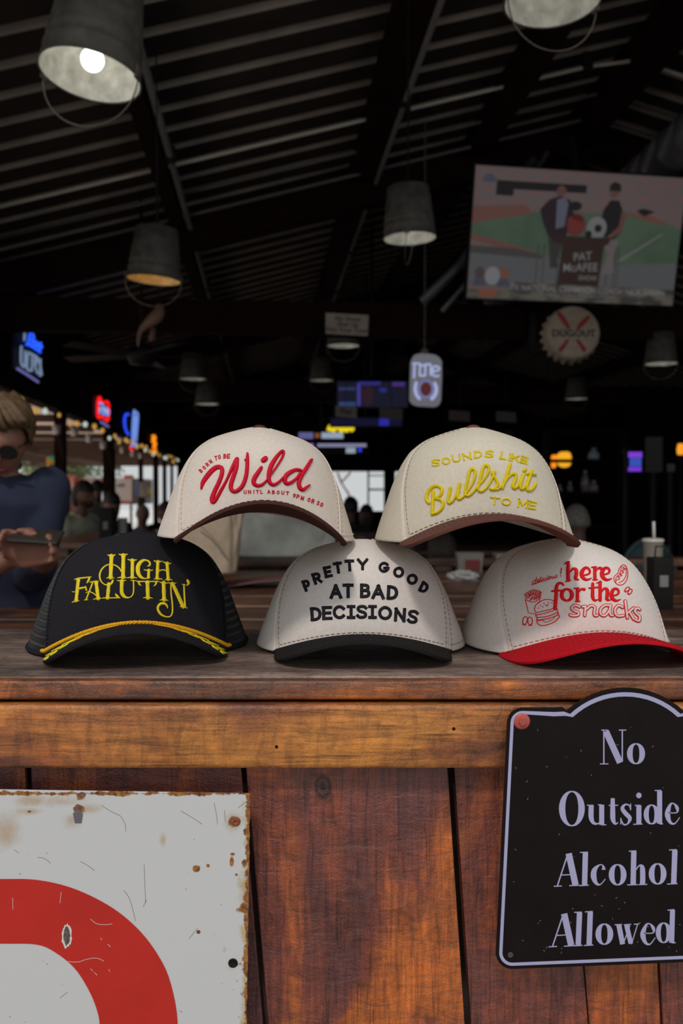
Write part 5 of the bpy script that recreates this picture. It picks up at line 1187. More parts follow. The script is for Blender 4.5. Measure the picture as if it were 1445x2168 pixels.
# pale notice board on the tie beam
Yn = 7.28
t = thing('notice_board', 'small cream notice board with three lines of text on the beam', 'sign', at(734, 708, Yn))
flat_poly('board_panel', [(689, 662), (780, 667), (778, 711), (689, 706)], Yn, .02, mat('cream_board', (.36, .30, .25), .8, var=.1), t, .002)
for i, (s, y) in enumerate((('No Shoes', 675), ('Shut Up', 687), ('Not Your Town', 699))):
    c = at(736, y, Yn - .002); text_obj('board_text', s, .052, Matrix.Translation(c) @ Matrix.Rotation(PI / 2, 4, 'X') @ Matrix.Rotation(-.045, 4, 'Z'), M_['black'], t, .0005, True)
mb = MB(); mb.prism(at(734, 690, Yn + .02), at(734, 690, Yn + .02) + AX * .25, .05, .05); mb.build('bracket', M_['black'], t)
# bottle cap sign with crossed bats
Yb = 6.6
bc = at(1212, 704, Yb); t = thing('bottle_cap_sign', 'round cream bottle cap sign with crossed dark red bats', 'sign', M=Matrix.Translation(bc) @ Matrix.Rotation(math.radians(-6), 4, 'X'))
MB_ = t.matrix_basis.copy(); R3 = MB_.to_3x3(); RX = R3 @ Matrix.Rotation(PI / 2, 3, 'X'); rb = 56 / F * Yb
mb = MB(); nn = 84; kk = len(mb.v)
for (rr_, zz, wv) in ((0.0001, .02, 0), (rb * .93, .02, 0), (rb * 1.0, .008, 0), (rb * 1.03, -.05, .006), (rb * 1.05, -.12, .020)):
    for j in range(nn):
        a = 2 * PI * j / nn; q = rr_ + wv * math.cos(a * 21) * .8; mb.v.append(bc + RX @ Vector((q * math.cos(a), q * math.sin(a), zz)))
for i in range(4):
    for j in range(nn): mb.f.append((i * nn + j, i * nn + (j + 1) % nn, (i + 1) * nn + (j + 1) % nn, (i + 1) * nn + j))
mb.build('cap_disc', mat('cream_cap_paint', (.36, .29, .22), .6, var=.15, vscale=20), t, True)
mpB = plane_map(bc + RX @ Vector((0, 0, .021)), RX @ Vector((0, 0, 1))); k, ox, oy = 8.028, 1120, 630
bat_m = mat('dark_red_paint', (.35, .02, .02), .6)
for st in conv([('c', [(500, 270, 66), (600, 410, 84), (660, 505, 60)]), ('c', [(820, 730, 50), (870, 800, 60), (930, 890, 74)]), ('c', [(1000, 340, 66), (890, 450, 84), (830, 515, 60)]), ('c', [(650, 730, 50), (590, 810, 60), (530, 890, 74)])], ox, oy, k): lay('painted_bat', bat_m, t, mpB, [st], .002, prof=FLAT)
c = at(1212, 708, Yb - .03); text_obj('painted_word', 'DUGOUT', .074, Matrix.Translation(bc) @ R3.to_4x4() @ Matrix.Rotation(PI / 2, 4, 'X') @ Matrix.Translation((0, -.015, .026)), mat('slate_paint', (.02, .022, .03), .6), t, .001, True)
mb = MB(); q_ = MB_ @ Vector((0, .01, 0)); mb.prism(q_, q_ + AX * 1.02, .05, .05); mb.prism(q_ + AX * 1.0, q_ + AX * 1.0 + UP * .35, .05, .05, AX); mb.build('bracket', M_['black'], t)
# two faint small boards lower down
for i, (x0, y0, x1, y1, Y, lb) in enumerate(((710, 858, 755, 882, 9.0, 'small dim pale board hanging under the dark blue screen'), (803, 862, 852, 886, 9.0, 'small dim grey board left below the can shaped sign'), (950, 868, 994, 890, 8.6, 'small dim grey board right below the can shaped sign'), (1050, 870, 1092, 892, 8.6, 'small dim grey board above the script cap'))):
    t = thing('hanging_board', lb, 'sign', at((x0 + x1) / 2, y1, Y)); flat_poly('board_panel', [(x0, y0), (x1, y0 + 3), (x1, y1 + 3), (x0, y1)], Y, .01, mat('dim_board_%d' % i, ((.20, .18, .16), (.09, .08, .075), (.07, .05, .05), (.055, .055, .055))[i], .8), t, .001)
    if i == 0: c = at(732, 871, Y - .002); text_obj('board_text', 'Play', .075, Matrix.Translation(c) @ Matrix.Rotation(PI / 2, 4, 'X'), M_['black'], t, .0005, True)
    mb = MB(); a = at((x0 + x1) / 2, y0, Y + .005); mb.tube([a, Vector((a.x, a.y, roof_z(a.dot(LA)) - .02))], .003, 6); mb.build('wire', M_['black'], t)
# carved wooden horn hanging below the amber lamp, dark figure under it
Yh = 5.6
t = thing('hanging_carving', 'brown curved wooden carving hanging below the amber bucket lamp', 'decoration', at(318, 680, Yh)); k, ox, oy = 5.558, 220, 560
mb = MB(); pts = [(640, 470, 60), (650, 540, 130), (610, 620, 160), (520, 690, 120), (440, 770, 70), (410, 860, 45), (400, 960, 25)]
pp = resample([(ox + x / k, oy + y / k, w / k) for x, y, w in pts], 3, True); mb.tube([at(x, y, Yh) for x, y, w in pp], [w / F * Yh / 2 for x, y, w in pp], 12); mb.build('carved_horn', mat('carved_wood', (.16, .085, .06), .7, var=.3, vscale=10), t, True)
mb = MB(); mb.tube([at(ox + 575 / k, oy + 740 / k, Yh), at(ox + 565 / k, oy + 900 / k, Yh)], [.016, .020], 10); mb.build('carved_peg', mat('carved_peg_wood', (.13, .06, .05), .7), t, True)
mb = MB(); a = at(335, 645, Yh); mb.tube([a, Vector((a.x, a.y, roof_z(a.dot(LA)) - .02))], .004, 6); mb.build('cord', M_['black'], t)
t = thing('ceiling_fan', 'black ceiling fan barely visible below the wooden carving', 'fan', at(300, 760, 7.0)); c = at(300, 752, 7.0)
mb = MB(); mb.lathe([(.0001, -.08), (.09, -.07), (.12, 0), (.10, .06), (.03, .09), (.02, .12)], 20, c=c); mb.tube([c + UP * .1, Vector((c.x, c.y, roof_z(c.dot(LA)) - .02))], .012, 8); mb.build('motor', M_['black'], t, True)
for i in range(5):
    a = 2 * PI * i / 5 + .3; R = Matrix.Rotation(a, 3, 'Z'); mb = MB(); mb.box(c + R @ Vector((.40, 0, 0)), (.56, .13, .008), R @ Matrix.Rotation(.2, 3, 'X'), .003); mb.build('blade', M_['black'], t)

# ---- neon signs on the left header
mpH = plane_map(B(U0 + .06, 0, 0), LA)
def neon(label, groups, ox, oy, k, r=.014, name='neon_sign', mp=mpH, back=None, hang=False):
    pts0 = groups[0][1][0]; t = thing(name, label, 'neon sign', mp(ox + pts0[0] / k, oy + pts0[1] / k)[0])
    for (m, *lines) in groups:
        for ln_ in lines:
            pp = resample([(ox + x / k, oy + y / k, 1) for x, y in ln_], 1.2, len(ln_) > 2); mb = MB(); mb.tube([mp(x, y)[0] for x, y, w in pp], r, 8); mb.build('neon_tube', m, t, True)
    if hang:
        c = mp(ox + pts0[0] / k, oy + pts0[1] / k)[0]; mb = MB(); mb.tube([c, Vector((c.x, c.y, roof_z(c.dot(LA)) - .02))], .006, 6); mb.build('hanger', M_['black'], t)
    if back:
        q = [mp(ox + x / k, oy + y / k) for x, y in back]; vs = [a - b * .03 for a, b in q] + [a - b * .05 for a, b in q]; n = len(q)
        new_obj('backing_plate', vs, [tuple(range(n)), tuple(range(2 * n - 1, n - 1, -1))] + [(i, (i + 1) % n, n + (i + 1) % n, n + i) for i in range(n)], M_['black'], t)
    return t
nb = glow('neon_blue', (.02, .10, 1.0), 1.3); nw = glow('neon_pale', (.16, .22, .34), 1); nv = glow('neon_violet', (.13, .12, .36), 1); nr = glow('neon_red', (1.0, .01, .01), 1.2); no = glow('neon_orange', (1.0, .27, .01), 1.1); ny = glow('neon_yellow', (.85, .65, .01), 1.0); nlb = glow('neon_ice', (.16, .28, .75), 1); nbb = glow('neon_deep_blue', (.03, .08, 1.0), 1)
neon('blue script neon over pale letters, highest on the left header', [(nb, [(380, 720), (440, 620), (470, 420), (500, 330), (600, 480), (560, 640), (520, 720), (620, 760), (680, 620), (700, 780), (760, 700), (820, 680), (770, 860), (840, 800)], [(420, 700), (560, 780), (700, 880), (800, 950)], [(450, 500), (600, 600), (720, 680), (850, 780)]),
    (nw, [(330, 260), (310, 590)], [(220, 760), (210, 1200), (260, 1370), (330, 1350), (340, 900)], [(420, 1000), (400, 1450), (540, 1510)], [(560, 1050), (540, 1500)], [(440, 960), (680, 1080)], [(660, 1080), (640, 1350), (720, 1600)], [(660, 1080), (720, 1150), (650, 1330)], [(800, 1150), (790, 1690)], [(760, 1160), (840, 1650)]), (nv, [(100, 1450), (420, 1650), (730, 1860)])], 30, 680, 14.456, .011, back=[(60, 150), (930, 560), (930, 2000), (60, 1450)])
neon('red star neon with pale blue lettering on the left header', [(nr, [(190, 190), (240, 290), (340, 280), (360, 420), (340, 640), (240, 560), (160, 580), (150, 420), (160, 250), (190, 190)]), (nlb, [(160, 280), (230, 330), (300, 400), (370, 450)], [(190, 420), (260, 440), (340, 530)], [(180, 470), (330, 520), (370, 480)]), (glow('neon_white', (.5, .55, .5), 1), [(190, 400), (260, 430), (330, 470)]), (nv, [(210, 660), (350, 750)])], 190, 820, 9.031, .016, back=[(110, 140), (400, 240), (400, 800), (110, 700)])
neon('short curved blue neon on the left header', [(nbb, [(740, 520), (690, 520), (665, 620), (670, 740), (700, 850), (740, 900)])], 190, 820, 9.031, .020)
neon('tall ice blue guitar neck shaped neon on the left header', [(nlb, [(800, 1130), (840, 500), (870, 480), (915, 560), (870, 1140)], [(835, 1120), (875, 560)], [(820, 1120), (855, 520)]), (nr, [(770, 1150), (815, 1200)])], 190, 820, 9.031, .018)
neon('stacked orange neon letters far along the left header', [(no, [(1225, 940), (1240, 980), (1205, 1030), (1250, 1080), (1210, 1140), (1245, 1180), (1215, 1230)], [(1215, 920), (1235, 1240)])], 190, 820, 9.031, .035)
mpF = plane_map(B(0, 13.3, 0), -AX)
neon('yellow script neon above the Wild cap', [(ny, [(460, 540), (480, 495), (510, 500), (500, 540), (540, 490), (560, 510), (590, 500), (580, 540), (620, 500), (640, 535), (670, 500), (700, 515), (680, 535)])], 600, 800, 4.817, .035, mp=mpF, hang=True)
mpG = plane_map(B(0, 12.5, 0), -AX)
neon('amber neon lettering right of the script cap', [(no, [(40, 440), (70, 450), (60, 490), (110, 520), (90, 450), (120, 430), (130, 470)]), (glow('neon_amber', (.9, .42, .02), 1), [(155, 470), (170, 410), (220, 400), (260, 410), (255, 500), (180, 505), (165, 450), (240, 450)])], 1150, 880, 4.898, .035, mp=mpG, hang=True)
for i, (a, b, c_, Y) in enumerate(((719, 905, ny, 0), (1175, 975, no, 0))):
    pass
# string of lights and glass jars along the left beam
t = thing('string_lights', 'string of small amber and white lights along the left beam', 'string lights', B(U0 + .1, 4, HZ - .1))
mb = MB(); rr = random.Random(21); cpts = []; v = 3.2
while v < 22: cpts.append(B(U0 + .1, v, HZ - .13 + .02 * math.sin(v * 9))); v += .1
mb.tube(cpts, .006, 5); mb.build('cable', M_['black'], t)
ga = glow('amber_bulb', (.50, .27, .05), 1.0); gw_ = glow('white_bulb', (.50, .58, .52), 1.0); v = 3.3; i = 0
proto = {}
while v < 22:
    g = gw_ if rr.random() < .25 else ga; c = B(U0 + .1 + rr.uniform(-.03, .03), v, HZ - .20 + rr.uniform(-.05, .05)); s = rr.uniform(.017, .026) + .006 * (v > 10)
    key = (g.name)
    mb = MB(); mb.ball((0, 0, 0), .032, 10, 7, (1, 1, 1.25))
    if key not in proto: o = mb.build('light_bulb', g, None, True); proto[key] = o.data
    else: o = bpy.data.objects.new('light_bulb', proto[key]); COL.objects.link(o)
    o.parent = t; o.matrix_basis = world_of(t).inverted() @ Matrix.Translation(c) @ Matrix.Diagonal((s / .032, s / .032, s / .032, 1)); v += .30 + rr.uniform(0, .35); i += 1
# hanging tin cups and bottles under the same beam
ORD = ['nearest', 'second', 'third', 'fourth', 'fifth', 'sixth', 'seventh', 'eighth', 'ninth', 'tenth', 'eleventh', 'twelfth', 'thirteenth', 'fourteenth', 'fifteenth', 'sixteenth', 'seventeenth', 'eighteenth', 'nineteenth', 'twentieth']
cupm = mat('hanging_glass_grey', (.60, .56, .52), .25, metal=.3); v = 4.3; i = 0; base = None
while v < 17:
    c = B(U0 + .02, v, HZ - .30 - rr.uniform(0, .08))
    if base is None:
        base = thing('hanging_cup', 'nearest grey cup hanging from the left beam under the string lights', 'cup', c, group='grey cups hanging under the string lights')
        mb = MB(); mb.lathe([(.0001, 0), (.035, 0), (.038, .01), (.045, .10), (.043, .10), (.034, .012), (.0001, .01)], 16, c=c); mb.build('cup_body', cupm, base, True)
        mb = MB(); mb.tube([c + Vector((0, 0, .10)), c + Vector((.01, 0, .15)), c + Vector((0, 0, .26))], .003, 6); mb.build('hook', M_['black'], base)
    else: dup_tree(base, Matrix.Translation(c), ORD[i] + ' grey cup from the near end of the left beam')
    i += 1
    v += .72 + rr.uniform(0, .4)

# ================================================================= THINGS ON THE LONG TABLE
# canvas bag, crumpled white bag, dark red folder
def sack(name, label, cat, px0, px1, pxb0, pxb1, pyt, pyb, Y, depth, m, seed, crease=.004):
    """slumped cloth bag: outline narrows to the base, wrinkled sides"""
    zb = at(0, pyb, Y).z; zt = at(0, pyt, Y).z; rr = random.Random(seed); vs = []; fs = []; nz_, na = 22, 48
    base = at((pxb0 + pxb1) / 2, pyb, Y); t = thing(name, label, cat, (base.x, Y + depth / 2, zb))
    ph = [rr.uniform(0, 6) for _ in range(8)]
    for j in range(nz_ + 1):
        q = j / nz_; z = zb + (zt - zb) * q; x0 = at(pxb0 + (px0 - pxb0) * q, 1100, Y).x; x1 = at(pxb1 + (px1 - pxb1) * q, 1100, Y).x; cx = (x0 + x1) / 2; hw = (x1 - x0) / 2
        for i in range(na):
            a = 2 * PI * i / na; rx = spow(math.cos(a), .6); ry = spow(math.sin(a), .6)
            w = crease * (math.sin(3 * a + ph[0] + q * 5) + .7 * math.sin(7 * a + ph[1] - q * 9) + .5 * math.sin(11 * a + ph[2] + q * 14)) * (0.3 + q)
            vs.append((cx + rx * (hw + w), Y + depth / 2 + ry * (depth / 2 * (1 - .35 * q) + w * 1.6), z + .006 * q * math.sin(5 * a + ph[3])))
    for j in range(nz_):
        for i in range(na): fs.append((j * na + i, j * na + (i + 1) % na, (j + 1) * na + (i + 1) % na, (j + 1) * na + i))
    fs.append(tuple(reversed(range(na)))); fs.append(tuple(nz_ * na + i for i in range(na))); new_obj('bag_body', vs, fs, m, t, True)
    return t
cb = sack('canvas_bag', 'tan canvas bag with a seam, standing behind the black cap', 'bag', 372, 518, 382, 495, 1050, 1216, 2.75, .10, mat('tan_canvas', (.42, .335, .25), .95, var=.08, vscale=60, bump=.3, bscale=90), 3, .003)
mpb = plane_map((0, 2.745, 0), (0, -1, 0)); mb = MB()
lay_stroke(mb, mpb, [(420, 1110, 3), (452, 1140, 3), (485, 1185, 3)], .003, 3, True, prof=SATIN); lay_stroke(mb, mpb, [(486, 1080, 4), (487, 1140, 4), (484, 1205, 4)], .003, 3, True, prof=SATIN); mb.build('seam', mat('tan_seam', (.30, .23, .16), .95), cb, True)
sack('paper_bag', 'crumpled pale grey bag behind the canvas bag', 'bag', 508, 700, 497, 705, 1050, 1179, 3.66, .16, mat('pale_grey_bag', (.50, .49, .44), .9, var=.22, vscale=9, bump=.6, bscale=18, dist=.01), 8, .012)
t = thing('folder', 'flat dark red leather folder lying at the foot of the canvas bag', 'folder', at(570, 1222, 2.9))
mb = MB(); zz = TZ + .002
vs = []; nn = 20
for j in range(7):
    for i in range(nn + 1):
        x = -.36 + .34 * i / nn; y = 2.80 + .24 * j / 6; vs.append((x, y, zz + .003 + .020 * math.sin(PI * i / nn) * (1 - j / 12)))
o = new_obj('folder_cover', vs, [(j * (nn + 1) + i, j * (nn + 1) + i + 1, (j + 1) * (nn + 1) + i + 1, (j + 1) * (nn + 1) + i) for j in range(6) for i in range(nn)], mat('dark_red_leather', (.13, .04, .045), .45), t, True); solid(o, .004, 1)
# cup with a straw, napkin holder
def cup(label, px0, px1, pyt, pyb, Y, m, straw=None, zb=None, name='drink_cup', group=None, lid=True):
    c = at((px0 + px1) / 2, pyb, Y); zt = at(0, pyt, Y).z; zb = c.z if zb is None else zb; r = (px1 - px0) / 2 / F * Y; h = zt - zb
    t = thing(name, label, 'cup', (c.x, Y, zb), group=group)
    mb = MB(); mb.lathe([(.0001, 0), (r * .72, 0), (r * .75, .004), (r, h * .93), (r * 1.05, h * .94), (r * 1.05, h * .97), (r * .97, h * .975), (r * .95, h * .93), (r * .70, .008), (.0001, .008)], 28, c=(c.x, Y, zb)); mb.build('cup_body', m, t, True)
    if lid: mb = MB(); mb.lathe([(r * 1.07, h * .95), (r * 1.07, h * .985), (r * .9, h), (r * .86, h * .985), (.0001, h * .985)], 28, c=(c.x, Y, zb)); mb.build('lid', mat('clear_white_lid', (.55, .54, .5), .3), t, True)
    if straw:
        mb = MB(); a = at(straw[0], straw[1], Y); b = at(straw[2], straw[3], Y); mb.tube([a, b], .0045, 8); mb.build('straw', mat('pale_straw', (.55, .56, .52), .3), t, True)
    return t
TZc = TZ + .0005
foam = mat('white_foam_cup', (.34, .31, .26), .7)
Yq = .2995 * F / (1262 - 1045)
cup('tall pale foam cup with a straw beside the red brimmed cap', 1360, 1402, 1140, 1240, 2.62, foam, (1383, 1104, 1384, 1150), TZc)
t = thing('napkin_holder', 'black napkin holder with a pale label in front of the foam cup', 'holder', (at(1396, 1200, 2.35).x, 2.35, TZc)); a = at(1396, 1180, 2.35)
hh = a.z - TZc; mb = MB(); mb.box((a.x, 2.35, TZc + hh / 2), (.052, .06, hh), None, .004); mb.build('holder_body', M_['black'], t, True)
mb = MB(); mb.box((a.x, 2.318, TZc + hh * .55), (.022, .002, .03), None, .0005); mb.build('label_card', mat('pale_label', (.22, .21, .20), .7), t)
mb = MB(); mb.tube([(a.x - .02, 2.33, TZc + hh), (a.x - .018, 2.33, TZc + hh + .03), (a.x + .018, 2.33, TZc + hh + .03), (a.x + .02, 2.33, TZc + hh)], .0025, 6); mb.build('holder_handle', M_['black'], t)
# red and white food trays
for i, (x0, x1, y0, y1) in enumerate(((968, 1024, 1172, 1199), (1050, 1096, 1174, 1200))):
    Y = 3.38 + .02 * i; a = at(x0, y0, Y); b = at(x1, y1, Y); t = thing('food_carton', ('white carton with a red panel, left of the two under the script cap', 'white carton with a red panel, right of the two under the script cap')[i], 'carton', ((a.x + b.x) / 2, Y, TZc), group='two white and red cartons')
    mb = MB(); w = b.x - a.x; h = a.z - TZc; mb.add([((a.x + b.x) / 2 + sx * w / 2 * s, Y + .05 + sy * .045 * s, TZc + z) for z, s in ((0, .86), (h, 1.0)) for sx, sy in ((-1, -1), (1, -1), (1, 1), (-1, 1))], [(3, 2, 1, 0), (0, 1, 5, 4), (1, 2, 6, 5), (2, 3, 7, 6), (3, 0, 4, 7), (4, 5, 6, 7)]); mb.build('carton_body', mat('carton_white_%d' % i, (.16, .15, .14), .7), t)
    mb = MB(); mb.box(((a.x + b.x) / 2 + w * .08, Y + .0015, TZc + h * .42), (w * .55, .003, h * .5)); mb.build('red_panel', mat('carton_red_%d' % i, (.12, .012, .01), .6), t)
t = thing('paper_wrapper', 'crumpled pale paper wrapper beside the left carton', 'wrapper', at(985, 1196, 3.1)); 
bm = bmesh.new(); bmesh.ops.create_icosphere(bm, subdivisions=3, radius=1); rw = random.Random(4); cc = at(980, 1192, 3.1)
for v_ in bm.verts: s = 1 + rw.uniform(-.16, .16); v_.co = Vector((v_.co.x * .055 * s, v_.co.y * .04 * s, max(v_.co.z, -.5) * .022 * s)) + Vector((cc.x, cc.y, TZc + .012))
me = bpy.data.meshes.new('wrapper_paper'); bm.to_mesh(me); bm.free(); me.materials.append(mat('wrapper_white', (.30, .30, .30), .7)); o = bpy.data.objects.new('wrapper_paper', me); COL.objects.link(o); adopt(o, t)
cup('grey foam cup on the far table between the seated pair and the pillar', 250, 270, 1095, 1128, 5.8, mat('grey_foam_cup', (.30, .30, .31), .7), None, TZ2 + .0005, lid=False)
t = thing('napkin_holder', 'dark napkin holder with a pale label in front of the dark haired woman', 'holder', (at(227, 1120, 5.75).x, 5.75, TZ2)); a = at(227, 1075, 5.75); hh = a.z - TZ2
mb = MB(); mb.box((a.x, 5.75, TZ2 + hh / 2 + .0005), (.085, .09, hh), None, .006); mb.build('holder_body', M_['black'], t, True)
mb = MB(); mb.box((a.x, 5.702, TZ2 + hh * .5), (.03, .002, .05)); mb.build('label_card', mat('dim_label', (.16, .16, .17), .7), t)
# ================================================================= PEOPLE
def fuse(name, mb, m, parent, voxel, smooth_it=6):
    """joins overlapping limbs into one continuous skin"""
    me = bpy.data.meshes.new('tmp'); me.from_pydata([tuple(v) for v in mb.v], [], mb.f); me.update()
    bm = bmesh.new(); bm.from_mesh(me); bmesh.ops.recalc_face_normals(bm, faces=bm.faces); bm.to_mesh(me); bm.free()
    o = bpy.data.objects.new('tmp', me); COL.objects.link(o)
    r = o.modifiers.new('r', 'REMESH'); r.mode = 'VOXEL'; r.voxel_size = voxel
    s = o.modifiers.new('s', 'SMOOTH'); s.factor = .5; s.iterations = smooth_it
    dg = bpy.context.evaluated_depsgraph_get(); me2 = bpy.data.meshes.new_from_object(o.evaluated_get(dg)); bpy.data.objects.remove(o); bpy.data.meshes.remove(me)
    me2.name = name; me2.materials.clear(); me2.materials.append(m); me2.polygons.foreach_set('use_smooth', [True] * len(me2.polygons))
    o = bpy.data.objects.new(name, me2); COL.objects.link(o); adopt(o, parent); return o
def limb(mb, pts, rs, n=14):
    pts = [Vector(p) for p in pts]
    for i in range(len(pts) - 1):
        mb.tube([pts[i], pts[i].lerp(pts[i + 1], .5), pts[i + 1]], [rs[i], (rs[i] + rs[i + 1]) / 2 * 1.02, rs[i + 1]], n)
    for p, r in zip(pts, rs): mb.ball(p, r * 1.0, 12, 8)
def loft(mb, rings, n=24):
    """rings: (centre, half width vector, half depth vector)"""
    k = len(mb.v)
    for c, a, b in rings:
        for i in range(n): t = 2 * PI * i / n; mb.v.append(Vector(c) + Vector(a) * spow(math.cos(t), .85) + Vector(b) * spow(math.sin(t), .85))
    for j in range(len(rings) - 1):
        for i in range(n): mb.f.append((k + j * n + i, k + j * n + (i + 1) % n, k + (j + 1) * n + (i + 1) % n, k + (j + 1) * n + i))
    mb.f.append(tuple(k + i for i in reversed(range(n)))); mb.f.append(tuple(k + (len(rings) - 1) * n + i for i in range(n)))
def add_hand(mb, C, d, s, n, thumb=1, sc=1.0):
    """palm, four unequal curled fingers and a thumb leaving the side of the palm"""
    C = Vector(C); d = Vector(d).normalized(); n = (Vector(n) - d * Vector(n).dot(d)).normalized(); s = Vector(s).normalized()
    loft(mb, [(C - d * .045 * sc, s * .026 * sc, n * .017 * sc), (C - d * .01 * sc, s * .040 * sc, n * .016 * sc), (C + d * .038 * sc, s * .041 * sc, n * .013 * sc)], 16)
    for i, L in enumerate((.066, .078, .073, .055)):
        o = C + s * ((i - 1.5) * .0205 * sc) + d * .030 * sc; q = sc * L / .078
        limb(mb, [o, o + d * .036 * q + n * .004 * sc, o + d * .055 * q + n * .022 * q, o + d * .056 * q + n * .044 * q], [.0098 * sc, .0090 * sc, .0083 * sc, .0070 * sc], 8)
    o = C - d * .022 * sc - s * thumb * .030 * sc
    limb(mb, [o, o - s * thumb * .018 * sc + d * .024 * sc + n * .012 * sc, o - s * thumb * .014 * sc + d * .054 * sc + n * .024 * sc], [.013 * sc, .0105 * sc, .0085 * sc], 8)
def person(label, head, foot_z, yaw, pose, skin_c, hair_c, shirt_c, trouser_c=(.03, .03, .04), voxel=.012, hair='short', size=1.0, turn=0.0, nod=0.0, lean=.08, hands=None, elbows=None, sleeves=True, torso_shift=Vector((0, 0, 0)), glasses=False, cap=None, beard=False, full_hands=False):
    """head: centre of the head; yaw 0 faces the camera (-y). seated or standing; hands/elbows given or resting on the table"""
    head = Vector(head); S_ = size
    Rb = Matrix.Rotation(yaw, 3, 'Z'); f = Rb @ Vector((0, -1, 0)); r = Rb @ Vector((1, 0, 0)); u = UP
    Rh = Matrix.Rotation(yaw + turn, 3, 'Z') @ Matrix.Rotation(nod, 3, 'X'); 
    hx = lambda x, y, z: head + Rh @ (Vector((x, y, z)) * S_)
    nb = head - u * .135 * S_ - f * .035 * S_ + torso_shift * .5                      # base of the skull / neck
    ch = head - u * .265 * S_ - f * .05 * S_ + torso_shift; wa_ = ch - u * .27 * S_ - f * (.03 + lean) * S_; pe = wa_ - u * .20 * S_ - f * .02 * S_
    sh = [ch + r * (sg * .165 * S_) + u * .045 * S_ for sg in (-1, 1)]
    t = thing('person', label, 'person', (pe.x, pe.y, foot_z))
    sm = mat('skin_%s' % abs(hash(label)) if False else 'skin', skin_c, .55, var=.12, vscale=9); hm = mat('hair', hair_c, .6, var=.35, vscale=60, bump=.6, bscale=140, dist=.003); cm = mat('shirt_cloth', shirt_c, .95, var=.12, vscale=14, bump=.35, bscale=26, dist=.006); tm = mat('trouser_cloth', trouser_c, .9)
    body = MB()
    # head with jaw, brow, nose, ears
    k0 = len(body.v); nlat, nlon = 22, 28
    for i in range(nlat + 1):
        th = PI * i / nlat
        for j in range(nlon):
            ph = 2 * PI * j / nlon; x = math.sin(th) * math.cos(ph); y = math.sin(th) * math.sin(ph); z = math.cos(th)
            X = .076 * x; Y = .094 * y; Z = .118 * z
            if z < -.1: q = min(1, (-.1 - z) / .9); X *= 1 - .36 * q; Y = Y * (1 - .28 * q) - .012 * q
            if y < 0: Y -= .016 * math.exp(-((x / .18) ** 2 + ((z + .12) / .16) ** 2)) + .006 * math.exp(-((z - .20) / .12) ** 2); Y += .009 * math.exp(-(((abs(x) - .36) / .16) ** 2 + ((z - .02) / .10) ** 2)); Y -= .006 * math.exp(-((x / .3) ** 2 + ((z + .46) / .08) ** 2))
            body.v.append(hx(X, Y, Z))
    for i in range(nlat):
        for j in range(nlon): body.f.append((k0 + i * nlon + j, k0 + (i + 1) * nlon + j, k0 + (i + 1) * nlon + (j + 1) % nlon, k0 + i * nlon + (j + 1) % nlon))
    for sg in (-1, 1): body.ball(hx(sg * .077, .008, -.005), .026 * S_, 10, 8, (.45, .7, 1.15), Rh)
    body.tube([hx(0, -.090, .020), hx(0, -.112, -.022), hx(0, -.096, -.032)], [.008 * S_, .0145 * S_, .010 * S_], 8)
    limb(body, [head - u * .04 - f * .01, nb, ch + u * .03], [.056 * S_, .054 * S_, .07 * S_])
    rings = [(pe - u * .09 * S_, .165, .115), (pe, .172, .125), (wa_, .142, .105), (wa_.lerp(ch, .55), .160, .115), (ch, .185, .118), (ch + u * .055 * S_, .150, .09), (ch + u * .095 * S_, .07, .06)]
    loft(body, [(c, r * a * S_, f * b * S_) for c, a, b in rings])
    hands = hands or [ch - u * .33 * S_ + f * .34 * S_ + r * (sg * .10 * S_) for sg in (-1, 1)]
    elbows = elbows or [ch - u * .27 * S_ + f * .08 * S_ + r * (sg * .25 * S_) for sg in (-1, 1)]
    shirt = MB(); loft(shirt, [(c, r * (a + .014) * S_, f * (b + .016) * S_) for c, a, b in rings[:-1]] + [(ch + u * .088 * S_, r * .088 * S_, f * .072 * S_)])
    hdirs = []
    for q, sg in enumerate((-1, 1)):
        limb(body, [sh[q], elbows[q], Vector(hands[q])], [.052 * S_, .041 * S_, .027 * S_])
        d = (Vector(hands[q]) - elbows[q]).normalized(); hd = d * .6 + f * .2 - r * (sg * .45); hd.normalize()
        s = hd.cross(u).normalized(); nrm = -u * .5 - r * sg * .8
        if full_hands: hd = (d * .35 - r * (sg * .75) + u * .12).normalized(); s = (u * .95 + f * .1).normalized(); nrm = f * 1.0
        add_hand(body, Vector(hands[q]) + hd * .045 * S_, hd, s, nrm, -1 if full_hands else sg, S_)
        cuff = elbows[q].lerp(Vector(hands[q]), .55 if sleeves else -.25)
        if sleeves: limb(shirt, [sh[q], elbows[q], cuff], [.068 * S_, .056 * S_, .046 * S_])
        else: limb(shirt, [sh[q], sh[q].lerp(elbows[q], .45)], [.066 * S_, .060 * S_])
    pants = MB(); loft(pants, [(c, r * (a + .012) * S_, f * (b + .014) * S_) for c, a, b in rings[:2]] + [(pe + u * .08 * S_, r * .165 * S_, f * .125 * S_)])
    shoes = MB()
    for sg in (-1, 1):
        hip = pe + r * (sg * .09 * S_) - u * .04 * S_
        if pose == 'sit':
            kn = hip + f * .40 * S_ + r * (sg * .05); kn.z = hip.z - .02
            fl = min(.44 * S_, hip.z - foot_z - .07); an = kn - f * .03; an.z = max(foot_z + .075, kn.z - .43 * S_)
        else: kn = hip - u * ((hip.z - foot_z) * .48) + f * .02; an = Vector((hip.x, hip.y, foot_z + .08))
        limb(body, [hip, kn, an], [.075 * S_, .052 * S_, .036 * S_]); limb(pants, [hip, kn, kn.lerp(an, .93)], [.088 * S_, .066 * S_, .055 * S_])
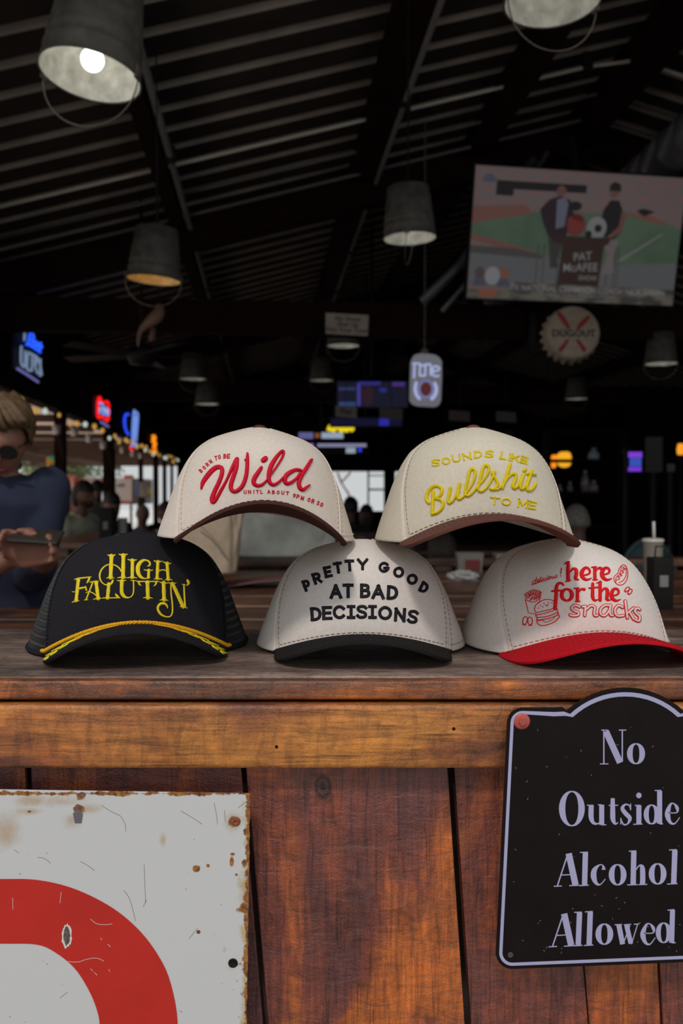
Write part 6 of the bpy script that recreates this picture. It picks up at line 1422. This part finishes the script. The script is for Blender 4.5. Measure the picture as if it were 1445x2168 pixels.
        limb(body, [an, an + f * .10 - u * .035], [.036 * S_, .03 * S_]); limb(shoes, [an - u * .035 - f * .02, an - u * .04 + f * .08, an - u * .045 + f * .14], [.042, .040, .032])
    fuse('body', body, sm, t, voxel, 5); fuse('shirt', shirt, cm, t, voxel * 1.3, 8); fuse('trousers', pants, tm, t, voxel * 1.6, 5); fuse('shoes', shoes, M_['black'], t, voxel * 1.3, 3)
    # collar
    col = MB(); nc = ch + u * .085 * S_
    for sg in (-1, 1):
        pts = [nc - f * .065 * S_ + u * .03, nc + r * (sg * .070 * S_) + u * .028, nc + r * (sg * .055 * S_) + f * .055 * S_ + u * .006, nc + r * (sg * .022 * S_) + f * .105 * S_ - u * .035]
        pp = [pts[0].lerp(pts[1], .5) + r * (sg * .03)] + pts[1:]
        col.tube([pts[0]] + pp, [.012, .014, .015, .014, .006], 8)
    col.build('collar', cm, t, True)
    # hair
    h = MB(); rh = random.Random(len(label)); k1 = 0; nlat, nlon = 18, 30
    front_cut = .28 if hair != 'fringe' else .50
    for i in range(nlat + 1):
        th = PI * i / nlat
        for j in range(nlon):
            ph = 2 * PI * j / nlon; x = math.sin(th) * math.cos(ph); y = math.sin(th) * math.sin(ph); z = math.cos(th)
            lim = front_cut if y < -.15 else (-.25 if y > .35 else -.02)
            kx = 1.10 + .035 * math.sin(9 * ph + 5 * z) + .02 * math.sin(17 * ph)
            if z < lim: kx = .80
            X = .078 * x * kx; Y = .096 * y * kx + (.004 if y > 0 else 0); Z = .120 * z * min(kx, 1.12) + .006
            if hair in ('long', 'bun') and y > -.1 and z < .1: X = .082 * x * 1.15; Y = .098 * y * 1.15 + .01; Z = .12 * z * (2.3 if hair == 'long' else 1.0)
            h.v.append(hx(X, Y, Z))
    for i in range(nlat):
        for j in range(nlon): h.f.append((i * nlon + j, (i + 1) * nlon + j, (i + 1) * nlon + (j + 1) % nlon, i * nlon + (j + 1) % nlon))
    if hair == 'bun': h.ball(hx(0, .115, -.02), .045 * S_, 12, 8)
    if hair == 'fringe':
        for q in range(70):
            a = -.074 + .148 * rh.random(); l_ = rh.uniform(.7, 1.1); o_ = rh.uniform(-.004, .006)
            h.tube([hx(a * .3 - .03, .02, .122 + o_), hx(a * .8 - .015, -.045, .122 + o_), hx(a * 1.05 + .005, -.086 - o_, .094), hx(min(.092, a * 1.12 + .022 * l_), -.090 + abs(a) * .35 - o_, .094 - .036 * l_)], [.009, .009, .006, .002], 5)
        for q in range(60):
            sg = -1 if q % 2 else 1; y0 = rh.uniform(-.055, .06); o_ = rh.uniform(0, .006)
            h.tube([hx(sg * .030, y0, .118 + o_), hx(sg * (.070 + o_), y0 + .004, .075), hx(sg * (.083 + o_), y0 + .015, .028), hx(sg * (.082 + o_), y0 + .02, rh.uniform(-.02, .012))], [.009, .009, .007, .003], 5)
    h.build('hair', hm, t, True)
    if beard:
        b = MB(); 
        for q in range(13): a = -1.15 + 2.3 * q / 12; b.ball(hx(.060 * math.sin(a), -.066 * math.cos(a) - .012, -.078 + .02 * abs(math.sin(a))), .020 * S_, 8, 6)
        fuse('beard', b, hm, t, .008, 3)
    e = MB()
    if not glasses:
        for sg in (-1, 1): e.ball(hx(sg * .029, -.082, .002), .0105 * S_, 8, 6)
        e.build('eyes', mat('eye_dark', (.05, .04, .035), .2), t, True); 
    mo = MB(); mo.tube([hx(-.024, -.083, -.062), hx(0, -.092, -.060), hx(.024, -.083, -.062)], [.004, .0065, .004], 8); mo.build('lips', mat('lips', (skin_c[0] * .8, skin_c[1] * .45, skin_c[2] * .45), .4), t, True)
    if glasses:
        g = MB()
        for sg in (-1, 1):
            lens = [(sg * (.034 + .026 * math.cos(2 * PI * q / 20)), -.104 + .012 * abs(.034 + .026 * math.cos(2 * PI * q / 20) - .0), -.001 + .021 * math.sin(2 * PI * q / 20) - .003 * math.cos(2 * PI * q / 20)) for q in range(20)]
            k = len(g.v); g.v += [hx(*p) for p in lens] + [hx(p[0], p[1] + .003, p[2]) for p in lens]; g.f += [tuple(k + i for i in range(20)), tuple(k + 20 + i for i in reversed(range(20)))] + [(k + i, k + (i + 1) % 20, k + 20 + (i + 1) % 20, k + 20 + i) for i in range(20)]
        g.build('lenses', mat('dark_lens', (.004, .003, .004), .08), t)
        g = MB(); g.tube([hx(-.010, -.104, .012), hx(0, -.108, .014), hx(.010, -.104, .012)], .0022, 6)
        for sg in (-1, 1): g.tube([hx(sg * .060, -.094, .010), hx(sg * .080, -.05, .010), hx(sg * .080, .02, .004)], .0026, 6)
        g.build('glasses_frame', M_['black'], t, True)
    return t, dict(pe=pe, f=f, r=r)
def stool(label, pe, z, m, name='bar_stool', group=None, back=None):
    x, y = pe.x, pe.y; t = thing(name, label, 'stool' if not back else 'chair', (x, y, 0), group=group)
    mb = MB(); mb.lathe([(.0001, z), (.17, z), (.185, z - .012), (.185, z - .035), (.17, z - .045), (.0001, z - .045)], 28, c=(x, y, 0)); mb.build('seat', m, t, True)
    for q in range(4):
        a = PI / 4 + q * PI / 2; mb = MB(); mb.tube([(x + .12 * math.cos(a), y + .12 * math.sin(a), z - .04), (x + .20 * math.cos(a), y + .20 * math.sin(a), 0)], .014, 8); mb.build('leg', M_['black'], t, True)
    mb = MB(); mb.tube([(x + .175 * math.cos(a), y + .175 * math.sin(a), z * .35) for a in [2 * PI * i / 24 for i in range(24)]], .009, 6, True); mb.build('foot_ring', M_['black'], t, True)
    return t
seatm = mat('brown_stool_seat', (.05, .025, .015), .6)
# the man with the telephone
hd = at(2, 928, 2.62); hands = [at(28, 1178, 2.27), at(104, 1172, 2.29)]; elb = [at(-95, 1235, 2.50), at(70, 1215, 2.62)]
pm, inf = person('person with swept blond hair, sunglasses and navy shirt looking down at a phone', hd, 0, math.radians(2), 'sit', (.34, .155, .105), (.15, .092, .045), (.020, .026, .058), voxel=.0062, hair='fringe', turn=math.radians(10), nod=math.radians(26), lean=.02, hands=hands, elbows=elb, glasses=True, torso_shift=Vector((-.050, .02, .075)), full_hands=True)
stool('dark bar stool under the person with the phone', inf['pe'], inf['pe'].z - .145, seatm, group='stools behind the long table')
ph = at(76, 1136, 2.235); tp_ = thing('mobile_phone', 'dark mobile phone held in both hands of the person in navy', 'phone', ph)
R3 = Matrix.Rotation(.06, 3, 'Y') @ Matrix.Rotation(math.radians(-66), 3, 'X'); mb = MB(); mb.box(ph, (.125, .009, .068), R3, .004); mb.build('phone_body', mat('phone_shell', (.03, .025, .02), .6), tp_, True)
mb = MB(); mb.box(ph + R3 @ Vector((-.045, -.006, .018)), (.026, .004, .026), R3, .002); mb.build('camera_block', M_['black'], tp_, True)
# shirt details: placket and pocket
# people at the far table
P_ = person('person with dark hair and beard in a pale green shirt, seen in profile', at(176, 1050, 7.7), 0, math.radians(62), 'sit', (.16, .07, .045), (.012, .009, .008), (.34, .36, .28), hair='bun', beard=True, nod=.08, voxel=.014)
stool('dark stool under the person in the green shirt', P_[1]['pe'], P_[1]['pe'].z - .145, seatm, group='stools behind the far table')
P_ = person('person with long black hair and bare shoulder beside the green shirt', at(236, 1070, 8.7), 0, math.radians(35), 'sit', (.20, .09, .055), (.008, .007, .007), (.012, .012, .014), hair='long', sleeves=False, nod=.3, voxel=.014)
stool('dark stool under the person with long black hair', P_[1]['pe'], P_[1]['pe'].z - .145, seatm, group='stools behind the far table')
person('dark haired person standing behind the seated pair by the pillar', at(206, 1036, 9.8), 0, math.radians(160), 'stand', (.16, .08, .055), (.010, .009, .009), (.035, .030, .032), voxel=.018, size=.78)
P_ = person('brown haired person in a white shirt beside the Wild cap edge', at(352, 1088, 9.0), 0, math.radians(-40), 'sit', (.22, .11, .075), (.05, .026, .018), (.42, .40, .41), voxel=.016, size=.95, sleeves=False)
P_ = person('grey clad person behind the far table, between the pillars', at(302, 1092, 10.5), 0, math.radians(20), 'sit', (.22, .12, .08), (.22, .18, .14), (.13, .12, .12), voxel=.018, size=.95)
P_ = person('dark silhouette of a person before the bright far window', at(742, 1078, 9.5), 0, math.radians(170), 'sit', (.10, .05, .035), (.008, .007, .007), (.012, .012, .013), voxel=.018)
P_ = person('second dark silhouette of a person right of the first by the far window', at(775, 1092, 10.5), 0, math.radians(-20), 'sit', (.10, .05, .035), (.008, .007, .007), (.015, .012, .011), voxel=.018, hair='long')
P_ = person('person in a pale cap and white top right of the script cap', at(1219, 1108, 6.4), 0, math.radians(200), 'sit', (.14, .07, .05), (.20, .18, .16), (.17, .165, .17), voxel=.016)
P_ = person('dim person in grey seated under the script cap arch', at(935, 1172, 5.2), 0, math.radians(195), 'sit', (.12, .06, .045), (.03, .02, .015), (.11, .11, .115), voxel=.016)
# pale cap on the right hand person
t = thing('round_chair', 'teal rounded chair back behind the foam cup', 'chair', (at(1372, 1170, 5.0).x, 5.0, 0)); tl_ = mat('teal_paint', (.045, .085, .09), .6, var=.15, vscale=8)
c = at(1372, 1200, 5.0); rw = 62 / F * 5.0; vs = []; fs = []; n = 28
for j in range(9):
    a = PI * (j / 8) * .5
    for i in range(n + 1): b_ = PI * i / n; vs.append((c.x + rw * math.cos(b_) * math.sin(a + .001), 5.0 + .05 * math.cos(a), c.z - .10 + (rw * 1.55) * math.sin(b_) * math.sin(a + .001)))
fs = [(j * (n + 1) + i, j * (n + 1) + i + 1, (j + 1) * (n + 1) + i + 1, (j + 1) * (n + 1) + i) for j in range(8) for i in range(n)]
o = new_obj('backrest', vs, fs, tl_, t, True); solid(o, .02, 0)
mb = MB(); mb.box((c.x, 4.80, .72), (.40, .40, .04), None, .01); mb.build('seat', tl_, t, True)
for sx in (-.17, .17):
    for sy in (4.63, 4.97): mb = MB(); mb.tube([(c.x + sx, sy, .70), (c.x + sx * 1.1, sy, 0)], .014, 8); mb.build('leg', M_['black'], t, True)
    mb = MB(); mb.tube([(c.x + sx * .8, 4.97, .72), (c.x + sx * .7, 5.03, c.z - .08)], .012, 8); mb.build('back_upright', M_['black'], t, True)
# far low tables
for i, (x0, x1, y0, lb) in enumerate(((.6, 2.1, 7.4, 'low dark table in the middle of the room, right of the aisle'), (-1.9, -.6, 11.4, 'low dark table near the far left posts'))):
    table(lb, y0, y0 + .8, .76, x0, x1, 4, M_['table'])
# sconce and panels on the far right wall area
def shelf_unit():
    t = thing('display_shelf', 'dark shelf rack with pale items on the far right', 'shelf', (at(1250, 1100, 9).x, 9.0, 0)); x0 = at(1165, 1, 9).x; x1 = at(1330, 1, 9).x
    for z in (.5, .9, CAMZ + .0, CAMZ + .33, CAMZ + .62):
        mb = MB(); mb.box(((x0 + x1) / 2, 9.1, z), (x1 - x0, .3, .025)); mb.build('shelf_board', M_['wall'], t)
    for x in (x0, x1): mb = MB(); mb.box((x, 9.1, (CAMZ + .64) / 2), (.03, .3, CAMZ + .64)); mb.build('side_panel', M_['wall'], t)
shelf_unit()
YS_ = 8.96
for (px, pyb, h_, r_, c_, lb, zs) in ((1256, 0, .10, .055, (.30, .36, .42), 'pale blue lit jar on the dark shelf rack', CAMZ + .3435), (1238, 0, .20, .040, (.20, .16, .17), 'tall pale bottle on the middle shelf of the rack', CAMZ + .017), (1256, 0, .10, .05, (.22, .17, .19), 'round pinkish jar on the middle shelf of the rack', CAMZ + .017), (1184, 0, .06, .03, (.20, .20, .20), 'small pale jar at the left of the shelf rack', CAMZ + .017), (1206, 0, .09, .03, (.14, .14, .14), 'small grey jar second from the left on the rack', CAMZ + .017)):
    x = at(px, 1000, YS_ + .1).x; t = thing('jar', lb, 'jar', (x, YS_ + .1, zs)); mb = MB(); mb.lathe([(.0001, 0), (r_, 0), (r_ * 1.05, h_ * .5), (r_ * .8, h_ * .75), (r_ * .4, h_ * .85), (r_ * .4, h_), (.0001, h_)], 18, c=(x, YS_ + .1, zs)); mb.build('jar_body', mat('jar_glass', c_, .15), t, True)
    mb = MB(); mb.lathe([(r_ * .45, 0), (r_ * .45, .02), (.0001, .02)], 14, c=(x, YS_ + .1, zs + h_ - .004)); mb.build('lid', mat('jar_lid', (.3, .3, .3), .4), t, True)
t = thing('wall_lamp', 'small warm orange lamp at the right edge', 'lamp', at(1440, 965, 8.5)); c = at(1440, 951, 8.5)
mb = MB(); mb.lathe([(.0001, -.055), (.030, -.05), (.036, 0), (.026, .05), (.0001, .055)], 16, c=c); mb.build('lamp_glass', glow('orange_lamp', (1.0, .36, .02), 1.0), t, True)
mb = MB(); mb.tube([c - UP * .055, Vector((c.x, c.y, 0))], .015, 8); mb.build('lamp_stand', M_['black'], t, True)
for i, (x0, x1, y0, y1, col_, lb) in enumerate(((1366, 1402, 925, 1000, (.05, .048, .045), 'dim grey panel between the violet screen and the orange lamp'), (1412, 1428, 982, 998, (.13, .10, .10), 'tiny pale card right of the dim grey panel'))):
    Y = 8.4; a = at((x0 + x1) / 2, y1, Y); t = thing('wall_panel', lb, 'panel', a); flat_poly('panel_board', [(x0, y0), (x1, y0), (x1, y1), (x0, y1)], Y, .02, mat('dim_panel_%d' % i, col_, .8), t, .001)
    mb = MB(); mb.box((a.x, Y + .03, a.z / 2), (.04, .03, a.z)); mb.build('stand', M_['black'], t)

# ================================================================= OUTSIDE, TO THE LEFT
tan, nt, N, L, P = _nodes('tan_porch_fabric'); P.inputs['Base Color'].default_value = (.80, .60, .47, 1)
trn = N.new('ShaderNodeBsdfTranslucent'); trn.inputs[0].default_value = (.80, .56, .43, 1); mx = N.new('ShaderNodeMixShader'); mx.inputs[0].default_value = .75
L.new(P.outputs[0], mx.inputs[1]); L.new(trn.outputs[0], mx.inputs[2]); L.new(mx.outputs[0], N['Material Output'].inputs[0])
tan_ = mat('tan_porch_ceiling', (.62, .47, .36), .8); dkb = mat('porch_timber', (.06, .035, .028), .8)
po = thing('porch_roof', 'flat tan porch roof on dark joists outside the open left side', 'roof', B(-4.5, 15, 0)); po['kind'] = 'structure'
for k in range(14): mb = MB(); mb.add([B(-6.6, 4.0 + k * 1.7, CAMZ + .935), B(U0 - .15, 4.0 + k * 1.7, CAMZ + .935), B(U0 - .15, 5.68 + k * 1.7, CAMZ + .935), B(-6.6, 5.68 + k * 1.7, CAMZ + .935)], [(0, 1, 2, 3)]); mb.build('ceiling_panel', tan, po)
for k in range(15): mb = MB(); mb.bbox(-6.6, U0 - .12, 3.97 + k * 1.7, 4.05 + k * 1.7, CAMZ + .84, CAMZ + .93); mb.build('joist', dkb, po)
for u in (-6.55, -4.4): mb = MB(); mb.bbox(u - .06, u + .06, 4, 27.8, CAMZ + .76, CAMZ + .84); mb.build('beam', dkb, po)
for v in (9, 13.5, 18, 22.5, 27): mb = MB(); mb.bbox(-6.6, -6.5, v, v + .1, 0, CAMZ + .76); mb.build('post', dkb, po)
def tree(label, px, py, Y, w, h, col_, n=900, seed=1):
    c = at(px, py, Y); t = thing('tree', label, 'tree', (c.x, Y, 0), group='trees beyond the porch'); rt_ = random.Random(seed)
    mb = MB(); mb.tube([(c.x, Y, -.02), (c.x + .05, Y, c.z * .6), (c.x, Y, c.z + h * .2)], [.13, .10, .05], 8)
    for q in range(6): a = q * 1.05; mb.tube([(c.x, Y, c.z * .75), (c.x + math.cos(a) * w * .4, Y + math.sin(a) * w * .4, c.z + h * .2)], [.05, .02], 6)
    mb.build('trunk', mat('bark', (.08, .055, .04), .9), t, True)
    vs = []; fs = []
    for _ in range(n):
        while True:
            p = Vector((rt_.uniform(-1, 1), rt_.uniform(-1, 1), rt_.uniform(-1, 1)))
            if .35 < p.length < 1: break
        p = Vector((p.x * w, p.y * w, p.z * h)) * (1 + .15 * math.sin(p.x * 6) * math.sin(p.z * 5)) + c; a = Vector((rt_.gauss(0, 1), rt_.gauss(0, 1), rt_.gauss(0, 1))).normalized(); b = a.orthogonal().normalized(); s = rt_.uniform(.06, .13)
        k = len(vs); vs += [p - a * s, p + b * s * .5, p + a * s, p - b * s * .5]; fs.append((k, k + 1, k + 2, k + 3))
    o = new_obj('foliage', vs, fs, mat('leaf_green', col_, .7, var=.3, vscale=3), t); o['kind'] = 'stuff'
tree('pale green tree beyond the porch, left of the first post', 96, 968, 30, 1.0, .9, (.20, .26, .10), seed=3)
tree('darker green tree beyond the porch, between the first two posts', 165, 985, 34, 1.6, .8, (.12, .17, .08), seed=5)
tree('small green tree beyond the porch, close to the first post', 150, 975, 28, .45, .7, (.16, .20, .09), seed=8)
def outbox(name, label, cat, px0, py0, px1, py1, Y, d, m, parts=()):
    a = at(px0, py0, Y); b = at(px1, py1, Y); t = thing(name, label, cat, ((a.x + b.x) / 2, Y, 0)); mb = MB(); z0 = b.z
    mb.add([(x, y, z) for x in (a.x, b.x) for y in (Y, Y + d) for z in (z0, a.z)], [(0, 1, 3, 2), (4, 6, 7, 5), (0, 4, 5, 1), (2, 3, 7, 6), (0, 2, 6, 4), (1, 5, 7, 3)]); mb.build('main_panel', m, t)
    for nm, q, mm in parts: flat_poly(nm, q, Y - .02, .02, mm, t, 0)
    if z0 > .05:
        for x in (a.x + .1, b.x - .1): mb = MB(); mb.tube([(x, Y + d / 2, 0), (x, Y + d / 2, z0 + .02)], .03, 8); mb.build('leg', M_['black'], t)
    return t
redp = mat('kiosk_red', (.70, .10, .10), .6); pinkp = mat('kiosk_pink', (.75, .42, .44), .6); whp = mat('kiosk_white', (.85, .85, .87), .6)
outbox('street_kiosk', 'pink and white striped kiosk behind the person with the phone', 'kiosk', 62, 1002, 124, 1095, 17, 1.2, pinkp, [('stripe', [(x, 1006), (x + 5, 1006), (x + 5, 1090), (x, 1090)], whp) for x in (74, 86, 98, 110)] + [('red_top', [(62, 1002), (124, 1002), (124, 1010), (62, 1010)], redp)])
outbox('yellow_sign_box', 'yellow sign box with a dark round spot beyond the porch', 'sign', 98, 968, 120, 1001, 16, .3, mat('sign_yellow', (.72, .40, .03), .5), [('dark_spot', [(109 + 5 * math.cos(a), 988 + 6 * math.sin(a)) for a in [2 * PI * i / 16 for i in range(16)]], mat('spot_dark', (.05, .06, .06), .5)), ('green_top', [(103, 966), (118, 966), (116, 974), (105, 974)], mat('spot_green', (.02, .5, .35), .5))])
outbox('banner', 'orange red banner between the first two posts', 'banner', 130, 1010, 156, 1046, 16, .05, mat('banner_orange', (.72, .16, .06), .6), [('pale_band', [(150, 1010), (156, 1010), (156, 1046), (150, 1046)], pinkp)])
outbox('banner', 'low red and white banner behind the dark haired pair', 'banner', 158, 1012, 222, 1030, 18, .05, mat('banner_red', (.66, .14, .12), .6), [('pale_band', [(175, 1014), (215, 1014), (215, 1026), (175, 1026)], whp)])
tk = outbox('food_truck', 'white food truck with blue lettering between the second and third posts', 'truck', 243, 1012, 279, 1068, 20, 2.2, whp, [('blue_emblem', [(247, 1026), (262, 1024), (264, 1029), (249, 1031)], mat('emblem_blue', (.10, .22, .40), .5)), ('red_strip', [(243, 1060), (279, 1062), (279, 1067), (243, 1067)], mat('strip_red', (.6, .12, .05), .5)), ('red_top', [(262, 1006), (282, 1006), (282, 1012), (262, 1012)], redp)])
outbox('folding_screen', 'blue and grey leaning boards between the third and fourth posts', 'board', 288, 1020, 314, 1052, 15, .1, mat('grey_board', (.35, .30, .28), .7), [('blue_stripe', [(288, 1020), (292, 1020), (291, 1050), (286, 1050)], mat('stripe_blue', (.10, .25, .7), .5)), ('yellow_tip', [(314, 1030), (320, 1034), (321, 1052), (315, 1048)], mat('tip_yellow', (.75, .65, .1), .5))])
# red brace poles seen through the far window
t = thing('red_frame', 'thin red diagonal frame outside the far window', 'frame', B(0, 25, 0)); mb = MB(); mb.tube([at(742, 1000, 24.5), at(722, 1022, 24.5), at(738, 1046, 24.5)], .03, 6); mb.tube([at(722, 1022, 24.5), at(714, 1000, 24.5)], .03, 6)
mb.tube([at(738, 1046, 24.5), Vector((at(738, 1046, 24.5).x, 24.5, 0))], .03, 6); mb.build('frame_pole', mat('frame_red', (.6, .06, .08), .5), t, True)
